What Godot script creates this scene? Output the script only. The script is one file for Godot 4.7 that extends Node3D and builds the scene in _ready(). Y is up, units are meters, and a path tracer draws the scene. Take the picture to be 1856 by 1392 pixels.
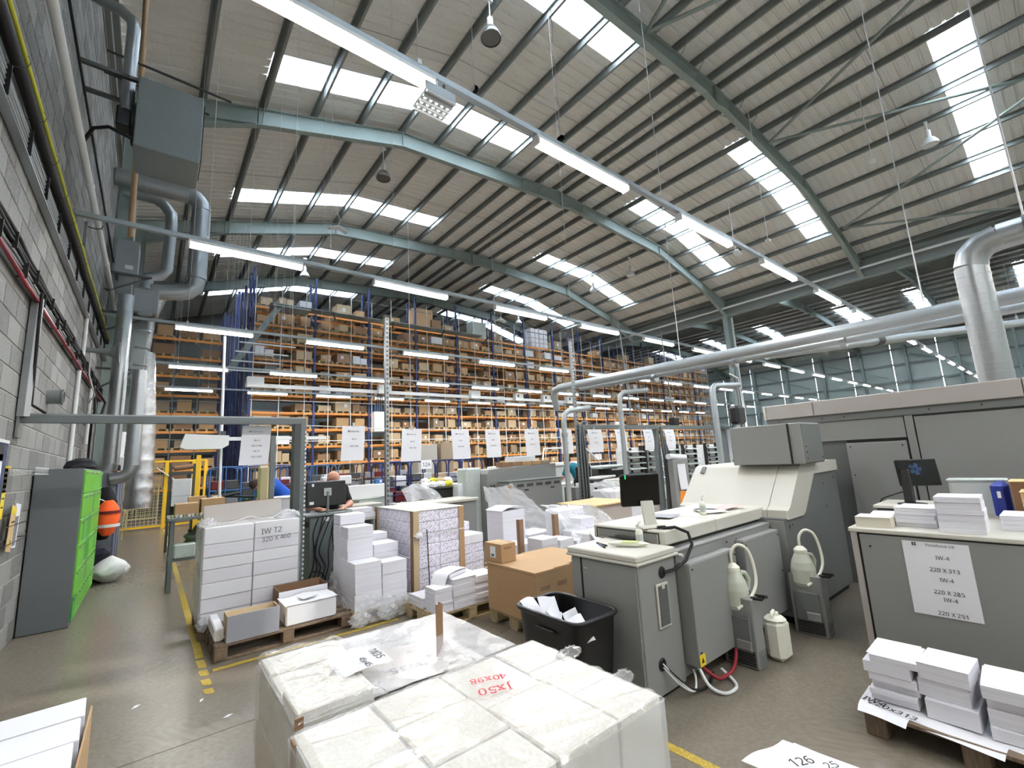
extends Node3D
func _ready() -> void:
	# camera
	var cam := Camera3D.new()
	cam.name = "camera"
	cam.fov = 81.34
	cam.near = 0.05
	cam.far = 300.0
	cam.position = Vector3(0, 1.65, 0)
	var yaw := deg_to_rad(38.951); var pit := deg_to_rad(9.468); var rol := deg_to_rad(-2.982)
	var fwd := Vector3(sin(yaw) * cos(pit), sin(pit), -cos(yaw) * cos(pit))
	var r0 := Vector3(cos(yaw), 0, sin(yaw))
	var u0 := r0.cross(fwd)
	cam.basis = Basis(r0 * cos(rol) + u0 * sin(rol), u0 * cos(rol) - r0 * sin(rol), -fwd)
	add_child(cam)
	cam.current = true
	# sky, sun and exposure
	var env := Environment.new()
	var sky := Sky.new()
	var sm := ProceduralSkyMaterial.new()
	sm.sky_top_color = Color(0.80, 0.87, 0.95)
	sm.sky_horizon_color = Color(0.95, 0.96, 0.97)
	sm.ground_bottom_color = Color(0.45, 0.44, 0.42)
	sm.ground_horizon_color = Color(0.80, 0.80, 0.80)
	sm.sky_energy_multiplier = SKY
	sm.ground_energy_multiplier = SKY * 0.4
	sky.sky_material = sm
	env.background_mode = Environment.BG_SKY
	env.sky = sky
	env.tonemap_mode = Environment.TONE_MAPPER_LINEAR
	env.tonemap_exposure = EXPOSURE
	env.sdfgi_enabled = true
	env.ssao_enabled = true
	env.ssil_enabled = true
	var we := WorldEnvironment.new()
	we.name = "environment"
	we.environment = env
	add_child(we)
	var sun := DirectionalLight3D.new()
	sun.name = "sun"
	sun.light_energy = SUN
	sun.light_color = Color(1.0, 0.98, 0.95)
	sun.light_angular_distance = 0.53
	sun.shadow_enabled = true
	var to := Vector3(0.878, 0.466, 0.478).normalized()
	add_child(sun)
	sun.look_at_from_position(Vector3.ZERO, -to, Vector3.UP)
	rng.seed = 20240611
	noi.seed = 7
	noi.frequency = 0.02
	noi.fractal_octaves = 3
	make_materials()
	build_floor()
	build_block_wall()
	build_other_walls()
	build_roof()
	build_lights()
	build_small_fittings()
	build_wall_services()
	build_ducts()
	build_racking()
	build_pipes()
	build_signs()
	build_lockers()
	build_press()
	build_cabinet()
	build_wrapped_loads()
	build_front_pallets()
	build_left_background()
	build_middle()
	build_people()
const LAMP := 3.9
const SKY := 6.5
const SUN := 6.0
const EXPOSURE := 1.5
# ---------------------------------------------------------------- shape builder
class Sh:
	var v := PackedVector3Array()
	var n := PackedVector3Array()
	var o := Vector3.ZERO
	func tri(a: Vector3, b: Vector3, c: Vector3, na: Vector3, nb: Vector3, nc: Vector3) -> void:
		v.append(a); v.append(c); v.append(b)
		n.append(na); n.append(nc); n.append(nb)
	func tri_out(a: Vector3, b: Vector3, c: Vector3, out: Vector3) -> void:
		var m := (b - a).cross(c - a).normalized()
		if m.dot(out) < 0.0: tri(a, c, b, -m, -m, -m)
		else: tri(a, b, c, m, m, m)
	func quad(a: Vector3, b: Vector3, c: Vector3, d: Vector3) -> void:
		var m := (c - a).cross(d - b).normalized()
		tri(a, b, c, m, m, m); tri(a, c, d, m, m, m)
	func quad_out(a: Vector3, b: Vector3, c: Vector3, d: Vector3, out: Vector3) -> void:
		if (c - a).cross(d - b).dot(out) < 0.0: quad(a, d, c, b)
		else: quad(a, b, c, d)
	func bx(x0: float, x1: float, y0: float, y1: float, z0: float, z1: float, c := 0.0) -> Sh:
		return box(Vector3((x0 + x1) / 2, (y0 + y1) / 2, (z0 + z1) / 2), Vector3(absf(x1 - x0), absf(y1 - y0), absf(z1 - z0)), c)
	func box(cen: Vector3, size: Vector3, c := 0.0, B := Basis()) -> Sh:
		var h := size / 2
		c = minf(c, minf(h.x, minf(h.y, h.z)) * 0.9)
		for ax in 3:
			var u := (ax + 1) % 3
			var w := (ax + 2) % 3
			for s in [-1.0, 1.0]:
				var p := []
				for k in [[-1, -1], [1, -1], [1, 1], [-1, 1]]:
					var q := Vector3.ZERO
					q[ax] = s * h[ax]; q[u] = k[0] * (h[u] - c); q[w] = k[1] * (h[w] - c)
					p.append(cen + B * q)
				var d := Vector3.ZERO
				d[ax] = s
				quad_out(p[0], p[1], p[2], p[3], B * d)
			if c > 0.0:
				for su in [-1.0, 1.0]:
					for sw in [-1.0, 1.0]:
						var p := []
						for k in [[-1, 1], [1, 1], [1, 0], [-1, 0]]:
							var q := Vector3.ZERO
							q[ax] = k[0] * (h[ax] - c)
							q[u] = su * (h[u] - (0.0 if k[1] else c)); q[w] = sw * (h[w] - (c if k[1] else 0.0))
							p.append(cen + B * q)
						var d := Vector3.ZERO
						d[u] = su; d[w] = sw
						quad_out(p[0], p[1], p[2], p[3], B * d)
		if c > 0.0:
			for sx in [-1.0, 1.0]:
				for sy in [-1.0, 1.0]:
					for sz in [-1.0, 1.0]:
						var s := Vector3(sx, sy, sz)
						tri_out(cen + B * (s * (h - Vector3(0, c, c))), cen + B * (s * (h - Vector3(c, 0, c))), cen + B * (s * (h - Vector3(c, c, 0))), B * s)
		return self
	func bar(a: Vector3, b: Vector3, w: float, d: float, c := 0.0) -> Sh:   # a rectangular bar from a to b
		var z := (b - a).normalized()
		var up := Vector3.UP if absf(z.y) < 0.9 else Vector3.RIGHT
		var x := up.cross(z).normalized()
		return box((a + b) / 2, Vector3(w, d, a.distance_to(b)), c, Basis(x, z.cross(x), z))
	func tube(a: Vector3, b: Vector3, r: float, k := 10, rb := -1.0) -> Sh:
		return pipe([a, b], r, k, rb)
	func pipe(p: Array, r: float, k := 8, rb := -1.0) -> Sh:
		var rings := []
		var x := Vector3.ZERO
		for i in p.size():
			var t: Vector3 = ((p[mini(i + 1, p.size() - 1)] as Vector3) - (p[maxi(i - 1, 0)] as Vector3)).normalized()
			if i == 0: x = t.cross(Vector3.UP if absf(t.y) < 0.9 else Vector3.RIGHT).normalized()
			x = (x - t * x.dot(t)).normalized()
			var y := t.cross(x)
			var rr := r if rb < 0 else lerpf(r, rb, float(i) / (p.size() - 1))
			var ring := []
			for j in k:
				var a := TAU * j / k
				ring.append([(p[i] as Vector3) + (x * cos(a) + y * sin(a)) * rr, x * cos(a) + y * sin(a)])
			rings.append(ring)
		for i in p.size() - 1:
			for j in k:
				var a = rings[i][j]; var b = rings[i][(j + 1) % k]
				var c = rings[i + 1][(j + 1) % k]; var d = rings[i + 1][j]
				tri(a[0], b[0], c[0], a[1], b[1], c[1]); tri(a[0], c[0], d[0], a[1], c[1], d[1])
		for e in [0, p.size() - 1]:
			var out: Vector3 = (p[0] as Vector3) - (p[1] as Vector3) if e == 0 else (p[e] as Vector3) - (p[e - 1] as Vector3)
			for j in k: tri_out(p[e], rings[e][j][0], rings[e][(j + 1) % k][0], out)
		return self
	func lathe(at: Vector3, prof: Array, k := 16, B := Basis()) -> Sh:   # prof: [radius, height] from the bottom up
		for i in prof.size() - 1:
			var d := Vector2(prof[i + 1][0] - prof[i][0], prof[i + 1][1] - prof[i][1]).normalized()
			for j in k:
				var p := []
				var q := []
				for e in [[i, j], [i, j + 1], [i + 1, j + 1], [i + 1, j]]:
					var a: float = TAU * e[1] / k
					var r := Vector3(cos(a), 0, -sin(a))
					p.append(at + B * (r * prof[e[0]][0] + Vector3(0, prof[e[0]][1], 0)))
					q.append(B * (r * d.y - Vector3(0, d.x, 0)))
				tri(p[0], p[1], p[2], q[0], q[1], q[2]); tri(p[0], p[2], p[3], q[0], q[2], q[3])
		return self
	func prism(poly: Array, ax: int, a: float, b: float) -> Sh:   # ax 0: points are (z,y); 1: (x,z); 2: (x,y)
		var pts := PackedVector2Array(poly)
		var at := func(q: Vector2, t: float) -> Vector3:
			return Vector3(t, q.y, q.x) if ax == 0 else Vector3(q.x, t, q.y) if ax == 1 else Vector3(q.x, q.y, t)
		var along := Vector3.ZERO
		along[ax] = signf(b - a)
		var ix := Geometry2D.triangulate_polygon(pts)
		for i in range(0, ix.size(), 3):
			tri_out(at.call(pts[ix[i]], a), at.call(pts[ix[i + 1]], a), at.call(pts[ix[i + 2]], a), -along)
			tri_out(at.call(pts[ix[i]], b), at.call(pts[ix[i + 1]], b), at.call(pts[ix[i + 2]], b), along)
		var cw := Geometry2D.is_polygon_clockwise(pts)
		for i in pts.size():
			var p := pts[i]
			var q := pts[(i + 1) % pts.size()]
			var nn := (q - p).orthogonal() * (1.0 if cw else -1.0)   # screen-sense y is up here, so test with the point itself
			var mid := (p + q) / 2 + nn.normalized() * 0.0005
			if Geometry2D.is_point_in_polygon(mid, pts): nn = -nn
			var o3: Vector3 = at.call(nn, 0.0) if ax != 1 else Vector3(nn.x, 0, nn.y)
			quad_out(at.call(p, a), at.call(q, a), at.call(q, b), at.call(p, b), o3)
		return self
	func grid(nu: int, nv: int, f: Callable) -> Sh:   # a smooth sheet, f(u, v) in 0..1
		var p := []
		for i in nu + 1:
			var row := PackedVector3Array()
			for j in nv + 1: row.append(f.call(float(i) / nu, float(j) / nv))
			p.append(row)
		var nn := []
		for i in nu + 1:
			var row := PackedVector3Array()
			for j in nv + 1:
				var du: Vector3 = p[mini(i + 1, nu)][j] - p[maxi(i - 1, 0)][j]
				var dv: Vector3 = p[i][mini(j + 1, nv)] - p[i][maxi(j - 1, 0)]
				row.append(du.cross(dv).normalized())
			nn.append(row)
		for i in nu:
			for j in nv:
				tri(p[i][j], p[i + 1][j], p[i + 1][j + 1], nn[i][j], nn[i + 1][j], nn[i + 1][j + 1])
				tri(p[i][j], p[i + 1][j + 1], p[i][j + 1], nn[i][j], nn[i + 1][j + 1], nn[i][j + 1])
		return self
	func quad_s(x0: float, x1: float, y0: float, y1: float, z0: float, z1: float) -> Sh:   # a thin plate that follows the roof slope
		var t := Vector3(0, 0.012, 0)
		var a := Vector3(x0, y0, z0); var b := Vector3(x1, y1, z0); var c := Vector3(x1, y1, z1); var d := Vector3(x0, y0, z1)
		quad_out(a, b, c, d, Vector3.DOWN); quad_out(a + t, b + t, c + t, d + t, Vector3.UP)
		quad_out(a, b, b + t, a + t, Vector3.BACK); quad_out(d, c, c + t, d + t, Vector3.FORWARD)
		quad_out(a, d, d + t, a + t, Vector3.LEFT); quad_out(b, c, c + t, b + t, Vector3.RIGHT)
		return self
	func tri_flap(a: Vector3, b: Vector3, c: Vector3) -> Sh:
		var t := (b - a).cross(c - a).normalized() * 0.004
		tri_out(a, b, c, -t); tri_out(a + t, b + t, c + t, t)
		for k in [[a, b], [b, c], [c, a]]: quad(k[0], k[1], k[1] + t, k[0] + t)
		return self
	func mesh() -> ArrayMesh:
		var vv := v.duplicate()
		if o != Vector3.ZERO:
			for i in vv.size(): vv[i] -= o
		var arr := []
		arr.resize(Mesh.ARRAY_MAX)
		arr[Mesh.ARRAY_VERTEX] = vv
		arr[Mesh.ARRAY_NORMAL] = n
		var m := ArrayMesh.new()
		m.add_surface_from_arrays(Mesh.PRIMITIVE_TRIANGLES, arr)
		return m

# ---------------------------------------------------------------- naming and parts
var O := Vector3.ZERO
var used := {}
var M := {}
var rng := RandomNumberGenerator.new()
var noi := FastNoiseLite.new()

func sh() -> Sh:
	var s := Sh.new()
	s.o = O
	return s
func numbered(c: String) -> String:
	var k: int = used.get(c, 0)
	used[c] = k + 1
	return c if k == 0 else "%s_%03d" % [c, k]
func tag(o: Node3D, label: String, cat: String, group := "", kind := "") -> Node3D:
	if label: o.set_meta("label", label)
	if cat: o.set_meta("category", cat)
	if group: o.set_meta("group", group)
	if kind: o.set_meta("kind", kind)
	return o
func thing(called: String, label: String, cat: String, at := Vector3.ZERO, group := "", turn := 0.0) -> Node3D:
	var o := Node3D.new()
	o.name = numbered(called)
	add_child(o)
	o.position = at
	o.rotation.y = turn
	O = at if turn == 0.0 else Vector3.ZERO
	return tag(o, label, cat, group)
func struct(called: String, label: String) -> Node3D:
	var o := thing(called, label, "")
	o.set_meta("kind", "structure")
	return o
func put(called: String, s: Sh, m: Material, parent: Node3D) -> MeshInstance3D:
	var o := MeshInstance3D.new()
	o.name = called
	o.mesh = s.mesh()
	o.material_override = null
	o.mesh.surface_set_material(0, m)
	parent.add_child(o, true)
	return o
func inst(called: String, me: Mesh, m: Material, parent: Node3D, at: Vector3, turn := 0.0) -> MeshInstance3D:
	var o := MeshInstance3D.new()
	o.name = called
	o.mesh = me
	if m: o.set_surface_override_material(0, m)
	o.position = at
	o.rotation.y = turn
	parent.add_child(o, true)
	return o
func again(o: Node3D, label: String, at: Vector3, turn := 0.0) -> Node3D:
	var c: Node3D = o.duplicate()
	var stem: String = RegEx.create_from_string("_\\d+$").sub(o.name, "")
	c.name = numbered(stem)
	add_child(c)
	c.position = at
	c.rotation.y = turn
	c.set_meta("label", label)
	return c
func words(text: String, size: float, m: Material, parent: Node3D, at: Vector3, B := Basis(), font := "Droid Sans", called := "lettering") -> void:
	var t := TextMesh.new()
	var f := SystemFont.new()
	f.font_names = PackedStringArray([font])
	t.font = f
	t.text = text
	t.font_size = 24
	t.pixel_size = size / 18.0
	t.depth = 0.0008
	t.curve_step = 2.0
	t.material = m
	var o := MeshInstance3D.new()
	o.name = called
	o.mesh = t
	o.transform = Transform3D(B, at)
	parent.add_child(o, true)
const NTH := ["first", "second", "third", "fourth", "fifth", "sixth", "seventh", "eighth", "ninth", "tenth", "eleventh", "twelfth", "thirteenth", "fourteenth", "fifteenth", "sixteenth", "seventeenth"]

# ---------------------------------------------------------------- materials
func noise_tex(freq: float, lo: float, hi: float, seed_: int, kind := FastNoiseLite.TYPE_SIMPLEX_SMOOTH, oct := 4, stretch := Vector3.ONE) -> ImageTexture:
	var f := FastNoiseLite.new()
	f.seed = seed_
	f.noise_type = kind
	f.frequency = freq
	f.fractal_octaves = oct
	var s := 256
	var im := Image.create(s, s, false, Image.FORMAT_RGB8)
	for y in s:
		for x in s:
			var a := float(x) / s * TAU
			var b := float(y) / s * TAU   # a torus in four dimensions would be seamless; two crossed samples are near enough
			var k := f.get_noise_3d(cos(a) * 40 * stretch.x + cos(b) * 17 * stretch.y, sin(a) * 40 * stretch.x + sin(b) * 23 * stretch.y, (cos(b) + sin(b)) * 40 * stretch.y)
			var g := clampf(lerpf(lo, hi, k * 0.5 + 0.5), 0, 1)
			im.set_pixel(x, y, Color(g, g, g))
	im.generate_mipmaps()
	return ImageTexture.create_from_image(im)
func mat(key: String, c: Color, rough := 0.6, metal := 0.0, tex: Texture2D = null, scale := 1.0, world := false, bump := 0.0) -> StandardMaterial3D:
	var m := StandardMaterial3D.new()
	m.resource_name = key
	m.albedo_color = c
	m.roughness = rough
	m.metallic = metal
	if tex:
		m.albedo_texture = tex
		m.uv1_triplanar = true
		m.uv1_world_triplanar = world
		m.uv1_scale = Vector3.ONE * scale
		if bump > 0:
			m.heightmap_enabled = true
			m.heightmap_texture = tex
			m.heightmap_scale = bump
	M[key] = m
	return m
func glow(key: String, c: Color, k: float) -> void:
	var m := mat(key, c, 0.5)
	m.emission_enabled = true
	m.emission = c
	m.emission_energy_multiplier = k
func film(key: String, c: Color, a: float, rough: float) -> StandardMaterial3D:
	var m := mat(key, Color(c, a), rough)
	m.transparency = BaseMaterial3D.TRANSPARENCY_ALPHA
	return m
func lines_tex() -> ImageTexture:   # the edges of stacked sheets
	var im := Image.create(64, 256, false, Image.FORMAT_RGB8)
	for y in 256:
		var row := 1.0 - 0.10 * rng.randf() * rng.randf()
		for x in 64:
			var g := clampf(row - 0.02 * rng.randf(), 0, 1)
			im.set_pixel(x, y, Color(g, g, g))
	im.generate_mipmaps()
	return ImageTexture.create_from_image(im)
func wrapper_tex() -> ImageTexture:   # printed ream wrappers: slanted grey bars and small dark marks
	var im := Image.create(256, 256, false, Image.FORMAT_RGB8)
	im.fill(Color(0.97, 0.97, 0.99))
	for y in 256:
		for x in 256:
			var d := posmod(x + y, 64)
			if d < 5: im.set_pixel(x, y, Color(0.72, 0.72, 0.78))
			elif d > 22 and d < 38 and posmod(x - y, 90) < 52 and posmod(x * 3 + y * 5, 7) < 5: im.set_pixel(x, y, Color(0.70, 0.68, 0.74))
			elif d > 46 and d < 54 and posmod(x - y, 128) < 14: im.set_pixel(x, y, Color(0.25, 0.25, 0.33))
	im.generate_mipmaps()
	return ImageTexture.create_from_image(im)
func make_materials() -> void:
	var fine := noise_tex(0.35, 0.82, 1.0, 3)
	var cloud := noise_tex(0.05, 0.62, 1.0, 5, FastNoiseLite.TYPE_SIMPLEX_SMOOTH, 5)
	var mott := noise_tex(0.12, 0.6, 1.05, 9, FastNoiseLite.TYPE_SIMPLEX_SMOOTH, 5)
	var grain := noise_tex(0.12, 0.7, 1.0, 12, FastNoiseLite.TYPE_SIMPLEX, 4, Vector3(1.6, 0.12, 1))
	var cells := noise_tex(0.16, 0.8, 1.0, 21, FastNoiseLite.TYPE_CELLULAR, 1)
	var sheets := lines_tex()
	var fl := mat("concrete_floor", Color(0.51, 0.475, 0.42), 0.25, 0, fine, 0.35, true)
	fl.roughness = 0.27
	mat("floor_joint", Color(0.26, 0.24, 0.22), 0.9)
	mat("yellow_tape", Color(0.80, 0.68, 0.24), 0.5, 0, mott, 2.0)
	for i in 4:
		var g: float = [0.55, 0.60, 0.64, 0.58][i]
		mat("block_%d" % i, Color(g, g * 0.995, g * 0.965), 0.92, 0, [mott, fine, mott, cloud][i], 1.6 + i * 0.3, true, 0.25)
	mat("mortar", Color(0.78, 0.77, 0.74), 0.95, 0, fine, 2)
	mat("liner", Color(0.92, 0.915, 0.895), 0.55, 0, fine, 0.3)
	mat("purlin", Color(0.56, 0.58, 0.57), 0.5, 0.35, fine, 2)
	mat("roof_steel", Color(0.60, 0.655, 0.635), 0.5, 0.0, fine, 0.8)
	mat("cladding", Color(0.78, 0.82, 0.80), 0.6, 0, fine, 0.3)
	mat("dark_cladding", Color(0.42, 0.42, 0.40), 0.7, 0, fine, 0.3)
	var sky := mat("rooflight", Color(0.97, 0.98, 0.98), 0.5)
	sky.backlight_enabled = true
	sky.backlight = Color(1, 1, 1)
	mat("galvanised", Color(0.74, 0.76, 0.77), 0.34, 0.85, cells, 3.0)
	mat("track_steel", Color(0.70, 0.73, 0.74), 0.4, 0.5, fine, 3)
	mat("foil", Color(0.88, 0.88, 0.88), 0.26, 0.95, mott, 3.0, false, 1.5)
	mat("wire", Color(0.80, 0.80, 0.80), 0.5)
	mat("grey_paint", Color(0.50, 0.53, 0.53), 0.45, 0, fine, 1)
	mat("frame_grey", Color(0.47, 0.50, 0.50), 0.45, 0.2, fine, 2)
	mat("strut_dark", Color(0.30, 0.31, 0.31), 0.5, 0.3)
	mat("white_metal", Color(0.86, 0.87, 0.87), 0.45)
	mat("black", Color(0.035, 0.035, 0.04), 0.45)
	mat("rubber", Color(0.05, 0.05, 0.05), 0.7)
	mat("black_plastic", Color(0.045, 0.048, 0.052), 0.38, 0, fine, 4)
	mat("screen", Color(0.012, 0.012, 0.014), 0.08)
	mat("press_grey", Color(0.585, 0.59, 0.58), 0.5, 0, fine, 6)
	mat("press_grey_shaded", Color(0.47, 0.485, 0.48), 0.5, 0, fine, 6)  # same grey as the press, darkened for the low light on the cover
	mat("press_black", Color(0.05, 0.05, 0.05), 0.6)
	mat("press_beige", Color(0.845, 0.835, 0.79), 0.48, 0, fine, 5)
	mat("press_pale", Color(0.72, 0.695, 0.675), 0.5, 0, fine, 5)
	mat("paper", Color(0.90, 0.905, 0.925), 0.7)
	mat("paper_edge", Color(0.90, 0.90, 0.93), 0.8, 0, sheets, 3.0)
	mat("paper_cream", Color(0.91, 0.90, 0.86), 0.7, 0, fine, 0.8)
	mat("cream_edge", Color(0.86, 0.84, 0.77), 0.8, 0, sheets, 4.0)
	mat("wrapper", Color(0.95, 0.94, 0.97), 0.45, 0, wrapper_tex(), 2.6)
	mat("kraft", Color(0.735, 0.595, 0.43), 0.75, 0, fine, 2)
	mat("kraft_dark", Color(0.58, 0.45, 0.33), 0.8, 0, fine, 2)
	mat("kraft_grey", Color(0.62, 0.55, 0.46), 0.8, 0, fine, 2)
	mat("kraft_pale", Color(0.80, 0.71, 0.57), 0.8, 0, fine, 2)
	mat("grey_board", Color(0.66, 0.67, 0.70), 0.75, 0, fine, 4)
	mat("pale_board", Color(0.80, 0.77, 0.74), 0.75, 0, fine, 2)
	mat("pallet_wood", Color(0.80, 0.72, 0.55), 0.8, 0, grain, 1.5)
	mat("pallet_old", Color(0.52, 0.44, 0.36), 0.85, 0, grain, 1.5)
	mat("rack_blue", Color(0.12, 0.19, 0.40), 0.45)
	mat("rack_orange", Color(0.82, 0.53, 0.24), 0.5)
	mat("trolley_blue", Color(0.22, 0.40, 0.62), 0.45)
	mat("navy", Color(0.10, 0.12, 0.32), 0.5)
	mat("teal_steel", Color(0.05, 0.36, 0.31), 0.5)
	mat("guard_yellow", Color(0.90, 0.72, 0.12), 0.45)
	mat("guard_beige", Color(0.70, 0.66, 0.50), 0.5)
	mat("locker_grey", Color(0.47, 0.49, 0.50), 0.5, 0, fine, 4)
	mat("locker_green", Color(0.40, 0.70, 0.20), 0.45)
	mat("locker_green_deep", Color(0.22, 0.58, 0.22), 0.45)
	mat("chrome", Color(0.85, 0.86, 0.86), 0.2, 0.9)
	mat("red_cable", Color(0.52, 0.10, 0.14), 0.6)
	mat("yellow_cable", Color(0.78, 0.76, 0.20), 0.6)
	mat("tan_pipe", Color(0.62, 0.50, 0.36), 0.6)
	mat("ink", Color(0.10, 0.10, 0.12), 0.8)
	mat("ink_grey", Color(0.35, 0.35, 0.38), 0.8)
	mat("ink_red", Color(0.75, 0.20, 0.25), 0.8)
	mat("orange", Color(0.95, 0.36, 0.10), 0.8)
	mat("truck_orange", Color(0.90, 0.52, 0.06), 0.45)
	mat("skin", Color(0.78, 0.56, 0.47), 0.55)
	mat("hair", Color(0.20, 0.16, 0.13), 0.8)
	mat("cloth_black", Color(0.03, 0.03, 0.035), 0.9)
	mat("cloth_navy", Color(0.05, 0.06, 0.12), 0.9)
	mat("cloth_teal", Color(0.03, 0.45, 0.52), 0.85, 0, fine, 6)
	mat("cloth_blue", Color(0.10, 0.34, 0.74), 0.85, 0, fine, 6)
	mat("bag_white", Color(0.88, 0.88, 0.88), 0.45)
	mat("board_blue", Color(0.17, 0.22, 0.36), 0.7)
	mat("sign_yellow", Color(0.90, 0.80, 0.18), 0.5)
	mat("jug_white", Color(0.90, 0.90, 0.84), 0.4)
	mat("jug_cloudy", Color(0.74, 0.76, 0.70), 0.4)
	mat("wipes_green", Color(0.70, 0.78, 0.45), 0.4)
	mat("pen_blue", Color(0.12, 0.30, 0.55), 0.4)
	mat("folder_blue", Color(0.08, 0.16, 0.50), 0.4)
	mat("pink_paper", Color(0.86, 0.70, 0.68), 0.7)
	mat("maroon", Color(0.42, 0.07, 0.08), 0.6)
	mat("deep_red", Color(0.30, 0.10, 0.10), 0.6)
	mat("grey_plastic", Color(0.66, 0.65, 0.62), 0.5)
	mat("tan_cover", Color(0.80, 0.68, 0.50), 0.7)
	mat("lamp_grey", Color(0.42, 0.42, 0.41), 0.35, 0.5)
	mat("screen_blue", Color(0.10, 0.22, 0.36), 0.3)
	glow("diffuser", Color(1.0, 0.985, 0.97), 6.0)
	glow("led_green", Color(0.1, 1.0, 0.4), 2.0)
	glow("exit_green", Color(0.35, 0.95, 0.60), 1.2)
	film("wrap", Color(1, 1, 1), 0.10, 0.16)
	film("wrap_heavy", Color(0.95, 0.96, 0.98), 0.28, 0.2)
	film("clear_plastic", Color(0.93, 0.95, 0.95), 0.35, 0.15)
# ---------------------------------------------------------------- the hall
const XW := -1.06
const FRAMES := [1.7, -6.15, -14.0, -21.85, -29.7]
const ZBACK := -37.6
const ZFRONT := 6.9
const STRIPS := [[-25.4, -26.55], [-31.9, -33.05], [-19.25, -20.35], [-11.85, -12.93], [-6.6, -7.62], [0.03, -1.0], [3.9, 5.0]]
func prof(x: float) -> float:   # the top of the rafters; two spans
	if x > 31.0: x = 62.0 - x
	if x < 6.63: return lerpf(11.75, 13.95, (x - XW) / (6.63 - XW))
	if x < 14.95: return lerpf(13.95, 14.5, (x - 6.63) / 8.32)
	if x < 23.3: return lerpf(14.5, 13.95, (x - 14.95) / 8.35)
	return lerpf(13.95, 11.75, (x - 23.3) / 7.7)
func build_floor() -> void:
	var f := struct("floor", "polished grey brown concrete floor cast in large bays")
	var base := sh().bx(XW - 0.3, 63.4, -0.4, -0.012, ZBACK - 0.2, ZFRONT + 0.2)
	put("sub_base", base, M.floor_joint, f)
	var xs := [XW - 0.1, 8.4, 16.4, 24.4, 32.4, 42.4, 52.4, 63.3]
	var zs := [ZFRONT + 0.1, 2.2, -3.77, -9.75, -15.7, -23.0, -30.0, ZBACK - 0.1]
	for i in 7:
		for j in 7:
			put("slab", sh().bx(xs[i] + 0.004, xs[i + 1] - 0.004, -0.011, 0.0, zs[j + 1] + 0.004, zs[j] - 0.004), M.concrete_floor, f)
	# yellow walkway lines, worn into pieces near the camera
	var t := struct("floor_marking", "worn yellow tape line along the edge of the walkway")
	var z := -18.5
	while z < -5.3:
		var l := rng.randf_range(0.5, 1.3)
		put("tape", sh().bx(0.425, 0.49, 0.0005, 0.0022, z, minf(z + l, -5.3)), M.yellow_tape, t)
		z += l + (0.012 if z < -6.0 else 0.03)
	for p in [[-5.26, -5.02], [-4.98, -4.82], [-4.76, -4.60], [-4.55, -4.42]]:
		put("tape", sh().prism([Vector2(0.42, p[0]), Vector2(0.485, p[0] + 0.02), Vector2(0.492, p[1] - 0.02), Vector2(0.47, p[1]), Vector2(0.43, p[1] - 0.03)], 1, 0.0005, 0.0022), M.yellow_tape, t)
	t = struct("floor_marking", "yellow tape line across the front of the pallets")
	put("tape", sh().bx(0.52, 2.2, 0.0005, 0.002, -4.93, -4.87), M.yellow_tape, t)
	t = struct("floor_marking", "yellow tape line beside the press")
	put("tape", sh().prism([Vector2(2.36, -1.85), Vector2(2.42, -1.85), Vector2(2.44, -0.9), Vector2(2.38, -0.9)], 1, 0.0005, 0.002), M.yellow_tape, t)
	for p in [[0.52, -3.95, 0.4], [0.40, -4.35, 1.2], [-0.35, -4.3, 2.0], [0.02, -4.6, 0.8], [4.9, -1.2, 0.6]]:
		var s := thing("paper_scrap", "tiny scrap of paper lying on the floor " + ["where the tape is worn off", "beside the broken tape", "in the walkway by the white stack", "in the middle of the walkway", "between the press and the cabinet"][[0.52, 0.40, -0.35, 0.02, 4.9].find(p[0])], "paper scrap", Vector3(p[0], 0.0, p[1]), "", p[2])
		put("scrap", sh().prism([Vector2(-0.03, 0), Vector2(0.0, 0.012), Vector2(0.035, 0.004), Vector2(0.01, -0.012)], 1, 0.0005, 0.004), M.paper, s)
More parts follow.
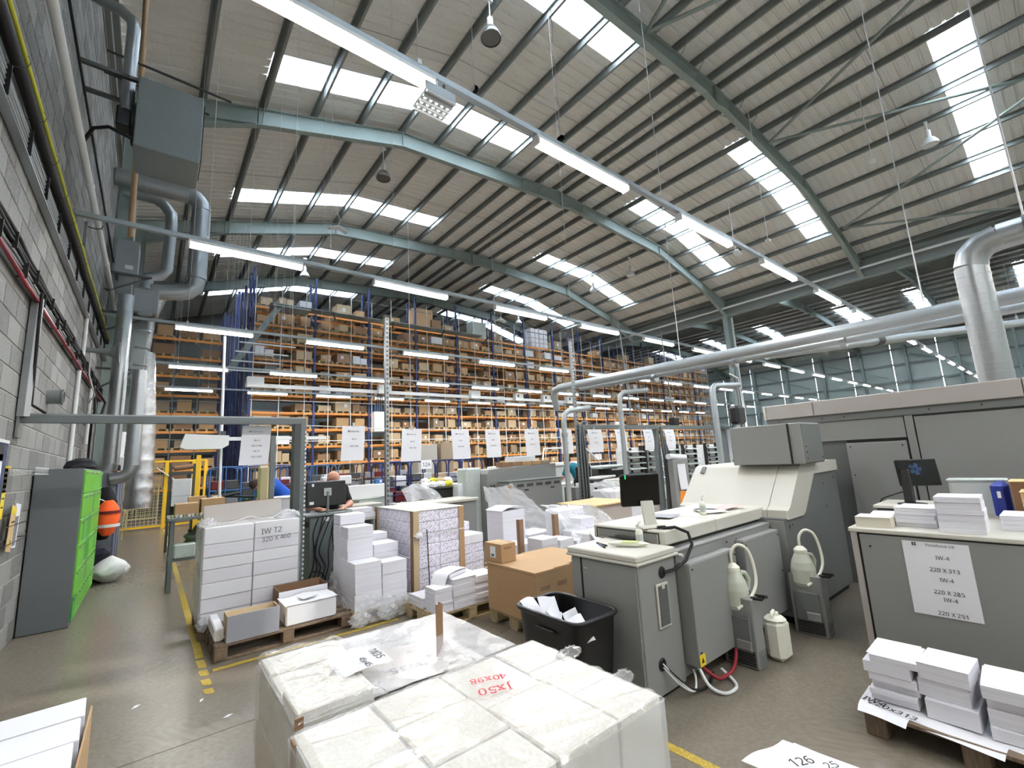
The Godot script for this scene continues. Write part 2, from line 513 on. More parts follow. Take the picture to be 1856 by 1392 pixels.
func build_block_wall() -> void:
	var w := struct("wall_left", "tall wall of grey concrete blocks with pale mortar joints")
	put("mortar_core", sh().bx(XW - 0.20, XW - 0.008, 0, 9.05, ZBACK, ZFRONT), M.mortar, w)
	var me := sh().box(Vector3.ZERO, Vector3(0.09, 0.215, 0.44), 0.006).mesh()
	var cells := []
	for r in 40:
		var z := -3.2 - (0.225 if r % 2 else 0.0)
		while z > -36.5:
			cells.append([r, z, Vector3(XW, r * 0.225 + 0.11, z).distance_to(Vector3(0.2, 2.6, -2.2))])
			z -= 0.45
	cells.sort_custom(func(a, b): return a[2] < b[2])
	var rest := [[], [], [], []]
	for i in cells.size():
		var c = cells[i]
		var at := Vector3(XW - 0.045 + rng.randf_range(-0.0015, 0.002), c[0] * 0.225 + 0.1125, c[1] - 0.225)
		var k := rng.randi() % 4
		if i < 300: inst("block", me, M["block_%d" % k], w, at)
		else: rest[k].append(at)
	for k in 4:
		var mm := MultiMesh.new()
		mm.transform_format = MultiMesh.TRANSFORM_3D
		var bm: ArrayMesh = me.duplicate()
		bm.surface_set_material(0, M["block_%d" % k])
		mm.mesh = bm
		mm.instance_count = rest[k].size()
		for i in rest[k].size(): mm.set_instance_transform(i, Transform3D(Basis(), rest[k][i]))
		var o := MultiMeshInstance3D.new()
		o.name = "blockwork"
		o.multimesh = mm
		o.set_meta("kind", "stuff")
		w.add_child(o, true)
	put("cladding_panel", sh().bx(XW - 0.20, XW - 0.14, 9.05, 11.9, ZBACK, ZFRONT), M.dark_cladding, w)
	put("capping", sh().bx(XW - 0.21, XW + 0.012, 9.0, 9.07, ZBACK, -3.0), M.strut_dark, w)
	for y in [9.9, 10.9]: put("rail", sh().bx(XW - 0.14, XW - 0.02, y, y + 0.16, ZBACK, ZFRONT), M.purlin, w)
	for z in FRAMES:
		var c := struct("column", "grey steel column standing against the block wall")
		put("web", sh().bx(XW + 0.02, XW + 0.34, 9.1 if z > -10 else 0.02, 11.3, z - 0.01, z + 0.01), M.roof_steel, c)
		for x in [XW + 0.01, XW + 0.34]: put("flange", sh().bx(x, x + 0.016, 9.1 if z > -10 else 0.02, 11.3, z - 0.10, z + 0.10), M.roof_steel, c)
func build_other_walls() -> void:
	var w := struct("wall_right", "distant pale green cladding wall with grey steel rails")
	for i in 12:
		var z0 := ZBACK + i * 3.75
		put("panel", sh().bx(63.1, 63.25, 0, 12.0, z0 + 0.02, minf(z0 + 3.73, ZFRONT)), M.cladding, w)
	for y in [1.9, 3.8, 5.7, 7.6, 9.5, 11.2]: put("rail", sh().bx(62.9, 63.1, y, y + 0.2, ZBACK, ZFRONT), M.purlin, w)
	for z in [1.7, -2.2, -6.15, -10.1, -14.0, -17.9, -21.85, -25.8, -29.7]: put("post", sh().bx(62.6, 62.9, 0, 11.6, z - 0.12, z + 0.12), M.roof_steel, w)
	for z in [-4.2, -11.9, -19.5]: put("brace", sh().bar(Vector3(62.75, 8.2, z), Vector3(62.75, 10.6, z - 5.5), 0.12, 0.12), M.roof_steel, w)
	w = struct("wall_back", "shadowed grey gable wall behind the racking")
	var p := [Vector2(XW, 0)]
	for x in [XW, 6.63, 14.95, 23.3, 31.0, 38.7, 47.05, 55.37, 63.1]: p.append(Vector2(x, prof(x) + 0.3))
	p.append(Vector2(63.1, 0))
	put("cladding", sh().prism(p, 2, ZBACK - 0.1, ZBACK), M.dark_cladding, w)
	for y in [3.0, 6.0, 9.0]: put("rail", sh().bx(XW, 63.1, y, y + 0.2, ZBACK, ZBACK + 0.18), M.purlin, w)
	w = struct("wall_front", "pale cladding gable wall behind the viewer with added slit windows")
	var q := [XW, 21.80, 22.14, 23.03, 23.37, 63.1]  # slit openings added out of view to throw sun streaks on the stacks
	for i in 5:
		if i % 2 == 0:
			var pp := [Vector2(q[i], 0)]
			for x in [q[i], 6.63, 14.95, 23.3, 31.0, 38.7, 47.05, 55.37, q[i + 1]]:
				if x >= q[i] and x <= q[i + 1]: pp.append(Vector2(x, prof(x) + 0.3))
			pp.append(Vector2(q[i + 1], 0))
			put("cladding", sh().prism(pp, 2, ZFRONT, ZFRONT + 0.1), M.cladding, w)
		else:
			put("cladding", sh().bx(q[i], q[i + 1], 0, 10.5, ZFRONT, ZFRONT + 0.1), M.cladding, w)
			put("cladding", sh().bx(q[i], q[i + 1], 12.7, 14.2, ZFRONT, ZFRONT + 0.1), M.cladding, w)
			var n := struct("window_%d" % ((i + 1) / 2), "added slit window high in the unseen gable wall, shaped to throw sun streaks")
			for x in [q[i], q[i + 1] - 0.02]: put("frame", sh().bx(x, x + 0.02, 10.5, 12.7, ZFRONT - 0.02, ZFRONT + 0.12), M.white_metal, n)
			for y in [10.5, 12.68]: put("frame", sh().bx(q[i], q[i + 1], y, y + 0.02, ZFRONT - 0.02, ZFRONT + 0.12), M.white_metal, n)
func build_roof() -> void:
	var c := struct("ceiling", "curved roof of pale ribbed metal sheets over two spans")
	var xs := [XW - 0.2, 1.9, 6.63, 11.28, 14.95, 18.65, 23.3, 27.85, 31.0, 34.15, 38.7, 43.35, 47.05, 50.72, 55.37, 60.1, 63.3]
	var lit := [1, 2, 5, 6, 9, 10, 13, 14]
	var zs := [ZFRONT + 0.1]
	var st := STRIPS.duplicate()
	st.sort_custom(func(a, b): return a[0] > b[0])
	for s in st:
		var hi: float = maxf(s[0], s[1]); var lo: float = minf(s[0], s[1])
		zs.append(hi); zs.append(lo)
	zs.append(ZBACK - 0.1)
	var win := 0
	for i in 16:
		for j in zs.size() - 1:
			var y0 := prof(xs[i]) + 0.22
			var y1 := prof(xs[i + 1]) + 0.22
			if j % 2 == 1 and lit.has(i):
				continue
			var s := sh()   # ribbed sheet: a trapezoid rib each third of a metre, running down the slope
			var z: float = zs[j]
			var pts := []
			while z > zs[j + 1]:
				for k in [[0.0, 0.0], [0.20, 0.0], [0.225, 0.032], [0.275, 0.032], [0.30, 0.0]]:
					if z - k[0] > zs[j + 1]: pts.append(Vector2(z - k[0], k[1]))
				z -= 0.30
			pts.append(Vector2(zs[j + 1], 0.0))
			for k in pts.size() - 1:
				s.quad_out(Vector3(xs[i], y0 + pts[k].y, pts[k].x), Vector3(xs[i + 1], y1 + pts[k].y, pts[k].x), Vector3(xs[i + 1], y1 + pts[k + 1].y, pts[k + 1].x), Vector3(xs[i], y0 + pts[k + 1].y, pts[k + 1].x), Vector3.DOWN)
			put("roof_sheet", s, M.liner, c)
			put("roof_deck", sh().quad_s(xs[i], xs[i + 1], y0 + 0.12, y1 + 0.12, zs[j], zs[j + 1]), M.dark_cladding, c)
	# rooflights: one strip of panes per bay and slope
	for k in [[1.9, 6.63, 11.28], [18.65, 23.3, 27.85], [34.15, 38.7, 43.35], [50.72, 55.37, 60.1]]:
		for s in st:
			win += 1
			var n := struct("window_%d" % (win + 2), "bright white translucent rooflight strip in the roof slope")
			for e in [[k[0], k[1], 3], [k[1], k[2], 3]]:
				for a in e[2]:
					var x0: float = lerpf(e[0], e[1], float(a) / e[2]) + 0.012
					var x1: float = lerpf(e[0], e[1], float(a + 1) / e[2]) - 0.012
					put("pane", sh().quad_s(x0, x1, prof(x0) + 0.235, prof(x1) + 0.235, maxf(s[0], s[1]), minf(s[0], s[1])), M.rooflight, n)
	# purlins along the hall
	for x in [0.5, 2.0, 3.5, 5.0, 6.6, 8.1, 9.65, 11.2, 12.4, 13.5, 14.62, 15.28, 16.4, 17.5, 18.7, 20.25, 21.8, 23.3, 24.9, 26.4, 27.9, 29.4, 30.6, 31.4, 32.6, 34.1, 35.6, 37.1, 38.7, 40.25, 41.8, 43.3, 44.5, 45.6, 46.72, 47.38, 48.5, 49.6, 50.8, 52.3, 53.9, 55.4, 57.0, 58.5, 60.0, 61.5]:
		var y := prof(x)
		var d: float = (prof(x + 0.05) - prof(x - 0.05)) / 0.1
		var B := Basis(Vector3(1, d, 0).normalized(), Vector3(-d, 1, 0).normalized(), Vector3(0, 0, 1))
		var s := sh()
		var zc := (ZFRONT + ZBACK) / 2
		var ln := ZFRONT - ZBACK
		s.box(Vector3(x, y + 0.105, zc), Vector3(0.008, 0.2, ln), 0, B)
		s.box(Vector3(x, y + 0.105, zc) + B * Vector3(0.035, -0.098, 0), Vector3(0.07, 0.006, ln), 0, B)
		s.box(Vector3(x, y + 0.105, zc) + B * Vector3(-0.035, 0.098, 0), Vector3(0.07, 0.006, ln), 0, B)
		s.box(Vector3(x, y + 0.105, zc) + B * Vector3(0.07, -0.09, 0), Vector3(0.006, 0.02, ln), 0, B)
		put("purlin", s, M.purlin, c)
	for z in [-2.2, -10.1, -17.9, -25.8]:
		var pts := []
		for x in [XW + 0.3, 6.63, 14.62]: pts.append(Vector3(x, prof(x) + 0.06, z))
		put("tie_rod", sh().pipe(pts, 0.009, 5), M.purlin, c)
		pts = []
		for x in [15.3, 23.3, 30.6]: pts.append(Vector3(x, prof(x) + 0.06, z - 0.1))
		put("tie_rod", sh().pipe(pts, 0.009, 5), M.purlin, c)
	# portal rafters
	var n := 0
	for z in FRAMES:
		for span in 2:
			var m := func(x: float) -> float: return x if span == 0 else 62.0 - x + 0.0
			var r := struct("roof_beam", "pale green grey steel portal rafter of the %s frame" % NTH[n])
			var top := []
			for x in [XW + 0.02, 6.63, 14.95, 23.3, 31.0]: top.append(Vector2(m.call(x), prof(x)))
			var bot := [Vector2(m.call(31.0), 10.72), Vector2(m.call(28.2), prof(28.2) - 0.56), Vector2(m.call(23.3), 13.37), Vector2(m.call(15.6), 13.87), Vector2(m.call(15.05), 13.74), Vector2(m.call(14.85), 13.74), Vector2(m.call(14.3), 13.87), Vector2(m.call(6.63), 13.37), Vector2(m.call(1.9), prof(1.9) - 0.56), Vector2(m.call(XW + 0.02), 10.72)]
			put("web", sh().prism(top + bot, 2, z - 0.007, z + 0.007), M.roof_steel, r)
			var fl := sh()
			for i in top.size() - 1: fl.bar(Vector3(top[i].x, top[i].y - 0.01, z), Vector3(top[i + 1].x, top[i + 1].y - 0.01, z), 0.21, 0.02)
			put("top_flange", fl, M.roof_steel, r)
			fl = sh()
			for i in bot.size() - 1: fl.bar(Vector3(bot[i].x, bot[i].y, z), Vector3(bot[i + 1].x, bot[i + 1].y, z), 0.21, 0.02)
			put("bottom_flange", fl, M.roof_steel, r)
			for x in [1.9, 6.63, 14.95, 23.3, 28.2]:
				put("stiffener", sh().bx(m.call(x) - 0.012, m.call(x) + 0.012, prof(x) - (0.74 if x == 14.95 else 0.57), prof(x), z - 0.10, z + 0.10), M.roof_steel, r)
			put("haunch_flange", sh().bar(Vector3(m.call(1.9), prof(1.9) - 0.54, z), Vector3(m.call(XW + 0.4), prof(XW + 0.4) - 0.54, z), 0.20, 0.016), M.roof_steel, r)
			for x in [2.0, 12.4, 13.5, 16.4, 17.5]:
				for s in [-1, 1]: put("fly_brace", sh().tube(Vector3(m.call(x), prof(x) - 0.5, z + s * 0.05), Vector3(m.call(x), prof(x) + 0.06, z + s * 0.55), 0.014, 5), M.roof_steel, r)
		n += 1
	# bracing tubes in the front bay and the valley
	for p in [[10.71, -6.04, 7.0, 1.6], [10.71, -6.04, 14.4, 1.6], [19.07, -5.93, 15.0, 1.6], [19.07, -5.93, 23.2, 1.6], [27.26, -5.8, 23.4, 1.6], [27.26, -5.8, 30.8, 1.6]]:
		var b := struct("roof_beam", "slim grey brace tube under the roof sheets in the front bay, footing %.0f to %.0f" % [p[0], p[2]])
		put("tube", sh().tube(Vector3(p[0], prof(p[0]) - 0.3, p[1]), Vector3(p[2], prof(p[2]) - 0.3, p[3]), 0.057, 10), M.roof_steel, b)
	var v := struct("roof_beam", "deep grey valley beam between the two roof spans")
	put("web", sh().bx(30.93, 31.07, 10.75, 11.68, ZBACK, ZFRONT), M.purlin, v)
	for y in [10.72, 11.68]: put("flange", sh().bx(30.85, 31.15, y, y + 0.03, ZBACK, ZFRONT), M.roof_steel, v)
	put("gutter_pipe", sh().tube(Vector3(30.5, 11.2, ZBACK), Vector3(30.5, 11.2, ZFRONT), 0.07, 8), M.white_metal, v)
	for z in [-14.0, -29.7]:
		var k := struct("column", "tall pale green steel column under the valley beam" if z > -20 else "far pale steel column under the valley beam")
		put("web", sh().bx(30.75, 31.25, 0, 10.75, z - 0.012, z + 0.012), M.roof_steel, k)
		for x in [30.72, 31.25]: put("flange", sh().bx(x, x + 0.03, 0, 10.75, z - 0.16, z + 0.16), M.roof_steel, k)
		put("down_pipe", sh().tube(Vector3(31.5, 0, z + 0.1), Vector3(31.5, 10.7, z + 0.1), 0.09, 10), M.white_metal, k)
# ---------------------------------------------------------------- lamps
const ROWS := [-3.09, -7.6, -12.3, -16.95, -21.55]
func batten(at: Vector3, label: String, grp: String) -> Node3D:
	var b := thing("batten_light", label, "light", at, grp)
	put("housing", sh().bx(at.x - 0.78, at.x + 0.78, at.y, at.y + 0.05, at.z - 0.045, at.z + 0.045, 0.006), M.white_metal, b)
	var poly := [Vector2(-0.05, 0.02), Vector2(-0.052, -0.02), Vector2(-0.035, -0.045), Vector2(0.035, -0.045), Vector2(0.052, -0.02), Vector2(0.05, 0.02)]
	var pp := []
	for q in poly: pp.append(Vector2(q.x + at.z, q.y + at.y - 0.021))
	put("diffuser", sh().prism(pp, 0, at.x - 0.76, at.x + 0.76), M.diffuser, b)
	for s in [-1, 1]: put("end_cap", sh().bx(at.x + s * 0.76, at.x + s * 0.785, at.y - 0.068, at.y + 0.002, at.z - 0.054, at.z + 0.054), M.white_metal, b)
	var l := AreaLight3D.new()
	l.name = "light"
	l.area_size = Vector2(1.5, 0.11)
	l.area_normalize_energy = true
	l.light_energy = LAMP
	l.light_color = Color(1.0, 0.985, 0.97)
	l.shadow_enabled = true
	l.set("area_range", 80.0)
	l.position = Vector3(0, -0.075, 0)
	l.rotation.x = -PI / 2
	b.add_child(l)
	return b
func build_lights() -> void:
	for r in ROWS.size():
		var z: float = ROWS[r]
		var t := thing("lighting_track", "long galvanised light track hung on wires, %s row from the camera" % NTH[r], "light track", Vector3(0, 5.06, z), "light tracks across the hall")
		put("rail", sh().bx(XW + 0.03, 41.5, 5.05, 5.11, z - 0.03, z + 0.03), M.track_steel, t)
		for i in 15:
			for k in [-0.55, 0.62]:
				var x: float = 1.0 + 2.77 * i + k
				put("suspension_wire", sh().tube(Vector3(x, 5.1, z), Vector3(x, prof(x) + 0.05 if x < 31 else 13.0, z), 0.0045, 4), M.wire, t)
				put("bracket", sh().bx(x - 0.02, x + 0.02, 5.10, 5.15, z - 0.036, z + 0.036), M.white_metal, t)
			batten(Vector3(1.0 + 2.77 * i, 5.0, z), "lit white LED batten, %s along from the block wall on the %s light track" % [NTH[i], NTH[r]], "lit battens on the light tracks")
	for z in [1.6, 5.2]:   # unseen rows carried on behind the viewer, added for their light
		var t := thing("lighting_track", "unseen light track added behind the viewer, %s one" % ("nearer" if z < 3 else "farther"), "light track", Vector3(0, 5.06, z))
		put("rail", sh().bx(XW + 0.03, 30, 5.05, 5.11, z - 0.03, z + 0.03), M.track_steel, t)
		for i in 8: batten(Vector3(1.0 + 2.77 * i, 5.0, z), "lit white batten added behind the viewer, %s along on the %s track" % [NTH[i], "nearer" if z < 3 else "farther"], "added battens behind the viewer")
func highbay(at: Vector3, label: String, dark: bool) -> void:
	var h := thing("high_bay_lamp", label, "lamp", at, "high bay lamps under the roof")
	put("reflector", sh().lathe(at, [[0.27, 0.0], [0.275, 0.02], [0.25, 0.12], [0.17, 0.27], [0.10, 0.33], [0.0, 0.34]], 20), M.lamp_grey if dark else M.white_metal, h)
	put("lens", sh().lathe(at, [[0.0, 0.03], [0.25, 0.03]], 20), M.lamp_grey if dark else M.white_metal, h)
	put("gear_box", sh().lathe(at, [[0.08, 0.33], [0.085, 0.36], [0.085, 0.62], [0.06, 0.65], [0, 0.66]], 14), M.white_metal, h)
	put("hook", sh().tube(at + Vector3(0, 0.64, 0), at + Vector3(0, prof(at.x) - at.y + 0.02, 0), 0.018, 6), M.white_metal, h)
	put("bracket", sh().bx(at.x - 0.1, at.x + 0.1, prof(at.x) - 0.07, prof(at.x) + 0.01, at.z - 0.05, at.z + 0.05, 0.01), M.white_metal, h)
func build_small_fittings() -> void:
	highbay(Vector3(6.32, 12.62, -7.95), "unlit grey cone lamp hanging below the front rooflight strip near the camera", true)
	highbay(Vector3(6.32, 12.55, -15.05), "unlit dark cone lamp hanging behind the second roof rafter", true)
	highbay(Vector3(6.32, 12.7, -26.5), "white cone lamp hanging over the block wall end of the racking", false)
	highbay(Vector3(23.1, 12.7, -16.0), "white cone lamp in front of the far slope's lit rooflight", false)
	highbay(Vector3(23.2, 12.95, -1.75), "white cone lamp beside the large rooflight at the front bay", false)
	highbay(Vector3(23.2, 12.7, -27.4), "small white cone lamp above the middle of the racking", false)
	highbay(Vector3(23.2, 12.75, -19.2), "white cone lamp overlapping the third bay's rooflight edge", false)
	highbay(Vector3(50.0, 9.6, -1.4), "white cone lamp far off behind the big round duct", false)
	# wedge-shaped emergency fittings
	for p in [[5.6, 11.6, -18.2, "white wedge shaped fitting hung on chain under the third rafter"], [21.8, 11.0, -9.0, "white wedge fitting beside the light track below the roof"], [16.3, 10.0, -21.0, "white wedge fitting above the top deck of the racking"]]:
		var at := Vector3(p[0], p[1], p[2])
		var w := thing("emergency_fitting", p[3], "fitting", at)
		put("body", sh().prism([Vector2(at.x - 0.38, at.y), Vector2(at.x - 0.38, at.y + 0.05), Vector2(at.x, at.y + 0.22), Vector2(at.x + 0.38, at.y + 0.05), Vector2(at.x + 0.38, at.y), Vector2(at.x, at.y + 0.14)], 2, at.z - 0.14, at.z + 0.14), M.white_metal, w)
		put("chain", sh().pipe([at + Vector3(0, 0.2, 0), at + Vector3(0.1, 0.5, 0), at + Vector3(0, 0.8, 0), Vector3(at.x, prof(at.x) - 0.1 if p[2] > -20 else at.y + 1.2, at.z)], 0.02, 5), M.white_metal, w)
	# bulkhead with a grid of small LEDs, hung on the front track
	var g := thing("led_bulkhead", "square grey LED fitting with a grid face hung under the front light track", "light", Vector3(1.73, 4.75, -3.05))
	put("body", sh().bx(1.60, 1.90, 4.74, 4.84, -3.18, -2.92, 0.01), M.track_steel, g)
	put("hanger", sh().tube(Vector3(1.88, 4.84, -3.09), Vector3(1.88, 5.05, -3.09), 0.012, 6), M.strut_dark, g)
	for i in 5: put("slat", sh().bx(1.61, 1.89, 4.722, 4.742, -3.17 + i * 0.06, -3.155 + i * 0.06), M.white_metal, g)
	for i in 5:
		for j in 3: put("led", sh().lathe(Vector3(1.64 + i * 0.055, 4.735, -3.13 + j * 0.06), [[0.0, -0.006], [0.012, 0.0]], 8), M.diffuser, g)
	for p in [[16.9, 8.9, -5.8], [19.0, 11.2, -2.9]]:
		var s := thing("roof_sensor", "small white sensor box hanging below the roof, %s one" % ("lower" if p[1] < 10 else "higher"), "sensor", Vector3(p[0], p[1], p[2]))
		put("body", sh().lathe(s.position, [[0, -0.05], [0.09, -0.03], [0.1, 0.05], [0.05, 0.09], [0, 0.1]], 12), M.white_metal, s)
		put("cord", sh().tube(s.position + Vector3(0, 0.09, 0), Vector3(p[0], prof(p[0]) + 0.05, p[2]), 0.012, 5), M.white_metal, s)
	var ex := thing("exit_sign", "small glowing green exit box on the far wall", "exit sign", Vector3(62.5, 5.3, -17.6))
	put("box", sh().bx(62.3, 62.6, 5.2, 5.75, -18.3, -17.4, 0.03), M.exit_green, ex)
	put("bracket", sh().bx(62.6, 63.1, 5.45, 5.5, -17.9, -17.8), M.white_metal, ex)
# ---------------------------------------------------------------- along the block wall
func sag(a: Vector3, b: Vector3, drop: float, k := 8) -> Array:
	var p := []
	for i in k + 1:
		var t := float(i) / k
		p.append(a.lerp(b, t) - Vector3(0, drop * 4 * t * (1 - t), 0))
	return p
func wavy(y: float, x: float, z0: float, z1: float, amp: float, k: int) -> Array:
	var p := []
	for i in k + 1:
		var z := lerpf(z0, z1, float(i) / k)
		p.append(Vector3(x + rng.randf_range(0, amp * 0.5), y + rng.randf_range(-amp, amp), z))
	return p
func build_wall_services() -> void:
	# upper grey tray with a bundle of cables
	var t := thing("cable_tray", "upper grey metal cable tray full of cables along the block wall", "cable tray", Vector3(XW, 4.5, -12))
	put("tray", sh().bx(XW + 0.005, XW + 0.02, 4.42, 4.68, -23, -1.5), M.galvanised, t)
	put("lip", sh().bx(XW + 0.02, XW + 0.075, 4.41, 4.425, -23, -1.5), M.galvanised, t)
	for i in 5: put("cable", sh().pipe(wavy(4.46 + i * 0.045, XW + 0.045, -23, -1.5, 0.008, 40), 0.017, 6), M.grey_paint if i != 2 else M.frame_grey, t)
	for i in 26: put("cable_tie", sh().bx(XW + 0.02, XW + 0.085, 4.43, 4.67, -2.0 - i * 0.8, -2.012 - i * 0.8), M.black, t)
	t = thing("cable_bundle", "black cable bundle with one yellow green cable running up the block wall", "cable", Vector3(XW, 4.9, -12))
	put("black_cable", sh().pipe(wavy(4.86, XW + 0.05, -23, -1.5, 0.01, 30), 0.045, 8), M.rubber, t)
	put("yellow_cable", sh().pipe(wavy(4.93, XW + 0.09, -23, -1.5, 0.012, 40), 0.016, 6), M.yellow_cable, t)
	for i in 30: put("cable_tie", sh().lathe(Vector3(XW + 0.055, 4.88, -1.8 - i * 0.7), [[0.075, -0.006], [0.078, 0.0], [0.075, 0.006]], 12, Basis(Vector3.RIGHT, PI / 2)), M.black, t)
	t = thing("conduit_pipe", "white round pipe held on brackets high along the block wall", "pipe", Vector3(XW, 5.68, -12))
	put("pipe", sh().tube(Vector3(XW + 0.16, 5.66, -1.5), Vector3(XW + 0.16, 5.66, -23), 0.042, 12), M.white_metal, t)
	for z in [-4.0, -9.2, -12.2, -15.2, -18.5, -21.5]:
		put("coupling", sh().tube(Vector3(XW + 0.16, 5.66, z + 1.4), Vector3(XW + 0.16, 5.66, z + 1.25), 0.05, 12), M.white_metal, t)
		put("bracket", sh().bx(XW + 0.0, XW + 0.04, 5.3, 5.68, z - 0.03, z + 0.03), M.galvanised, t)
		put("clip", sh().pipe([Vector3(XW + 0.02, 5.62, z), Vector3(XW + 0.12, 5.6, z), Vector3(XW + 0.2, 5.62, z), Vector3(XW + 0.21, 5.68, z)], 0.01, 5), M.strut_dark, t)
	t = thing("cable_tray", "lower cable tray with dark red and black cables along the block wall", "cable tray", Vector3(XW, 3.6, -12))
	put("tray", sh().bx(XW + 0.005, XW + 0.02, 3.48, 3.74, -23, -1.5), M.galvanised, t)
	put("lip", sh().bx(XW + 0.02, XW + 0.07, 3.47, 3.483, -23, -1.5), M.galvanised, t)
	put("red_cable", sh().pipe(wavy(3.47, XW + 0.05, -23, -1.5, 0.012, 50), 0.02, 6), M.red_cable, t)
	for i in 3: put("black_cable", sh().pipe(wavy(3.63 + i * 0.045, XW + 0.05, -23, -1.5, 0.015, 50), 0.018, 6), M.rubber, t)
	for i in 2: put("grey_cable", sh().pipe(wavy(3.53 + i * 0.04, XW + 0.04, -23, -1.5, 0.015, 50), 0.015, 6), M.frame_grey, t)
	for i in 44: put("cable_tie", sh().bx(XW + 0.02, XW + 0.09, 3.46 + 0.1 * (i % 2), 3.60 + 0.1 * (i % 2), -2.0 - i * 0.45, -2.01 - i * 0.45), M.black, t)
	t = thing("pipe_run", "thin black pipe line high up the block wall", "pipe", Vector3(XW, 6.9, -8))
	put("pipe", sh().tube(Vector3(XW + 0.03, 6.9, -1.5), Vector3(XW + 0.03, 6.88, -19), 0.016, 6), M.rubber, t)
	# slotted channel drop at the end of the gantry rail
	t = thing("slotted_channel", "vertical slotted metal channel fixed to the wall above the gantry rail", "channel", Vector3(XW, 2.3, -6.4))
	put("channel", sh().bx(XW + 0.01, XW + 0.06, 2.3, 3.5, -6.50, -6.33), M.galvanised, t)
	put("lip", sh().bx(XW + 0.06, XW + 0.10, 2.3, 3.5, -6.345, -6.33), M.white_metal, t)
	for i in 20: put("slot", sh().bx(XW + 0.058, XW + 0.0625, 2.36 + i * 0.056, 2.385 + i * 0.056, -6.45, -6.42), M.rubber, t)
	put("black_cable", sh().pipe([Vector3(XW + 0.08, 3.55, -6.32), Vector3(XW + 0.09, 3.0, -6.33), Vector3(XW + 0.10, 2.42, -6.35), Vector3(XW + 0.2, 2.34, -6.4)], 0.014, 6), M.rubber, t)
	for p in [[3.5, 1.95, -10.05, "white", 0.03], [4.65, 3.62, -10.3, "pale", 0.026], [3.45, 2.35, -12.0, "short white", 0.03]]:
		t = thing("conduit_drop", p[3] + " vertical conduit clipped to the block wall " + ("below the lower tray" if p[0] < 4 else "between the two trays"), "conduit", Vector3(XW, p[1], p[2]))
		put("pipe", sh().tube(Vector3(XW + 0.035, p[1], p[2]), Vector3(XW + 0.035, p[0], p[2]), p[4], 8), M.white_metal, t)
	t = thing("hanging_cable", "black cable hanging down the block wall toward the lockers", "cable", Vector3(XW, 1.9, -12.5))
	put("cable", sh().pipe([Vector3(XW + 0.07, 3.5, -12.2), Vector3(XW + 0.12, 3.0, -12.0), Vector3(XW + 0.07, 2.85, -12.3), Vector3(XW + 0.05, 2.3, -12.5), Vector3(XW + 0.05, 1.88, -12.6)], 0.022, 6), M.rubber, t)
	put("loop", sh().pipe([Vector3(XW + 0.08, 3.5, -12.3), Vector3(XW + 0.25, 3.2, -12.25), Vector3(XW + 0.22, 2.95, -12.1), Vector3(XW + 0.12, 2.86, -11.7)], 0.024, 6), M.rubber, t)
	t = thing("pipe_flange", "short grey round pipe end sticking out of the block wall", "pipe", Vector3(XW, 2.7, -7.85))
	var B := Basis(Vector3.BACK, -PI / 2)
	put("ring", sh().lathe(Vector3(XW, 2.7, -7.85), [[0.085, 0.0], [0.09, 0.12], [0.10, 0.13], [0.10, 0.15], [0.075, 0.15], [0.07, 0.02], [0.0, 0.02]], 20, B), M.grey_paint, t)
	t = thing("horn_speaker", "grey horn speaker on the block wall between the ducts and tray", "speaker", Vector3(XW, 3.9, -10.6))
	put("horn", sh().lathe(Vector3(XW + 0.18, 3.92, -10.6), [[0.05, 0.0], [0.055, 0.08], [0.08, 0.18], [0.14, 0.26], [0.19, 0.29], [0.195, 0.31], [0.13, 0.26], [0.0, 0.1]], 20, B), M.grey_paint, t)
	put("driver", sh().lathe(Vector3(XW + 0.02, 3.92, -10.6), [[0, 0], [0.045, 0.0], [0.045, 0.16], [0, 0.16]], 12, B), M.grey_paint, t)
	put("cable", sh().pipe([Vector3(XW + 0.1, 3.88, -10.6), Vector3(XW + 0.1, 3.5, -10.7), Vector3(XW + 0.16, 3.2, -11.2), Vector3(XW + 0.05, 3.1, -11.6)], 0.012, 6), M.white_metal, t)
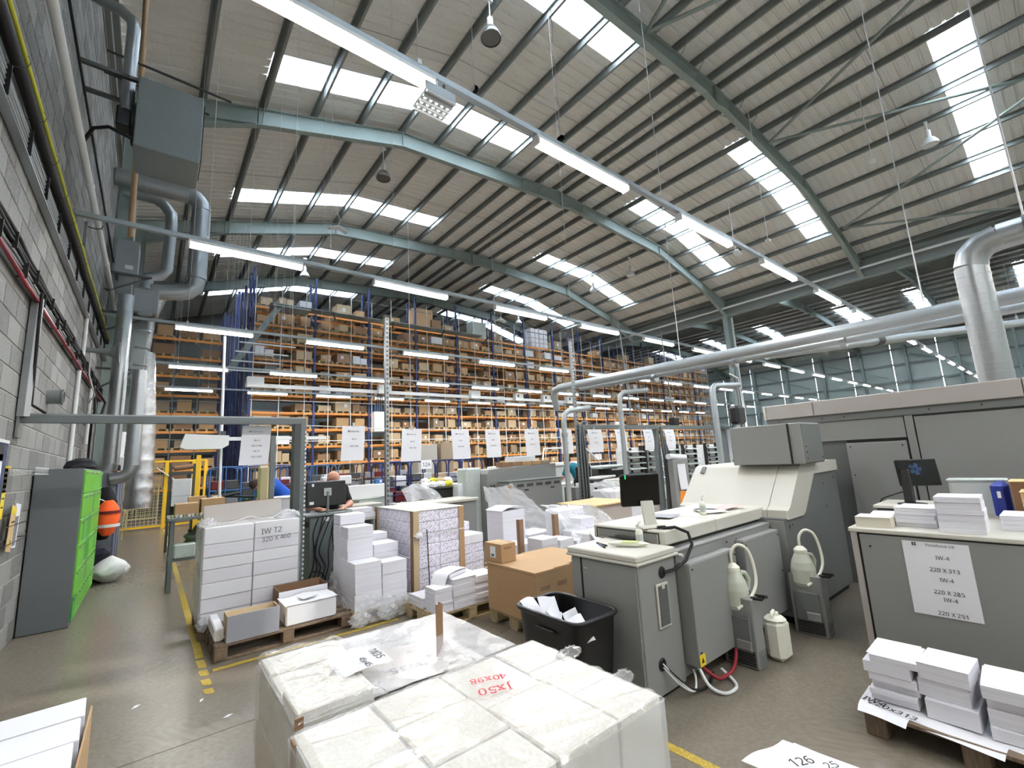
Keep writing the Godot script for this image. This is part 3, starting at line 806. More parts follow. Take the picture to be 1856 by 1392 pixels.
func build_ducts() -> void:
	# hanging warm air heater
	var hz := -7.0
	var t := thing("air_heater", "large grey box heater hung high beside the block wall", "heater", Vector3(-0.1, 5.85, hz))
	var front := [Vector2(hz + 0.02, 5.92), Vector2(hz + 0.50, 6.28), Vector2(hz + 0.50, 6.30), Vector2(hz + 0.12, 7.02), Vector2(hz - 0.75, 7.02), Vector2(hz - 0.75, 5.92)]
	put("casing", sh().bx(-0.45, 0.27, 5.92, 6.95, hz - 0.72, hz, 0.012), M.grey_paint, t)
	put("end_plate", sh().bx(0.272, 0.285, 6.0, 6.86, hz - 0.60, hz - 0.02), M.black, t)
	put("fan_guard", sh().lathe(Vector3(-0.50, 6.45, hz - 0.4), [[0.0, 0.0], [0.28, 0.0], [0.30, 0.05], [0.0, 0.05]], 18, Basis(Vector3.BACK, -PI / 2)), M.black, t)
	put("motor", sh().bx(-0.66, -0.5, 6.3, 6.6, hz - 0.5, hz - 0.25, 0.02), M.black, t)
	put("gas_hose", sh().pipe([Vector3(-0.45, 6.05, hz - 0.1), Vector3(-0.7, 6.12, hz - 0.1), Vector3(-0.85, 6.1, hz - 0.2), Vector3(-0.95, 5.9, hz - 0.3)], 0.022, 6), M.rubber, t)
	for z in [hz - 0.65, hz - 0.1]: put("bracket", sh().bx(XW + 0.02, -0.45, 6.9, 6.95, z - 0.025, z + 0.025), M.strut_dark, t)
	t = thing("flue_pipe", "shiny metal flue pipe rising beside the hanging heater and bending to the wall", "pipe", Vector3(-0.55, 6.7, hz))
	put("pipe", sh().pipe([Vector3(-0.56, 6.55, hz - 0.3), Vector3(-0.57, 7.2, hz - 0.3), Vector3(-0.57, 7.85, hz - 0.3), Vector3(-0.6, 7.98, hz - 0.3), Vector3(-0.72, 8.06, hz - 0.3), Vector3(-1.02, 8.1, hz - 0.3)], 0.075, 14), M.galvanised, t)
	t = thing("tan_pipe", "thin tan pipe hanging from the roof behind the hanging heater", "pipe", Vector3(-0.35, 5.0, -7.9))
	put("pipe", sh().tube(Vector3(-0.49, 5.5, -9.0), Vector3(-0.62, 11.6, -9.0), 0.04, 8), M.tan_pipe, t)
	for p in [[7.55, 0.2, 0.62], [7.2, 0.5, 0.35]]:
		t = thing("steel_rod", "dark steel rod reaching from the wall above the heater, %s one" % ("upper" if p[0] > 7.4 else "lower"), "rod", Vector3(-0.5, p[0], -7.4))
		put("rod", sh().tube(Vector3(-0.85, p[0] + 0.05, -7.6), Vector3(p[2], p[0] - 0.25, -7.3), 0.018, 6), M.strut_dark, t)
	# round duct with two elbows coming out of the wall
	var z := -12.6
	t = thing("round_duct", "wide galvanised duct leaving the wall and turning down behind the second light track", "duct", Vector3(0, 5.6, z))
	put("duct", sh().pipe([Vector3(XW + 0.02, 8.42, z), Vector3(0.30, 8.42, z)], 0.20, 18), M.galvanised, t)
	put("elbow", sh().pipe([Vector3(0.30, 8.42, z), Vector3(0.46, 8.38, z), Vector3(0.56, 8.24, z), Vector3(0.58, 8.08, z)], 0.205, 18), M.galvanised, t)
	put("drop", sh().pipe([Vector3(0.58, 8.08, z), Vector3(0.58, 6.3, z)], 0.20, 18), M.galvanised, t)
	put("elbow", sh().pipe([Vector3(0.58, 6.3, z), Vector3(0.55, 6.08, z), Vector3(0.42, 5.95, z), Vector3(0.25, 5.9, z), Vector3(-0.25, 5.82, z)], 0.18, 16), M.galvanised, t)
	for x in [-0.5, 0.28]: put("joint_band", sh().tube(Vector3(x, 8.42, z), Vector3(x + 0.03, 8.42, z), 0.21, 18), M.track_steel, t)
	t = thing("round_duct", "narrower duct with an elbow in front of the wide wall duct's drop", "duct", Vector3(0, 5.6, -13.6))
	put("duct", sh().pipe([Vector3(-0.95, 8.62, -13.6), Vector3(-0.35, 8.62, -13.6), Vector3(-0.15, 8.52, -13.6), Vector3(0.0, 8.3, -13.6), Vector3(0.02, 8.05, -13.6), Vector3(0.0, 6.75, -13.6), Vector3(-0.12, 6.6, -13.6), Vector3(-0.34, 6.52, -13.6), Vector3(-0.38, 6.2, -13.6)], 0.13, 14), M.galvanised, t)
	t = thing("square_duct", "stack of square grey metal duct boxes beside the block wall", "duct", Vector3(-0.6, 4.2, -12.6))
	put("upper_box", sh().bx(-0.92, -0.52, 6.2, 7.0, -13.3, -12.7, 0.01), M.galvanised, t)
	put("label_plate", sh().bx(-0.74, -0.60, 6.3, 6.4, -12.7, -12.69), M.white_metal, t)
	put("neck", sh().bx(-0.84, -0.60, 5.5, 6.2, -13.2, -12.8), M.galvanised, t)
	put("lower_box", sh().bx(-0.55, -0.10, 5.25, 5.8, -13.0, -12.4, 0.01), M.galvanised, t)
	put("lower_neck", sh().bx(-0.50, -0.26, 3.8, 5.25, -13.0, -12.6), M.grey_paint, t)
	for p in [[6.1, -0.9, 0.0], [5.2, -0.7, 0.1], [3.95, -0.75, -0.1]]:
		put("bracket_arm", sh().bx(XW + 0.02, p[2] - 0.25, p[0], p[0] + 0.04, -12.55, -12.5), M.strut_dark, t)
		put("bracket_strut", sh().bar(Vector3(XW + 0.06, p[0] - 0.42, -12.53), Vector3(p[2] - 0.3, p[0], -12.53), 0.035, 0.035), M.strut_dark, t)
	for p in [[-0.62, -11.8, 5.4, 1.95, 0.13, "nearer to the wall"], [-0.30, -11.6, 3.8, 1.9, 0.12, "beside the foil duct"]]:
		t = thing("spiral_duct", "shiny vertical spiral duct %s ending in an elbow" % p[5], "duct", Vector3(p[0], 1.7, p[1]))
		put("duct", sh().tube(Vector3(p[0], p[3], p[1]), Vector3(p[0], p[2], p[1]), p[4], 18), M.galvanised, t)
		put("elbow", sh().pipe([Vector3(p[0], p[3], p[1]), Vector3(p[0] - 0.02, p[3] - 0.13, p[1]), Vector3(p[0] - 0.12, p[3] - 0.22, p[1]), Vector3(p[0] - 0.3, p[3] - 0.25, p[1])], p[4], 16), M.galvanised, t)
		for i in 9: put("seam", sh().tube(Vector3(p[0], p[3] + 0.2 + i * 0.36, p[1]), Vector3(p[0], p[3] + 0.215 + i * 0.36, p[1]), p[4] + 0.006, 18), M.track_steel, t)
	t = thing("foil_duct", "crumpled silver foil wrapped duct standing behind the yellow guard", "duct", Vector3(-0.2, 0, -15.2))
	var tube := func(r0: float, r1: float, y0: float, y1: float, x0: float, x1: float, k: int) -> Sh:
		return sh().grid(36, k, func(u: float, v: float) -> Vector3:
			var a := -u * TAU
			var y := lerpf(y0, y1, v)
			var r := lerpf(r0, r1, v) * (1.0 + 0.07 * noi.get_noise_3d(cos(a) * 60, y * 90, sin(a) * 60) - 0.05 * absf(sin(y * 9.0)))
			return Vector3(lerpf(x0, x1, v) + cos(a) * r, y, -15.2 + sin(a) * r))
	put("lower_wrap", tube.call(0.30, 0.27, 0.9, 2.9, -0.2, -0.22, 60), M.foil, t)
	put("upper_wrap", tube.call(0.27, 0.20, 2.9, 4.95, -0.22, -0.28, 60), M.foil, t)
	put("neck_wrap", tube.call(0.12, 0.12, 4.95, 6.0, -0.33, -0.25, 36), M.foil, t)
	put("bend_wrap", tube.call(0.15, 0.19, 6.0, 6.9, -0.25, -0.02, 30), M.foil, t)
	t = thing("white_canister", "white box with a white pipe stub on top near the wall ducts", "box", Vector3(-0.62, 1.9, -13.5))
	put("box", sh().bx(-0.8, -0.42, 1.62, 2.15, -13.7, -13.3, 0.03), M.white_metal, t)
	put("stub", sh().tube(Vector3(-0.6, 2.15, -13.5), Vector3(-0.58, 2.7, -13.5), 0.10, 12), M.white_metal, t)
	put("bracket", sh().bx(XW + 0.01, -0.78, 1.8, 1.9, -13.55, -13.45), M.strut_dark, t)
func build_lockers() -> void:
	var t := thing("locker_block", "tall grey locker block with many small green doors against the block wall", "lockers", Vector3(-0.83, 0, -8.8))
	put("carcass", sh().bx(XW + 0.02, -0.63, 0.0, 1.80, -10.05, -7.55, 0.006), M.locker_grey, t)
	put("side_panel", sh().bx(XW + 0.015, -0.628, 0.005, 1.805, -7.552, -7.535, 0.003), M.locker_grey, t)
	var k := 0
	for i in 10:
		for j in 6:
			var z := -7.57 - i * 0.247
			var y := 0.04 + j * 0.291
			var deep: bool = (i in [3, 4] and j in [2, 3]) or (i * 7 + j * 5) % 11 == 0
			var d := put("door", sh().bx(-0.632, -0.612, y + 0.006, y + 0.285, z - 0.241, z - 0.006, 0.004), M.locker_green_deep if deep else M.locker_green, t)
			if d: put("lock", sh().bx(-0.612, -0.596, y + 0.235, y + 0.262, z - 0.06, z - 0.035, 0.003), M.chrome, d)
	t = thing("black_helmet_bag", "black rounded bag lying on top of the green door lockers", "bag", Vector3(-0.8, 1.80, -9.2))
	put("bag", sh().lathe(Vector3(-0.82, 1.803, -9.3), [[0.0, 0.0], [0.16, 0.0], [0.19, 0.06], [0.15, 0.14], [0.06, 0.18], [0, 0.185]], 16), M.cloth_black, t)
	put("flap", sh().lathe(Vector3(-0.75, 1.803, -8.95), [[0.0, 0.0], [0.12, 0.0], [0.14, 0.04], [0.09, 0.08], [0, 0.09]], 14), M.cloth_black, t)
	t = thing("steel_cabinet", "second tall grey cabinet with dark blue front beyond the hanging jackets", "cabinet", Vector3(-0.75, 0, -12))
	put("carcass", sh().bx(XW + 0.02, -0.50, 0.0, 1.78, -14.5, -11.6, 0.006), M.locker_grey, t)
	for i in 6: put("door", sh().bx(-0.502, -0.485, 0.05, 1.73, -11.63 - i * 0.475, -12.08 - i * 0.475, 0.004), M.board_blue if i % 2 == 0 else M.locker_grey, t)
	for i in 6: put("handle", sh().bx(-0.485, -0.47, 1.1, 1.25, -12.02 - i * 0.475, -12.0 - i * 0.475), M.chrome, t)
	t = thing("brown_tray", "flat brown tray with papers on the second grey cabinet", "tray", Vector3(-0.75, 1.78, -12))
	put("tray", sh().bx(-1.0, -0.5, 1.783, 1.82, -12.6, -11.7, 0.01), M.kraft_dark, t)
	put("contents", sh().bx(-0.7, -0.52, 1.82, 1.95, -13.4, -12.8, 0.01), M.cloth_navy, t)
	# coats between the two cabinets
	var coat := func(called: String, label: String, m: Material, x: float, z: float, y0: float, y1: float, w: float, d: float) -> Node3D:
		var c := thing(called, label, "jacket", Vector3(x, y0, z), "jackets hung between the cabinets")
		put("cloth", sh().grid(24, 16, func(u: float, v: float) -> Vector3:
			var a := -u * TAU
			var r := sin(PI * clampf(v, 0.02, 0.98)) ** 0.35
			var wob := 1.0 + 0.16 * noi.get_noise_3d(cos(a) * 40 + x * 99, v * 80, sin(a) * 40)
			return Vector3(x + cos(a) * d * r * wob, lerpf(y0, y1, v), z + sin(a) * w * r * wob * (1.0 - 0.45 * v * v))), m, c)
		put("hanger_hook", sh().tube(Vector3(x, y1 - 0.05, z), Vector3(x - 0.2, y1 + 0.08, z), 0.01, 5), M.chrome, c)
		return c
	var j: Node3D = coat.call("jacket", "bright orange hi-vis jacket hanging past the green lockers", M.orange, -0.52, -10.5, 0.72, 1.30, 0.20, 0.15)
	for y in [0.86, 1.08]: put("reflective_band", sh().grid(20, 2, func(u: float, v: float) -> Vector3: return Vector3(-0.52 - cos(u * TAU) * -0.165, y + v * 0.05, -10.5 - sin(u * TAU) * 0.2)), M.maroon if y > 1 else M.bag_white, j)
	coat.call("jacket", "long black jacket hanging behind the orange hi-vis one", M.cloth_black, -0.60, -10.95, 0.62, 1.52, 0.26, 0.17)
	t = thing("navy_bag", "dark navy holdall on the floor under the hanging jackets", "bag", Vector3(-0.6, 0, -10.7))
	put("body", sh().bx(-0.75, -0.45, 0.0, 0.52, -11.2, -10.4, 0.08), M.cloth_navy, t)
	t = thing("plastic_bag", "crumpled white plastic carrier bag on the floor by the lockers", "bag", Vector3(-0.5, 0, -10.25))
	put("body", sh().grid(28, 16, func(u: float, v: float) -> Vector3:
		var a := -u * TAU
		var r := sin(PI * clampf(v * 0.86 + 0.12, 0.0, 1.0)) * 0.24 * (1.0 + 0.22 * noi.get_noise_3d(cos(a) * 70, v * 110, sin(a) * 70))
		return Vector3(-0.42 + cos(a) * r, 0.004 + 0.40 * v, -10.28 + sin(a) * r)), M.bag_white, t)
	# notice board and leaflet rack at the near end
	t = thing("notice_board", "blue notice board with a white paper at the frame edge on the block wall", "notice board", Vector3(XW, 1.55, -5.6))
	put("board", sh().bx(XW + 0.004, XW + 0.02, 1.40, 2.02, -6.12, -5.0), M.board_blue, t)
	put("frame", sh().bx(XW + 0.004, XW + 0.026, 2.02, 2.05, -6.14, -5.0), M.white_metal, t)
	put("notice", sh().bx(XW + 0.02, XW + 0.022, 1.66, 1.92, -5.98, -5.6), M.paper, t)
	put("dark_notice", sh().bx(XW + 0.02, XW + 0.022, 1.86, 2.0, -6.0, -5.8), M.black, t)
	t = thing("safety_sign", "tall yellow safety sign with black marks beside the blue board", "sign", Vector3(XW, 1.5, -6.25))
	put("panel", sh().bx(XW + 0.004, XW + 0.012, 1.34, 1.80, -6.30, -6.17), M.sign_yellow, t)
	put("checker_panel", sh().bx(XW + 0.004, XW + 0.012, 1.58, 1.80, -6.302, -6.172), M.sign_yellow, t)
	for i in 4: put("stripe", sh().bx(XW + 0.012, XW + 0.014, 1.60 + i * 0.05, 1.622 + i * 0.05, -6.29, -6.18), M.black, t)
	for y in [1.52, 1.44]: put("text_bar", sh().bx(XW + 0.012, XW + 0.0135, y, y + 0.014, -6.27, -6.20), M.ink, t)
	put("bracket", sh().bx(XW + 0.002, XW + 0.03, 1.80, 1.82, -6.31, -6.16), M.sign_yellow, t)
	t = thing("wire_shelf", "small white wire rack on the wall above the leaflets", "rack", Vector3(XW, 1.76, -6.6))
	for y in [1.74, 1.80]: put("wire", sh().tube(Vector3(XW + 0.18, y, -6.36), Vector3(XW + 0.18, y, -7.1), 0.006, 6), M.white_metal, t)
	for i in 14: put("wire", sh().pipe([Vector3(XW + 0.01, 1.80, -6.38 - i * 0.054), Vector3(XW + 0.01, 1.74, -6.38 - i * 0.054), Vector3(XW + 0.18, 1.74, -6.38 - i * 0.054), Vector3(XW + 0.18, 1.80, -6.38 - i * 0.054)], 0.003, 4), M.white_metal, t)
	t = thing("leaflet_holder", "wire holder on the block wall with safety leaflets in it", "rack", Vector3(XW, 1.1, -6.5))
	for y in [1.12, 1.28]: put("wire", sh().tube(Vector3(XW + 0.10, y, -5.9), Vector3(XW + 0.10, y, -6.95), 0.004, 6), M.black, t)
	for z in [-5.9, -6.95]: put("wire", sh().tube(Vector3(XW, 1.12, z), Vector3(XW + 0.10, 1.12, z), 0.004, 6), M.black, t)
	var lf := thing("leaflet", "yellow edged safety leaflet with a warning triangle in the wall holder", "leaflet", Vector3(XW, 1.1, -6.45))
	var B2 := Basis(Vector3.UP, PI / 2)
	put("sheet", sh().box(Vector3(XW + 0.06, 1.24, -6.42), Vector3(0.004, 0.42, 0.20), 0, Basis(Vector3.RIGHT, -0.15)), M.tan_cover, lf)
	put("header", sh().box(Vector3(XW + 0.063, 1.40, -6.44), Vector3(0.004, 0.06, 0.18), 0, Basis(Vector3.RIGHT, -0.15)), M.sign_yellow, lf)
	words("PRECAUTIONS", 0.016, M.ink, lf, Vector3(0.066, 0.20, 0.02), B2)
	put("triangle", sh().prism([Vector2(-6.45, 1.08), Vector2(-6.36, 1.08), Vector2(-6.405, 1.155)], 0, XW + 0.062, XW + 0.065), M.sign_yellow, lf)
	put("triangle_mark", sh().prism([Vector2(-6.41, 1.10), Vector2(-6.40, 1.10), Vector2(-6.398, 1.135), Vector2(-6.412, 1.135)], 0, XW + 0.065, XW + 0.067), M.ink, lf)
	lf = thing("leaflet", "white leaflet with dark bars behind the yellow one in the wall holder", "leaflet", Vector3(XW, 1.1, -6.65))
	put("sheet", sh().box(Vector3(XW + 0.05, 1.25, -6.66), Vector3(0.004, 0.42, 0.22), 0, Basis(Vector3.RIGHT, -0.1)), M.paper, lf)
	for i in 3: put("bar", sh().box(Vector3(XW + 0.053, 1.2, -6.60 - i * 0.05), Vector3(0.003, 0.28, 0.016), 0, Basis(Vector3.RIGHT, -0.1)), M.ink, lf)
# ---------------------------------------------------------------- racking
const LEVELS := [1.13, 1.95, 2.77, 3.6, 4.4, 5.22, 6.1, 6.95, 7.8, 8.65, 9.5]
func small_pallet_mesh() -> ArrayMesh:
	var s := sh()
	for i in 3:
		s.box(Vector3(-0.33 + i * 0.33, 0.055, 0), Vector3(0.09, 0.07, 0.9))
		s.box(Vector3(-0.33 + i * 0.33, 0.01, 0), Vector3(0.09, 0.02, 0.9))
	for i in 4: s.box(Vector3(0, 0.10, -0.4 + i * 0.267), Vector3(0.76, 0.02, 0.12))
	return s.mesh()
func build_racking() -> void:
	O = Vector3.ZERO
	var pal := small_pallet_mesh()
	pal.surface_set_material(0, M.pallet_wood)
	var unit := sh().box(Vector3(0, 0.5, 0), Vector3.ONE, 0.012).mesh()
	var t := thing("pallet_rack", "huge blue and orange pallet racking full of cartons at the back of the hall", "racking", Vector3(3.3, 0, -23.8))
	for k in 16:
		var x := 3.32 + 2.8 * k
		var top := 11.4 if k < 12 else 10.9
		for z in [-23.30, -24.35]: put("upright", sh().bx(x - 0.05, x + 0.05, 0, top, z - 0.04, z + 0.04), M.rack_blue, t)
		var br := sh()
		for i in 9: br.bar(Vector3(x, 0.3 + i * 1.2, -23.3 if i % 2 else -24.35), Vector3(x, 1.5 + i * 1.2, -24.35 if i % 2 else -23.3), 0.03, 0.03)
		put("lattice", br, M.rack_blue, t)
		if k < 15:
			for l in LEVELS: put("beam", sh().bx(x + 0.05, x + 2.75, l - 0.11, l, -23.34, -23.29), M.rack_orange, t)
	for l in LEVELS: put("rear_beam", sh().bx(3.3, 45.3, l - 0.11, l, -24.37, -24.32), M.rack_orange, t)
	# netting frame in front of the racking: pale posts and rails
	var nf := thing("netting_grid", "pale grid of posts and rails standing in front of the racking", "frame", Vector3(3.3, 0, -23.05))
	for i in 38: put("post", sh().tube(Vector3(3.38 + 1.12 * i, 0, -23.05), Vector3(3.38 + 1.12 * i, 10.5 if i % 2 else 10.9, -23.05), 0.022, 5), M.white_metal, nf)
	for y in [1.05, 2.98, 4.9, 6.02, 6.86, 7.72, 8.58, 9.42, 10.5]: put("rail", sh().tube(Vector3(3.3, y, -23.05), Vector3(45, y, -23.05), 0.020, 5), M.white_metal if y < 5 else M.grey_paint, nf)
	# end frames of further runs behind, seen edge on
	for i in 5:
		var z := -25.6 - i * 2.4
		var e := thing("rack_run", "blue upright frame of a further racking run, %s behind the front end frame" % NTH[i], "racking", Vector3(3.3, 0, z))
		for d in [0.0, -1.0]: put("upright", sh().bx(3.22, 3.34, 0, 11.2 + (i % 2) * 0.5, z + d - 0.05, z + d + 0.05), M.rack_blue if i % 2 else M.navy, e)
		for y in 8: put("brace", sh().bar(Vector3(3.28, 0.4 + y * 1.3, z), Vector3(3.28, 1.6 + y * 1.3, z - 1.0), 0.03, 0.03), M.rack_blue, e)
	# load: cartons on small pallets
	var browns := [M.kraft, M.kraft, M.kraft_grey, M.kraft_pale, M.kraft_dark, M.kraft_pale]
	O = Vector3.ZERO
	var far := {}
	var farp := []
	var n := 0
	for k in 15:
		for li in LEVELS.size():
			var x := 3.46 + 2.8 * k
			var idx := 0
			for s in 3:
				var r := rng.randf()
				if r < 0.08 or (li == 10 and r < 0.55): continue
				var w := rng.randf_range(0.46, 0.80)
				var hh := rng.randf_range(0.26, 0.52)
				if li == 10: hh *= rng.randf_range(0.9, 1.6)
				var cx := x + 0.42 + s * 0.89
				var cz := -23.34 - 0.42 + rng.randf_range(-0.04, 0.03)
				var m: Material = browns[rng.randi() % 6]
				if rng.randf() < 0.07: m = M.paper
				if k == 2 and li == 4 and s == 0: m = M.trolley_blue
				if li == 5 and s == 1 and k % 3 == 1: m = M.grey_board
				var two := rng.randf() < 0.3 and w > 0.55
				var tr := Transform3D(Basis.from_scale(Vector3(w * (0.5 if two else 1.0), hh, 0.8)), Vector3(cx - (w * 0.26 if two else 0.0), LEVELS[li] + 0.112, cz))
				if n < 297:
					var tone := "brown"
					if m == M.paper: tone = "white"
					elif m == M.trolley_blue: tone = "blue wrapped"
					elif m == M.grey_board: tone = "grey"
					elif m == M.kraft_pale: tone = "pale brown"
					var lab := "%s carton, %s along, %s bay from block wall, %s shelf down the racking" % [tone, NTH[idx], NTH[k], NTH[10 - li]]
					idx += 1
					var c := inst(numbered("carton"), unit, m, self, tr.origin)
					c.scale = tr.basis.get_scale()
					tag(c, lab, "carton", "cartons on the racking")
					n += 1
					if w > 0.5 and hh > 0.3 and rng.randf() < 0.55:
						var l := inst("paper_label", unit, M.paper, c, Vector3(rng.randf_range(-0.2, 0.2), 0.4, 0.501))
						l.scale = Vector3(0.22, 0.35, 0.004)
					var p := inst(numbered("small_pallet"), pal, null, self, Vector3(cx, LEVELS[li], cz))
					tag(p, "pallet under carton " + lab.substr(lab.find(",") + 2), "pallet", "small pallets on the racking")
				else:
					if not far.has(m): far[m] = []
					far[m].append(tr)
					farp.append(Transform3D(Basis(), Vector3(cx, LEVELS[li], cz)))
				if two:
					if not far.has(m): far[m] = []
					far[m].append(Transform3D(Basis.from_scale(Vector3(w * 0.46, hh * rng.randf_range(0.7, 1.0), 0.75)), Vector3(cx + w * 0.26, LEVELS[li] + 0.112, cz)))
				# what stands behind
				if not far.has(M.kraft_dark): far[M.kraft_dark] = []
				far[M.kraft_dark].append(Transform3D(Basis.from_scale(Vector3(0.8, 0.55, 0.7)), Vector3(cx, LEVELS[li] + 0.01, cz - 2.0)))
	var cl := thing("carton_mass", "farther cartons along the racking and behind the front row", "cartons")
	cl.set_meta("kind", "stuff")
	for m in far:
		var mm := MultiMesh.new()
		mm.transform_format = MultiMesh.TRANSFORM_3D
		var um: ArrayMesh = unit.duplicate()
		um.surface_set_material(0, m)
		mm.mesh = um
		mm.instance_count = far[m].size()
		for i in far[m].size(): mm.set_instance_transform(i, far[m][i])
		var o := MultiMeshInstance3D.new()
		o.name = "carton_rows"
		o.multimesh = mm
		o.set_meta("kind", "stuff")
		cl.add_child(o, true)
	var pm := MultiMesh.new()
	pm.transform_format = MultiMesh.TRANSFORM_3D
	pm.mesh = pal
	pm.instance_count = farp.size()
	for i in farp.size(): pm.set_instance_transform(i, farp[i])
	var po := MultiMeshInstance3D.new()
	po.name = "pallet_mass"
	po.multimesh = pm
	tag(po, "wooden pallets under the farther cartons on the racking", "pallets", "", "stuff")
	add_child(po)
	# the rack bay by the wall, its dim light put into darker colours
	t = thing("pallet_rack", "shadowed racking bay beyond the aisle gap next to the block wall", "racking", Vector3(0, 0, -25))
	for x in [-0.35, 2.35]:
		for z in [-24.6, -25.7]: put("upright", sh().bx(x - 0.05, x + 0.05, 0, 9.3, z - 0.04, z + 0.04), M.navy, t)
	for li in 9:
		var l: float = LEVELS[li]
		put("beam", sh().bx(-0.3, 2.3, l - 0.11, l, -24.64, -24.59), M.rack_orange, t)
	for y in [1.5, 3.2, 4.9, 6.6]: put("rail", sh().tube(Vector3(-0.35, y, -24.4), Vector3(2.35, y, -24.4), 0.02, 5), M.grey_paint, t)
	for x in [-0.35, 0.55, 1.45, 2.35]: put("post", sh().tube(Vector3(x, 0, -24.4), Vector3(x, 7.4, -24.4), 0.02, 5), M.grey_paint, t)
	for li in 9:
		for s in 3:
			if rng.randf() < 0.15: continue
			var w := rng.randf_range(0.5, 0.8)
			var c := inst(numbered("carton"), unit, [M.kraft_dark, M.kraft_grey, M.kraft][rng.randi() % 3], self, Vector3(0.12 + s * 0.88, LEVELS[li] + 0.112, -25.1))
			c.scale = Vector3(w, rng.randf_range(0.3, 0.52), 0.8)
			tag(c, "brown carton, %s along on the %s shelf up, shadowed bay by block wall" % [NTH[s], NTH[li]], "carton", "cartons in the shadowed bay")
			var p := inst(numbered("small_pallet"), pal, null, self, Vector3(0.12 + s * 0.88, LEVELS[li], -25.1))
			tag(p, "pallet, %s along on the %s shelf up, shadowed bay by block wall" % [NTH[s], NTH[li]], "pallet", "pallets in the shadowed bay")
	# top deck, its edge mesh and loose loads
	t = thing("rack_walkway", "grey steel walkway deck along the top edge of the racking", "walkway", Vector3(4, 9.45, -22.7))
	for i in 8: put("deck_panel", sh().bx(3.9 + i * 1.5, 5.36 + i * 1.5, 9.38, 9.43, -23.0, -22.35), M.grey_paint, t)
	for i in 4: put("cross_bar", sh().bar(Vector3(6.7 + i * 3.2, 9.36, -22.3), Vector3(7.1 + i * 3.2, 9.36, -23.3), 0.08, 0.05), M.strut_dark, t)
	t = thing("rack_stair", "steel stair channel sloping down in front of the racking's wall end", "stair", Vector3(3, 6, -22.5))
	put("stringer", sh().bar(Vector3(4.25, 9.2, -22.5), Vector3(2.35, 5.95, -22.5), 0.5, 0.08), M.grey_paint, t)
	put("side_plate", sh().bar(Vector3(4.25, 9.25, -22.22), Vector3(2.35, 6.0, -22.22), 0.03, 0.25), M.frame_grey, t)
	put("landing", sh().bx(3.9, 5.6, 9.2, 9.26, -22.9, -22.1), M.grey_paint, t)
	for i in 4:
		t = thing("hanging_rail", "short grey rail hung on wires before the stair, %s one down" % NTH[i], "rail", Vector3(3, 7.2 - i * 0.42, -21.8))
		put("rail", sh().bx(2.65 - i * 0.14, 4.9 - i * 0.3, 7.2 - i * 0.42, 7.25 - i * 0.42, -21.85, -21.8), M.white_metal, t)
		for x in [2.75 - i * 0.14, 4.6 - i * 0.3]: put("wire", sh().tube(Vector3(x, 7.25 - i * 0.42, -21.82), Vector3(x, prof(x), -21.82), 0.006, 4), M.wire, t)
	t = thing("white_crate_stack", "block of stacked white crates on the racking's top deck", "crates", Vector3(21.6, 9.5, -23.8))
	for i in 4:
		for j in 4: put("crate", sh().bx(20.9 + i * 0.42, 21.28 + i * 0.42, 9.53 + j * 0.36, 9.86 + j * 0.36, -24.2, -23.4, 0.02), M.paper, t)
	t = thing("tall_carton", "tall brown carton standing on the racking's top deck", "carton", Vector3(12.4, 9.5, -23.8))
	put("body", sh().bx(11.7, 13.0, 9.5, 10.9, -24.2, -23.5, 0.01), M.kraft, t)
	t = thing("wrapped_load", "pale wrapped load on the racking's top deck", "load", Vector3(16.4, 9.5, -23.8))
	put("body", sh().bx(15.9, 17.0, 9.5, 10.7, -24.2, -23.5, 0.01), M.cladding, t)
	# white busbar across the hall with tap-off boxes
	t = thing("busbar_trunking", "long white busbar trunking with tap off boxes in front of the racking", "trunking", Vector3(2.4, 4.8, -18.5))
	put("trunking", sh().bx(2.5, 24.5, 4.72, 4.86, -18.56, -18.44), M.white_metal, t)
	for x in [2.5, 7.4, 12.1, 14.9, 16.9, 18.8]:
		var b := put("tap_box", sh().bx(x, x + 0.55, 4.68, 5.06, -18.42, -18.18, 0.01), M.white_metal, t)
		if x > 10 and x != 12.1: put("handle", sh().bx(x + 0.15, x + 0.22, 4.86, 5.0, -18.18, -18.15), M.black, b)
	for x in [4.0, 9.0, 14.0, 19.0]: put("hanger", sh().tube(Vector3(x, 4.86, -18.5), Vector3(x, prof(x), -18.5), 0.012, 5), M.wire, t)
	t = thing("isolator_box", "white isolator box hanging on cables under the busbar", "electrical box", Vector3(7.5, 3.3, -18.3))
	put("box", sh().bx(7.2, 7.75, 3.05, 3.9, -18.45, -18.2, 0.02), M.white_metal, t)
	for i in 4: put("cable", sh().tube(Vector3(7.32 + i * 0.1, 3.88, -18.3), Vector3(7.42 + i * 0.06, 4.75, -18.4), 0.025, 6), M.rubber, t)
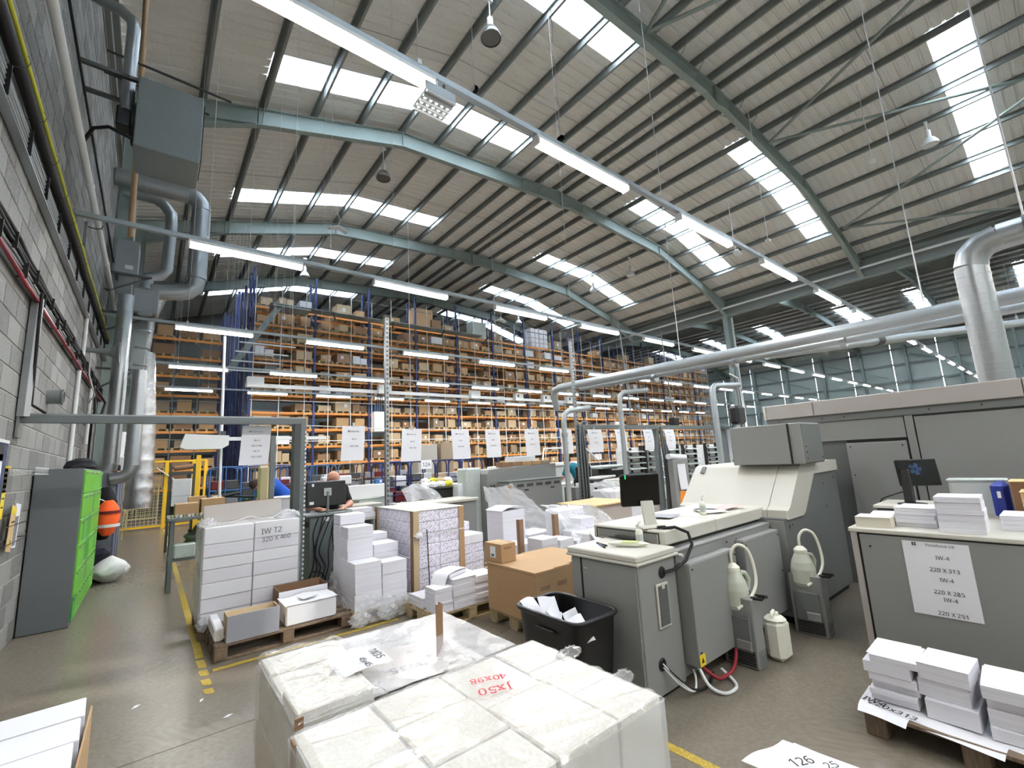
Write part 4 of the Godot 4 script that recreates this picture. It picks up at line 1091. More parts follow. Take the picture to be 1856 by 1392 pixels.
# ---------------------------------------------------------------- hanging signs and gantry
func build_signs() -> void:
	var t := thing("gantry_rail", "grey steel rail on a post from the block wall over the walkway", "gantry", Vector3(0.3, 0, -6.45))
	put("rail", sh().bx(XW + 0.005, 1.60, 2.245, 2.325, -6.50, -6.42, 0.004), M.frame_grey, t)
	put("rail_cover", sh().bx(XW + 0.02, 1.58, 2.325, 2.34, -6.53, -6.43), M.galvanised, t)
	put("post", sh().bx(1.455, 1.53, 0.0, 2.25, -6.56, -6.40), M.strut_dark, t)
	put("post_channel", sh().bx(1.53, 1.60, 0.0, 2.27, -6.55, -6.41, 0.004), M.frame_grey, t)
	for i in 34: put("slot", sh().bx(1.585, 1.604, 0.28 + i * 0.056, 0.305 + i * 0.056, -6.43, -6.405), M.white_metal, t)
	put("bracket", sh().bx(XW + 0.01, XW + 0.03, 2.1, 2.4, -6.56, -6.36), M.galvanised, t)
	t = thing("cable_wire", "thin wire carrying the row of hanging paper signs", "wire", Vector3(1.6, 2.22, -6.62))
	put("wire", sh().pipe([Vector3(1.6, 2.25, -6.62), Vector3(2.9, 2.20, -6.62), Vector3(5.0, 2.185, -6.62), Vector3(7.2, 2.22, -6.62)], 0.006, 5), M.white_metal, t)
	t = thing("gantry", "second grey steel gantry frame with cables down its posts behind the press", "gantry", Vector3(10, 0, -6.66))
	put("rail", sh().bx(7.12, 14.0, 2.20, 2.30, -6.72, -6.60, 0.004), M.frame_grey, t)
	for x in [7.25, 10.02, 13.6]: put("post", sh().bx(x - 0.06, x + 0.06, 0, 2.22, -6.74, -6.62, 0.004), M.frame_grey, t)
	for i in 5: put("cable", sh().pipe([Vector3(7.45, 2.34, -6.62), Vector3(7.22, 2.37, -6.58), Vector3(7.10 + i * 0.03, 2.25, -6.56 - i * 0.01), Vector3(7.06 + i * 0.045, 1.5, -6.55), Vector3(7.10 + i * 0.035, 0.1, -6.56)], 0.018, 6), M.rubber if i % 2 else M.frame_grey, t)
	for i in 5: put("cable", sh().pipe([Vector3(10.1, 2.25, -6.58), Vector3(10.06 + i * 0.06, 1.7, -6.56), Vector3(10.12 + i * 0.05, 1.2, -6.56), Vector3(10.05 + i * 0.06, 0.2, -6.56)], 0.02, 6), M.frame_grey if i % 2 else M.strut_dark, t)
	for p in [[9.05, 2.30, 0.16], [10.9, 2.30, 0.15]]:
		var s := thing("socket_block", "dark socket block on top of the second gantry, %s one" % ("first" if p[0] < 10 else "second"), "socket", Vector3(p[0], p[1], -6.66))
		put("body", sh().bx(p[0] - 0.13, p[0] + 0.13, 2.30, 2.52, -6.74, -6.58, 0.02), M.kraft_dark if p[0] < 10 else M.black, s)
		put("cable", sh().tube(Vector3(p[0], 2.5, -6.66), Vector3(p[0] - 0.1, 4.9, -6.7), 0.02, 6), M.frame_grey, s)
	for p in [[2.83, 4.0], [7.09, 4.15]]:
		var s := thing("slotted_post", "tall pale perforated steel post, %s" % ("beside the carton in the ream aisle" if p[0] < 4 else "beside the big pipe's bend"), "post", Vector3(p[0], 0, -6.64))
		put("channel", sh().bx(p[0] - 0.03, p[0] + 0.03, 0, p[1], -6.68, -6.62, 0.003), M.galvanised, s)
		for i in int(p[1] / 0.075): put("slot", sh().bx(p[0] - 0.012, p[0] + 0.012, 0.05 + i * 0.075, 0.085 + i * 0.075, -6.62, -6.617), M.strut_dark, s)
		put("cap", sh().bx(p[0] - 0.04, p[0] + 0.04, p[1], p[1] + 0.04, -6.69, -6.61), M.strut_dark, s)
	var sg := [[0.88, 1.21, "IW-13", "320 X 450", "IW-13", "320 X 460"], [2.13, 2.46, "IW-12", "320 X 460"], [3.05, 3.39, "IW-10", "320 X 420"], [3.94, 4.29, "IW-9", "320 X 450"], [4.64, 4.96, "IW-8", "320 X 430"], [5.56, 5.92, "IW-7", "487 X 330"], [6.51, 6.85, "IW-5", "320 X 450"], [7.34, 7.78, "IW-3", "450 X 320"], [8.26, 8.63, "IW-2", "330 X 487"], [9.34, 9.70, "IW-1", "320 X 450"], [10.25, 10.66, "IW-1", "320 X 460"]]
	for i in sg.size():
		var q = sg[i]
		var cx: float = (q[0] + q[1]) / 2
		var w: float = q[1] - q[0]
		var yt := 2.24 if i < 2 else 2.19
		var s := thing("paper_sign", "white printed paper sign hanging from the overhead line, %s along from the block wall" % NTH[i], "sign", Vector3(cx, yt, -6.58), "signs on the overhead line")
		var bend := 0.03 if i > 6 else 0.006
		put("sheet", sh().grid(6, 10, func(u: float, v: float) -> Vector3: return Vector3(q[0] + w * u - 0.025 * v * (1.0 if i < 3 else -1.0), yt - 0.50 * v, -6.58 + bend * sin(v * 3.0) + bend * 0.5 * u)).grid(6, 10, func(u: float, v: float) -> Vector3: return Vector3(q[1] - w * u - 0.025 * v * (1.0 if i < 3 else -1.0), yt - 0.50 * v, -6.5815 + bend * sin(v * 3.0) + bend * 0.5 * (1 - u))), M.paper, s)
		put("tape", sh().bx(cx - 0.02, cx + 0.02, yt - 0.01, yt + 0.05, -6.585, -6.575), M.clear_plastic, s)
		for j in 4: put("logo_dot", sh().bx(cx - 0.088 + (j % 2) * 0.011, cx - 0.080 + (j % 2) * 0.011, yt - 0.085 + (j / 2) * 0.011, yt - 0.077 + (j / 2) * 0.011, -6.577 + bend * 0.7, -6.572 + bend * 0.7), M.ink_grey, s)
		words("Printforce UK", 0.017, M.ink_grey, s, Vector3(0.0, -0.078, 0.008 + bend))
		for k in q.size() - 2: words(q[k + 2], 0.021, M.ink, s, Vector3(0.0, -0.19 - k * (0.068 if q.size() > 4 else 0.1), 0.009 + bend * 1.25))
	# big sheet on the cabinet is built with the cabinet
	t = thing("overhead_pole", "white pole with a hanging white fixture arm near the block wall", "pole", Vector3(0.92, 1.3, -9.0))
	put("pole", sh().tube(Vector3(0.93, 0.6, -9.0), Vector3(0.87, 4.02, -9.0), 0.022, 8), M.white_metal, t)
	put("arm", sh().bx(0.92, 2.6, 2.20, 2.26, -9.03, -8.98), M.white_metal, t)
	t = thing("wedge_light", "pale wedge shaped light fitting hung beside the white pole", "light fitting", Vector3(0.65, 2.15, -9))
	put("body", sh().prism([Vector2(0.34, 2.10), Vector2(0.42, 2.06), Vector2(0.90, 2.06), Vector2(1.0, 2.12), Vector2(1.0, 2.28), Vector2(0.40, 2.31)], 2, -9.12, -8.88), M.white_metal, t)
	put("lamp_face", sh().bx(0.62, 0.78, 2.045, 2.062, -9.08, -8.92), M.sign_yellow, t)
	put("clip", sh().bx(0.88, 0.96, 2.28, 2.36, -9.02, -8.97), M.strut_dark, t)
func build_pipes() -> void:
	var t := thing("overhead_pipe", "large pale overhead pipe running above the press and bending down at its far end", "pipe", Vector3(8, 3.3, -4))
	put("pipe", sh().pipe([Vector3(8.0, 3.24, 3.0), Vector3(8.0, 3.30, -4.0), Vector3(8.0, 3.36, -8.0)], 0.095, 14), M.track_steel, t)
	put("bend", sh().pipe([Vector3(8.0, 3.36, -8.0), Vector3(8.02, 3.33, -8.18), Vector3(8.08, 3.2, -8.28), Vector3(8.18, 2.85, -8.32)], 0.085, 14), M.track_steel, t)
	for z in [-1.0, -4.6, -7.4]: put("hanger", sh().tube(Vector3(8.0, 3.45, z), Vector3(8.0, prof(8.0), z), 0.008, 4), M.wire, t)
	t = thing("overhead_pipe", "second narrower pale pipe just under the large overhead one", "pipe", Vector3(8.4, 3.1, -4))
	put("pipe", sh().pipe([Vector3(8.35, 3.14, 3.0), Vector3(8.35, 3.24, -4.0), Vector3(8.35, 3.30, -7.6)], 0.065, 12), M.track_steel, t)
	for i in 3: put("joint_band", sh().tube(Vector3(8.35, 3.2, -2.0 - i * 1.7), Vector3(8.35, 3.2, -2.08 - i * 1.7), 0.10, 12), M.galvanised, t)
	t = thing("overhead_pipe", "pale pipe crossing at an angle below the far light rows", "pipe", Vector3(11, 3.6, -4))
	put("pipe", sh().pipe([Vector3(10.4, 3.60, -3.95), Vector3(13.2, 3.95, -2.6), Vector3(18.5, 4.6, -0.2)], 0.10, 12), M.track_steel, t)
	put("band", sh().tube(Vector3(13.2, 3.95, -2.6), Vector3(13.35, 3.97, -2.53), 0.12, 12), M.strut_dark, t)
	for p in [[11.88, -6.0, 2.1, 3.35, 0.075, 1.0, "pale bent pipe rising behind the upright press box"], [7.80, -6.0, 0.9, 2.95, 0.05, 0.6, "slim pale pipe rising behind the black monitor"], [6.06, -6.0, 1.4, 2.5, 0.05, 0.4, "slim pale pipe rising beside the man in the teal shirt"]]:
		t = thing("rising_pipe", p[6], "pipe", Vector3(p[0], p[2], p[1]))
		put("pipe", sh().pipe([Vector3(p[0], 0.02, p[1]), Vector3(p[0], p[3] - 0.25, p[1]), Vector3(p[0] + 0.03, p[3] - 0.08, p[1]), Vector3(p[0] + 0.15, p[3], p[1]), Vector3(p[0] + 0.15 + p[5], p[3] + 0.05, p[1] + 0.2)], p[4], 12), M.track_steel, t)
		put("collar", sh().tube(Vector3(p[0], p[3] - 0.5, p[1]), Vector3(p[0], p[3] - 0.42, p[1]), p[4] + 0.012, 12), M.galvanised, t)
	t = thing("round_duct", "thick ribbed round duct rising from the rear machine and bending toward the viewer", "duct", Vector3(6.75, 2.17, -0.42))
	put("riser", sh().tube(Vector3(6.75, 2.17, -0.42), Vector3(6.75, 3.42, -0.42), 0.135, 20), M.galvanised, t)
	put("elbow", sh().pipe([Vector3(6.75, 3.42, -0.42), Vector3(6.75, 3.54, -0.39), Vector3(6.75, 3.63, -0.30), Vector3(6.75, 3.66, -0.18)], 0.138, 20), M.galvanised, t)
	put("run", sh().tube(Vector3(6.75, 3.66, -0.18), Vector3(6.75, 3.70, 3.0), 0.135, 20), M.galvanised, t)
	for i in 11: put("seam", sh().tube(Vector3(6.75, 2.26 + i * 0.105, -0.42), Vector3(6.75, 2.27 + i * 0.105, -0.42), 0.1385, 20), M.track_steel, t)
	put("clamp", sh().tube(Vector3(6.75, 3.665, 0.0), Vector3(6.75, 3.665, 0.03), 0.15, 20), M.strut_dark, t)
	put("hanger", sh().tube(Vector3(6.75, 3.8, 0.02), Vector3(6.75, prof(6.75), 0.02), 0.01, 5), M.wire, t)
	t = thing("cable_drop", "bundle of grey cables and conduits dropping beside the valley column", "cable", Vector3(15, 0, -6.3))
	for i in 4: put("cable", sh().pipe([Vector3(13.0, 3.75, -6.0), Vector3(13.5 + i * 0.06, 3.7, -6.1), Vector3(13.75 + i * 0.07, 3.3, -6.2), Vector3(13.8 + i * 0.08, 0.0, -6.2)], 0.03, 6), [M.frame_grey, M.track_steel, M.strut_dark, M.white_metal][i], t)
	put("dark_wrap", sh().bx(13.2, 13.75, 2.3, 2.85, -6.3, -6.0, 0.08), M.black, t)
# ---------------------------------------------------------------- the digital press
func screw(p: Node3D, at: Vector3, ax: int) -> void:
	var B := Basis() if ax == 1 else Basis(Vector3.RIGHT, PI / 2) if ax == 2 else Basis(Vector3.BACK, PI / 2)
	put("screw", sh().lathe(at, [[0.0, -0.002], [0.008, -0.002], [0.008, 0.002], [0.0, 0.003]], 8, B), M.press_black, p)
func build_press() -> void:
	# front feeder table
	var t := thing("feeder_cabinet", "low grey feeder cabinet with a beige table top at the near end of the press", "cabinet", Vector3(2.85, 0, -2.3))
	put("body", sh().bx(2.625, 3.07, 0.03, 0.885, -2.61, -2.00, 0.006), M.press_grey, t)
	put("end_door", sh().bx(2.612, 2.627, 0.06, 0.875, -2.50, -2.01, 0.004), M.press_grey, t)
	put("end_strip", sh().bx(2.612, 2.627, 0.06, 0.875, -2.61, -2.52, 0.004), M.press_grey, t)
	put("gap", sh().bx(2.620, 2.63, 0.06, 0.875, -2.52, -2.50), M.press_black, t)
	put("top_tray", sh().bx(2.595, 3.10, 0.885, 0.905, -2.65, -1.975, 0.006), M.press_beige, t)
	put("table_top", sh().bx(2.60, 3.07, 0.905, 0.948, -2.64, -1.985, 0.008), M.press_beige, t)
	put("plinth", sh().bx(2.66, 3.05, 0, 0.03, -2.58, -2.03), M.press_black, t)
	for y in [0.80, 0.765]: put("latch", sh().bx(2.604, 2.612, y, y + 0.014, -2.47, -2.45, 0.003), M.chrome, t)
	put("cable_gland", sh().lathe(Vector3(2.90, 0.795, -2.0), [[0.0, 0.012], [0.030, 0.012], [0.038, 0.006], [0.042, 0.0]], 20, Basis(Vector3.RIGHT, PI / 2)), M.rubber, t)
	put("lower_gland", sh().lathe(Vector3(2.80, 0.22, -2.0), [[0.0, 0.01], [0.034, 0.01], [0.040, 0.004], [0.042, 0.0]], 20, Basis(Vector3.RIGHT, PI / 2)), M.rubber, t)
	var g := put("vent", sh().bx(2.80, 2.94, 0.44, 0.73, -2.0, -1.985, 0.004), M.press_beige, t)
	put("grille", sh().bx(2.815, 2.925, 0.455, 0.715, -1.985, -1.982), M.lamp_grey, g)
	for i in 21: put("slat", sh().bx(2.815, 2.925, 0.46 + i * 0.012, 0.464 + i * 0.012, -1.983, -1.979), M.frame_grey, g)
	put("vent_tab", sh().bx(2.855, 2.885, 0.695, 0.728, -1.985, -1.977), M.press_beige, t)
	put("knob", sh().tube(Vector3(3.11, 0.88, -1.98), Vector3(3.11, 0.88, -1.95), 0.012, 8), M.press_beige, t)
	t = thing("cable_loop", "thick black cable looping from the screen foot down to the feeder side", "cable", Vector3(3.1, 0.8, -2.0))
	put("cable", sh().pipe([Vector3(3.155, 1.052, -2.13), Vector3(3.22, 1.06, -2.06), Vector3(3.27, 1.02, -1.985), Vector3(3.25, 0.94, -1.95), Vector3(3.14, 0.84, -1.95), Vector3(3.0, 0.80, -1.965), Vector3(2.90, 0.795, -1.985)], 0.012, 8), M.rubber, t)
	# main printing deck
	t = thing("printing_press", "long grey press body with a flat beige deck behind the feeder", "printing press", Vector3(4, 0, -2.4))
	put("body", sh().bx(3.09, 4.86, 0.04, 0.90, -2.75, -2.02, 0.005), M.press_grey, t)
	put("plinth", sh().bx(3.1, 4.86, 0, 0.04, -2.7, -2.08), M.press_black, t)
	put("ledge", sh().bx(3.09, 4.80, 0.895, 0.912, -2.30, -1.99, 0.004), M.press_grey, t)
	put("skirt", sh().bx(3.09, 4.80, 0.80, 0.897, -2.03, -1.995, 0.004), M.press_grey, t)
	put("deck", sh().bx(3.085, 3.87, 0.935, 1.045, -2.78, -2.075, 0.010), M.press_beige, t)
	put("deck", sh().bx(3.874, 4.85, 0.935, 1.045, -2.78, -2.075, 0.010), M.press_beige, t)
	put("deck_gap", sh().bx(3.10, 4.80, 0.905, 0.94, -2.7, -2.10), M.press_black, t)
	put("slot_recess", sh().bx(3.082, 3.09, 0.952, 1.02, -2.72, -2.14), M.press_grey, t)
	put("slot_edge", sh().bx(3.080, 3.086, 1.018, 1.026, -2.74, -2.12), M.press_black, t)
	for z in [-2.74, -2.125]: put("slot_edge", sh().bx(3.080, 3.086, 0.945, 1.024, z, z + 0.006), M.press_black, t)
	put("slot_tray", sh().bx(3.07, 3.086, 0.955, 0.963, -2.60, -2.25), M.strut_dark, t)
	for x in [3.895, 3.93]: put("hinge", sh().bx(x, x + 0.02, 0.68, 0.80, -2.02, -1.975, 0.004), M.galvanised, t)
	put("hinge_foot", sh().bx(3.88, 3.96, 0.665, 0.68, -2.02, -1.965), M.rubber, t)
	for i in 5: put("connector", sh().bx(3.72 + i * 0.022, 3.732 + i * 0.022, 0.795, 0.82, -1.995, -1.97), M.press_beige, t)
	for p in [[3.86, 0.86], [4.03, 0.86], [4.72, 0.87], [4.76, 0.72]]: screw(t, Vector3(p[0], p[1], -1.992), 2)
	put("panel_gap", sh().bx(3.965, 3.975, 0.05, 0.89, -2.02, -2.012), M.press_black, t)
	for b in [[3.10, 3.80, 0.13, 0.825, -1.90], [3.99, 4.70, 0.15, 0.855, -1.91]]:
		var p := thing("side_box", "grey metal box mounted on the press side %s" % ("beside the feeder" if b[0] < 3.5 else "before the sloped cover"), "machine box", Vector3(b[0] + 0.35, b[2], -1.95))
		put("casing", sh().bx(b[0], b[1], b[2], b[3], -2.02, b[4], 0.006), M.press_grey, p)
		put("lid", sh().bx(b[0] + 0.004, b[1] - 0.004, b[3], b[3] + 0.003, -2.015, b[4] - 0.004), M.press_grey, p)
		for q in [[0.03, 0.04], [0.68, 0.04], [0.03, 0.60], [0.68, 0.36]]: screw(p, Vector3(b[0] + q[0], b[3] - q[1], b[4] + 0.002), 2)
		if b[0] < 3.5:
			put("warning_label", sh().bx(b[0] + 0.0, b[0] + 0.075, b[2] + 0.01, b[2] + 0.085, b[4] + 0.001, b[4] + 0.003), M.sign_yellow, p)
			put("warning_triangle", sh().prism([Vector2(b[0] + 0.02, b[2] + 0.03), Vector2(b[0] + 0.056, b[2] + 0.03), Vector2(b[0] + 0.038, b[2] + 0.065)], 2, b[4] + 0.003, b[4] + 0.0042), M.ink, p)
	for c in [[0.028, "red_cable", 0.10], [0.012, "white_metal", 0.30], [0.01, "rubber", 0.22]]:
		var p := thing("loose_cable", {"red_cable": "dark red hose sagging under the side box by the feeder", "white_metal": "thin white cable loop lying under the side box by the feeder", "rubber": "black cable from the feeder's lower hole along the floor"}[c[1]], "cable", Vector3(3.2, 0, -1.95))
		var pts: Array = [Vector3(3.14, 0.14, -1.93), Vector3(3.22, 0.05, -1.86), Vector3(3.42, 0.045, -1.84), Vector3(3.62, 0.12, -1.9), Vector3(3.76, 0.26, -1.98)]
		if c[1] == "white_metal": pts = [Vector3(3.12, 0.14, -1.93), Vector3(3.10, 0.04, -1.85), Vector3(3.13, 0.012, -1.76), Vector3(3.25, 0.012, -1.74), Vector3(3.34, 0.012, -1.80), Vector3(3.37, 0.05, -1.9)]
		if c[1] == "rubber": pts = [Vector3(2.80, 0.22, -1.985), Vector3(2.86, 0.14, -1.94), Vector3(2.96, 0.05, -1.90), Vector3(3.08, 0.02, -1.88), Vector3(3.2, 0.012, -1.9), Vector3(3.36, 0.012, -1.96)]
		put("cable", sh().pipe(smooth(pts), minf(c[0], 0.013), 6), M[c[1]], p)
	var wc := thing("loose_cable", "pair of white cables drooping from the feeder's lower hole", "cable", Vector3(2.9, 0, -1.95))
	for i in 2: put("cable", sh().pipe(smooth([Vector3(2.79, 0.23 - i * 0.02, -1.985), Vector3(2.87, 0.12 - i * 0.02, -1.93), Vector3(2.97, 0.035, -1.89), Vector3(3.06, 0.05 + i * 0.03, -1.92), Vector3(3.12, 0.10, -1.97)]), 0.006, 6), M.white_metal, wc)
	# sloped cover
	t = thing("press_cover", "beige press module with a long sloped hood over grey side panels shaded in colour", "printing press", Vector3(5.5, 0, -2.4))
	var pf := [Vector2(4.79, 0.94), Vector2(5.16, 0.94), Vector2(5.23, 0.97), Vector2(5.61, 1.325), Vector2(6.38, 1.325), Vector2(6.38, 1.445), Vector2(5.30, 1.445), Vector2(5.24, 1.42), Vector2(4.86, 1.05), Vector2(4.80, 1.02)]
	put("hood_side", sh().prism(pf, 2, -1.86, -1.835), M.press_beige, t)
	for e in [[-2.03, -1.86], [-2.98, -2.036]]:
		put("hood_panel", sh().prism([Vector2(4.80, 0.94), Vector2(4.80, 1.02), Vector2(4.86, 1.05), Vector2(5.24, 1.42), Vector2(5.30, 1.445), Vector2(6.38, 1.445), Vector2(6.38, 1.33), Vector2(5.6, 1.33), Vector2(5.2, 0.94)], 2, e[0], e[1]), M.press_beige, t)
	put("side_panel", sh().prism([Vector2(4.74, 0.07), Vector2(6.36, 0.07), Vector2(6.36, 1.33), Vector2(5.55, 1.33), Vector2(5.17, 0.95), Vector2(4.74, 0.95)], 2, -2.95, -1.855), M.press_grey_shaded, t)
	put("corner_post", sh().bx(4.735, 4.75, 0.07, 0.93, -2.02, -1.86, 0.003), M.press_grey, t)
	put("plinth", sh().bx(4.78, 6.34, 0, 0.07, -2.9, -1.90), M.press_black, t)
	put("hood_slot", sh().box(Vector3(5.20, 1.395, -2.86), Vector3(0.10, 0.012, 0.05), 0, Basis(Vector3.BACK, 0.76)), M.lamp_grey, t)
	put("round_lid", sh().lathe(Vector3(5.95, 1.445, -2.2), [[0.0, 0.0], [0.26, 0.0], [0.27, 0.02], [0.27, 0.10], [0.25, 0.115], [0.0, 0.115]], 28), M.press_beige, t)
	for p in [[4.83, 0.88], [4.90, 0.88], [4.83, 0.86], [5.9, 1.2], [5.9, 0.95], [6.25, 1.25]]: screw(t, Vector3(p[0], p[1], -1.853), 2)
	t = thing("upright_box", "grey upright box standing on the press hood", "machine box", Vector3(5.35, 1.445, -2.2))
	put("casing", sh().bx(5.14, 5.70, 1.445, 1.865, -2.46, -1.74, 0.008), M.press_grey, t)
	put("front_panel", sh().bx(5.12, 5.142, 1.45, 1.862, -2.43, -1.86, 0.004), M.press_grey, t)
	put("edge_gap", sh().bx(5.125, 5.145, 1.45, 1.86, -1.86, -1.848), M.press_black, t)
	put("end_panel", sh().bx(5.15, 5.68, 1.455, 1.855, -1.742, -1.733, 0.004), M.press_grey_shaded, t)
	for p in [[5.2, 1.62], [5.2, 1.5], [5.63, 1.5], [5.2, 1.56]]: screw(t, Vector3(p[0], p[1], -1.731), 2)
	# tall rear machine
	t = thing("rear_press_unit", "tall grey rear press unit with a pale top fascia facing the cabinet", "printing press", Vector3(7.5, 0, -1.2))
	put("body", sh().bx(6.62, 9.0, 0.0, 1.93, -2.55, 1.2), M.press_grey, t)
	put("upper_panel", sh().bx(6.55, 6.62, 1.66, 1.90, -2.54, -1.18, 0.004), M.press_grey, t)
	put("pillar", sh().bx(6.54, 6.62, 0.05, 1.90, -1.17, -1.10, 0.004), M.press_grey, t)
	put("wall_panel", sh().bx(6.55, 6.62, 0.05, 1.88, -1.09, 1.2, 0.004), M.press_grey, t)
	put("door_panel", sh().bx(6.50, 6.62, 0.10, 1.625, -1.74, -1.185, 0.006), M.press_grey, t)
	put("recess", sh().bx(6.60, 6.625, 0.0, 1.66, -2.54, -1.18), M.press_grey_shaded, t)
	put("door_gap", sh().bx(6.56, 6.60, 0.05, 1.66, -1.185, -1.17), M.press_black, t)
	put("top_gap", sh().bx(6.56, 6.60, 1.63, 1.66, -1.74, -1.18), M.press_black, t)
	put("band", sh().bx(6.53, 6.62, 1.90, 1.985, -2.60, 1.2, 0.004), M.press_grey_shaded, t)
	put("fascia", sh().bx(6.50, 9.0, 1.985, 2.17, -2.02, -0.255, 0.008), M.press_pale, t)
	put("fascia", sh().bx(6.50, 9.0, 1.985, 2.17, -2.58, -2.026, 0.008), M.press_pale, t)
	put("fascia", sh().bx(6.52, 9.0, 1.985, 2.17, -0.25, 1.2, 0.008), M.press_pale, t)
	put("end_fascia", sh().bx(6.50, 9.0, 1.985, 2.17, -2.62, -2.586, 0.006), M.press_beige, t)
	for z in [-2.45, -1.95, -1.72, -0.95, -0.55]: screw(t, Vector3(6.528, 1.945, z), 0)
	for p in [[1.58, -1.70], [1.58, -1.22], [1.25, -1.22], [1.25, -1.70]]: screw(t, Vector3(6.498, p[0], p[1]), 0)
	# table-top things
	t = thing("touch_screen", "black screen on a pale metal foot, its back to the stacks, on the press deck", "monitor", Vector3(3.2, 1.045, -2.3))
	var B := Basis(Vector3.UP, -0.62) * Basis(Vector3.RIGHT, 0.12)
	put("panel", sh().box(Vector3(3.24, 1.335, -2.37), Vector3(0.335, 0.27, 0.035), 0.014, B), M.black_plastic, t)
	put("glass", sh().box(Vector3(3.24, 1.335, -2.37) + B * Vector3(0, 0, 0.018), Vector3(0.32, 0.255, 0.004), 0, B), M.screen, t)
	put("power_light", sh().box(Vector3(3.24, 1.335, -2.37) + B * Vector3(-0.125, 0.115, 0.021), Vector3(0.006, 0.03, 0.003), 0, B), M.led_green, t)
	put("neck", sh().box(Vector3(3.235, 1.15, -2.30), Vector3(0.105, 0.20, 0.02), 0.006, Basis(Vector3.UP, -0.62) * Basis(Vector3.RIGHT, -0.25)), M.press_beige, t)
	put("foot", sh().box(Vector3(3.20, 1.054, -2.24), Vector3(0.24, 0.016, 0.17), 0.006, Basis(Vector3.UP, -0.62)), M.press_beige, t)
	put("plug", sh().box(Vector3(3.16, 1.062, -2.14), Vector3(0.07, 0.02, 0.03), 0.006, Basis(Vector3.UP, -0.62)), M.rubber, t)
	var bottle := func(at: Vector3, label: String) -> void:
		var b := thing("pump_bottle", label, "bottle", at)
		put("body", sh().lathe(at, [[0.0, 0.001], [0.026, 0.001], [0.028, 0.006], [0.028, 0.10], [0.022, 0.115], [0.012, 0.122], [0.0, 0.122]], 16), M.jug_white, b)
		put("print", sh().lathe(at, [[0.0284, 0.03], [0.0284, 0.085]], 16), M.cladding, b)
		put("pump", sh().pipe([at + Vector3(0, 0.12, 0), at + Vector3(0, 0.165, 0), at + Vector3(0.012, 0.172, 0), at + Vector3(0.03, 0.17, 0)], 0.006, 6), M.white_metal, b)
	bottle.call(Vector3(2.95, 0.948, -2.20), "white pump bottle on the feeder table beside the wipes")
	bottle.call(Vector3(4.03, 1.045, -2.27), "white pump bottle on the press deck beside the loose papers")
	t = thing("wipes_pack", "soft green and white pack of wipes lying on the feeder table", "wipes pack", Vector3(2.85, 0.948, -2.2))
	put("pack", sh().grid(16, 10, func(u: float, v: float) -> Vector3:
		var a := -u * TAU
		var e := 1.0 - absf(v * 2 - 1) ** 5
		return Vector3(2.86 + cos(a) * 0.05 * (0.6 + 0.4 * e) + (v - 0.5) * 0.10, 0.972 + sin(a) * 0.022 * e, -2.24 + (v - 0.5) * 0.22 + cos(a) * 0.03)), M.jug_white, t)
	put("label", sh().grid(8, 8, func(u: float, v: float) -> Vector3: return Vector3(2.835 + u * 0.05 + (v - 0.5) * 0.06, 0.9965 - 0.012 * (u - 0.5) ** 2 * 4, -2.27 + v * 0.10)), M.wipes_green, t)
	for p in [[Vector3(2.76, 0.955, -2.42), 1.0, "pen_blue", "blue pen on the feeder table, nearer the wipes"], [Vector3(2.80, 0.955, -2.46), 1.25, "black", "black marker pen on the feeder table below the deck slot"]]:
		t = thing("pen", p[3], "pen", p[0])
		var d := Vector3(cos(p[1]), 0, -sin(p[1]))
		put("barrel", sh().tube(p[0] - d * 0.05, p[0] + d * 0.06, 0.0065, 8), M[p[2]], t)
		put("cap", sh().tube(p[0] - d * 0.085, p[0] - d * 0.045, 0.0075, 8), M.black, t)
	t = thing("tool_knife", "black handled tool resting in the deck slot", "tool", Vector3(3.05, 0.96, -2.4))
	put("handle", sh().bar(Vector3(3.06, 0.972, -2.52), Vector3(3.055, 0.968, -2.30), 0.03, 0.018, 0.005), M.black, t)
	put("blade", sh().bar(Vector3(3.055, 0.968, -2.30), Vector3(3.05, 0.966, -2.22), 0.02, 0.004), M.galvanised, t)
	var k := 0
	for p in [[4.36, -2.42, 0.4, "paper", "white sheet on the press deck, topmost of the loose papers"], [4.5, -2.30, -0.2, "pink_paper", "pink sheet on the press deck under the loose papers"], [4.24, -2.32, 0.9, "paper", "white sheet on the press deck by the second pump bottle"], [3.75, -2.5, 0.2, "grey_board", "small grey sheet flat on the press deck behind the screen"]]:
		t = thing("loose_sheet", p[4], "paper", Vector3(p[0], 1.047, p[1]), "", p[2])
		var y := 0.004 + 0.006 * (3 - k)
		put("sheet", sh().grid(8, 6, func(u: float, v: float) -> Vector3: return Vector3((u - 0.5) * 0.30, y + 0.012 * (0.5 + 0.5 * sin(u * 4.0 + v * 3.0 + k * 2)), (v - 0.5) * 0.22)), M[p[3]], t)
		k += 1
	# wash bottles on their floor units, and the jug
	for p in [[3.70, -1.86, "nearer"], [4.66, -1.70, "farther"]]:
		var x: float = p[0]; var z: float = p[1]
		t = thing("wash_unit", "grey narrow floor unit by the press holding the %s wash bottle" % p[2], "unit", Vector3(x, 0, z))
		put("casing", sh().bx(x - 0.07, x + 0.07, 0.0, 0.50, z - 0.14, z + 0.12, 0.008), M.press_grey, t)
		put("front_plate", sh().bx(x - 0.09, x - 0.068, 0.12, 0.36, z - 0.10, z + 0.09, 0.004), M.press_grey_shaded, t)
		for i in 7: put("vent_slat", sh().bx(x - 0.078, x - 0.069, 0.02 + i * 0.016, 0.028 + i * 0.016, z - 0.11, z + 0.10), M.press_black, t)
		for i in 8: put("vent_slat", sh().bx(x - 0.055, x + 0.055, 0.02 + i * 0.014, 0.026 + i * 0.014, z + 0.118, z + 0.123), M.frame_grey, t)
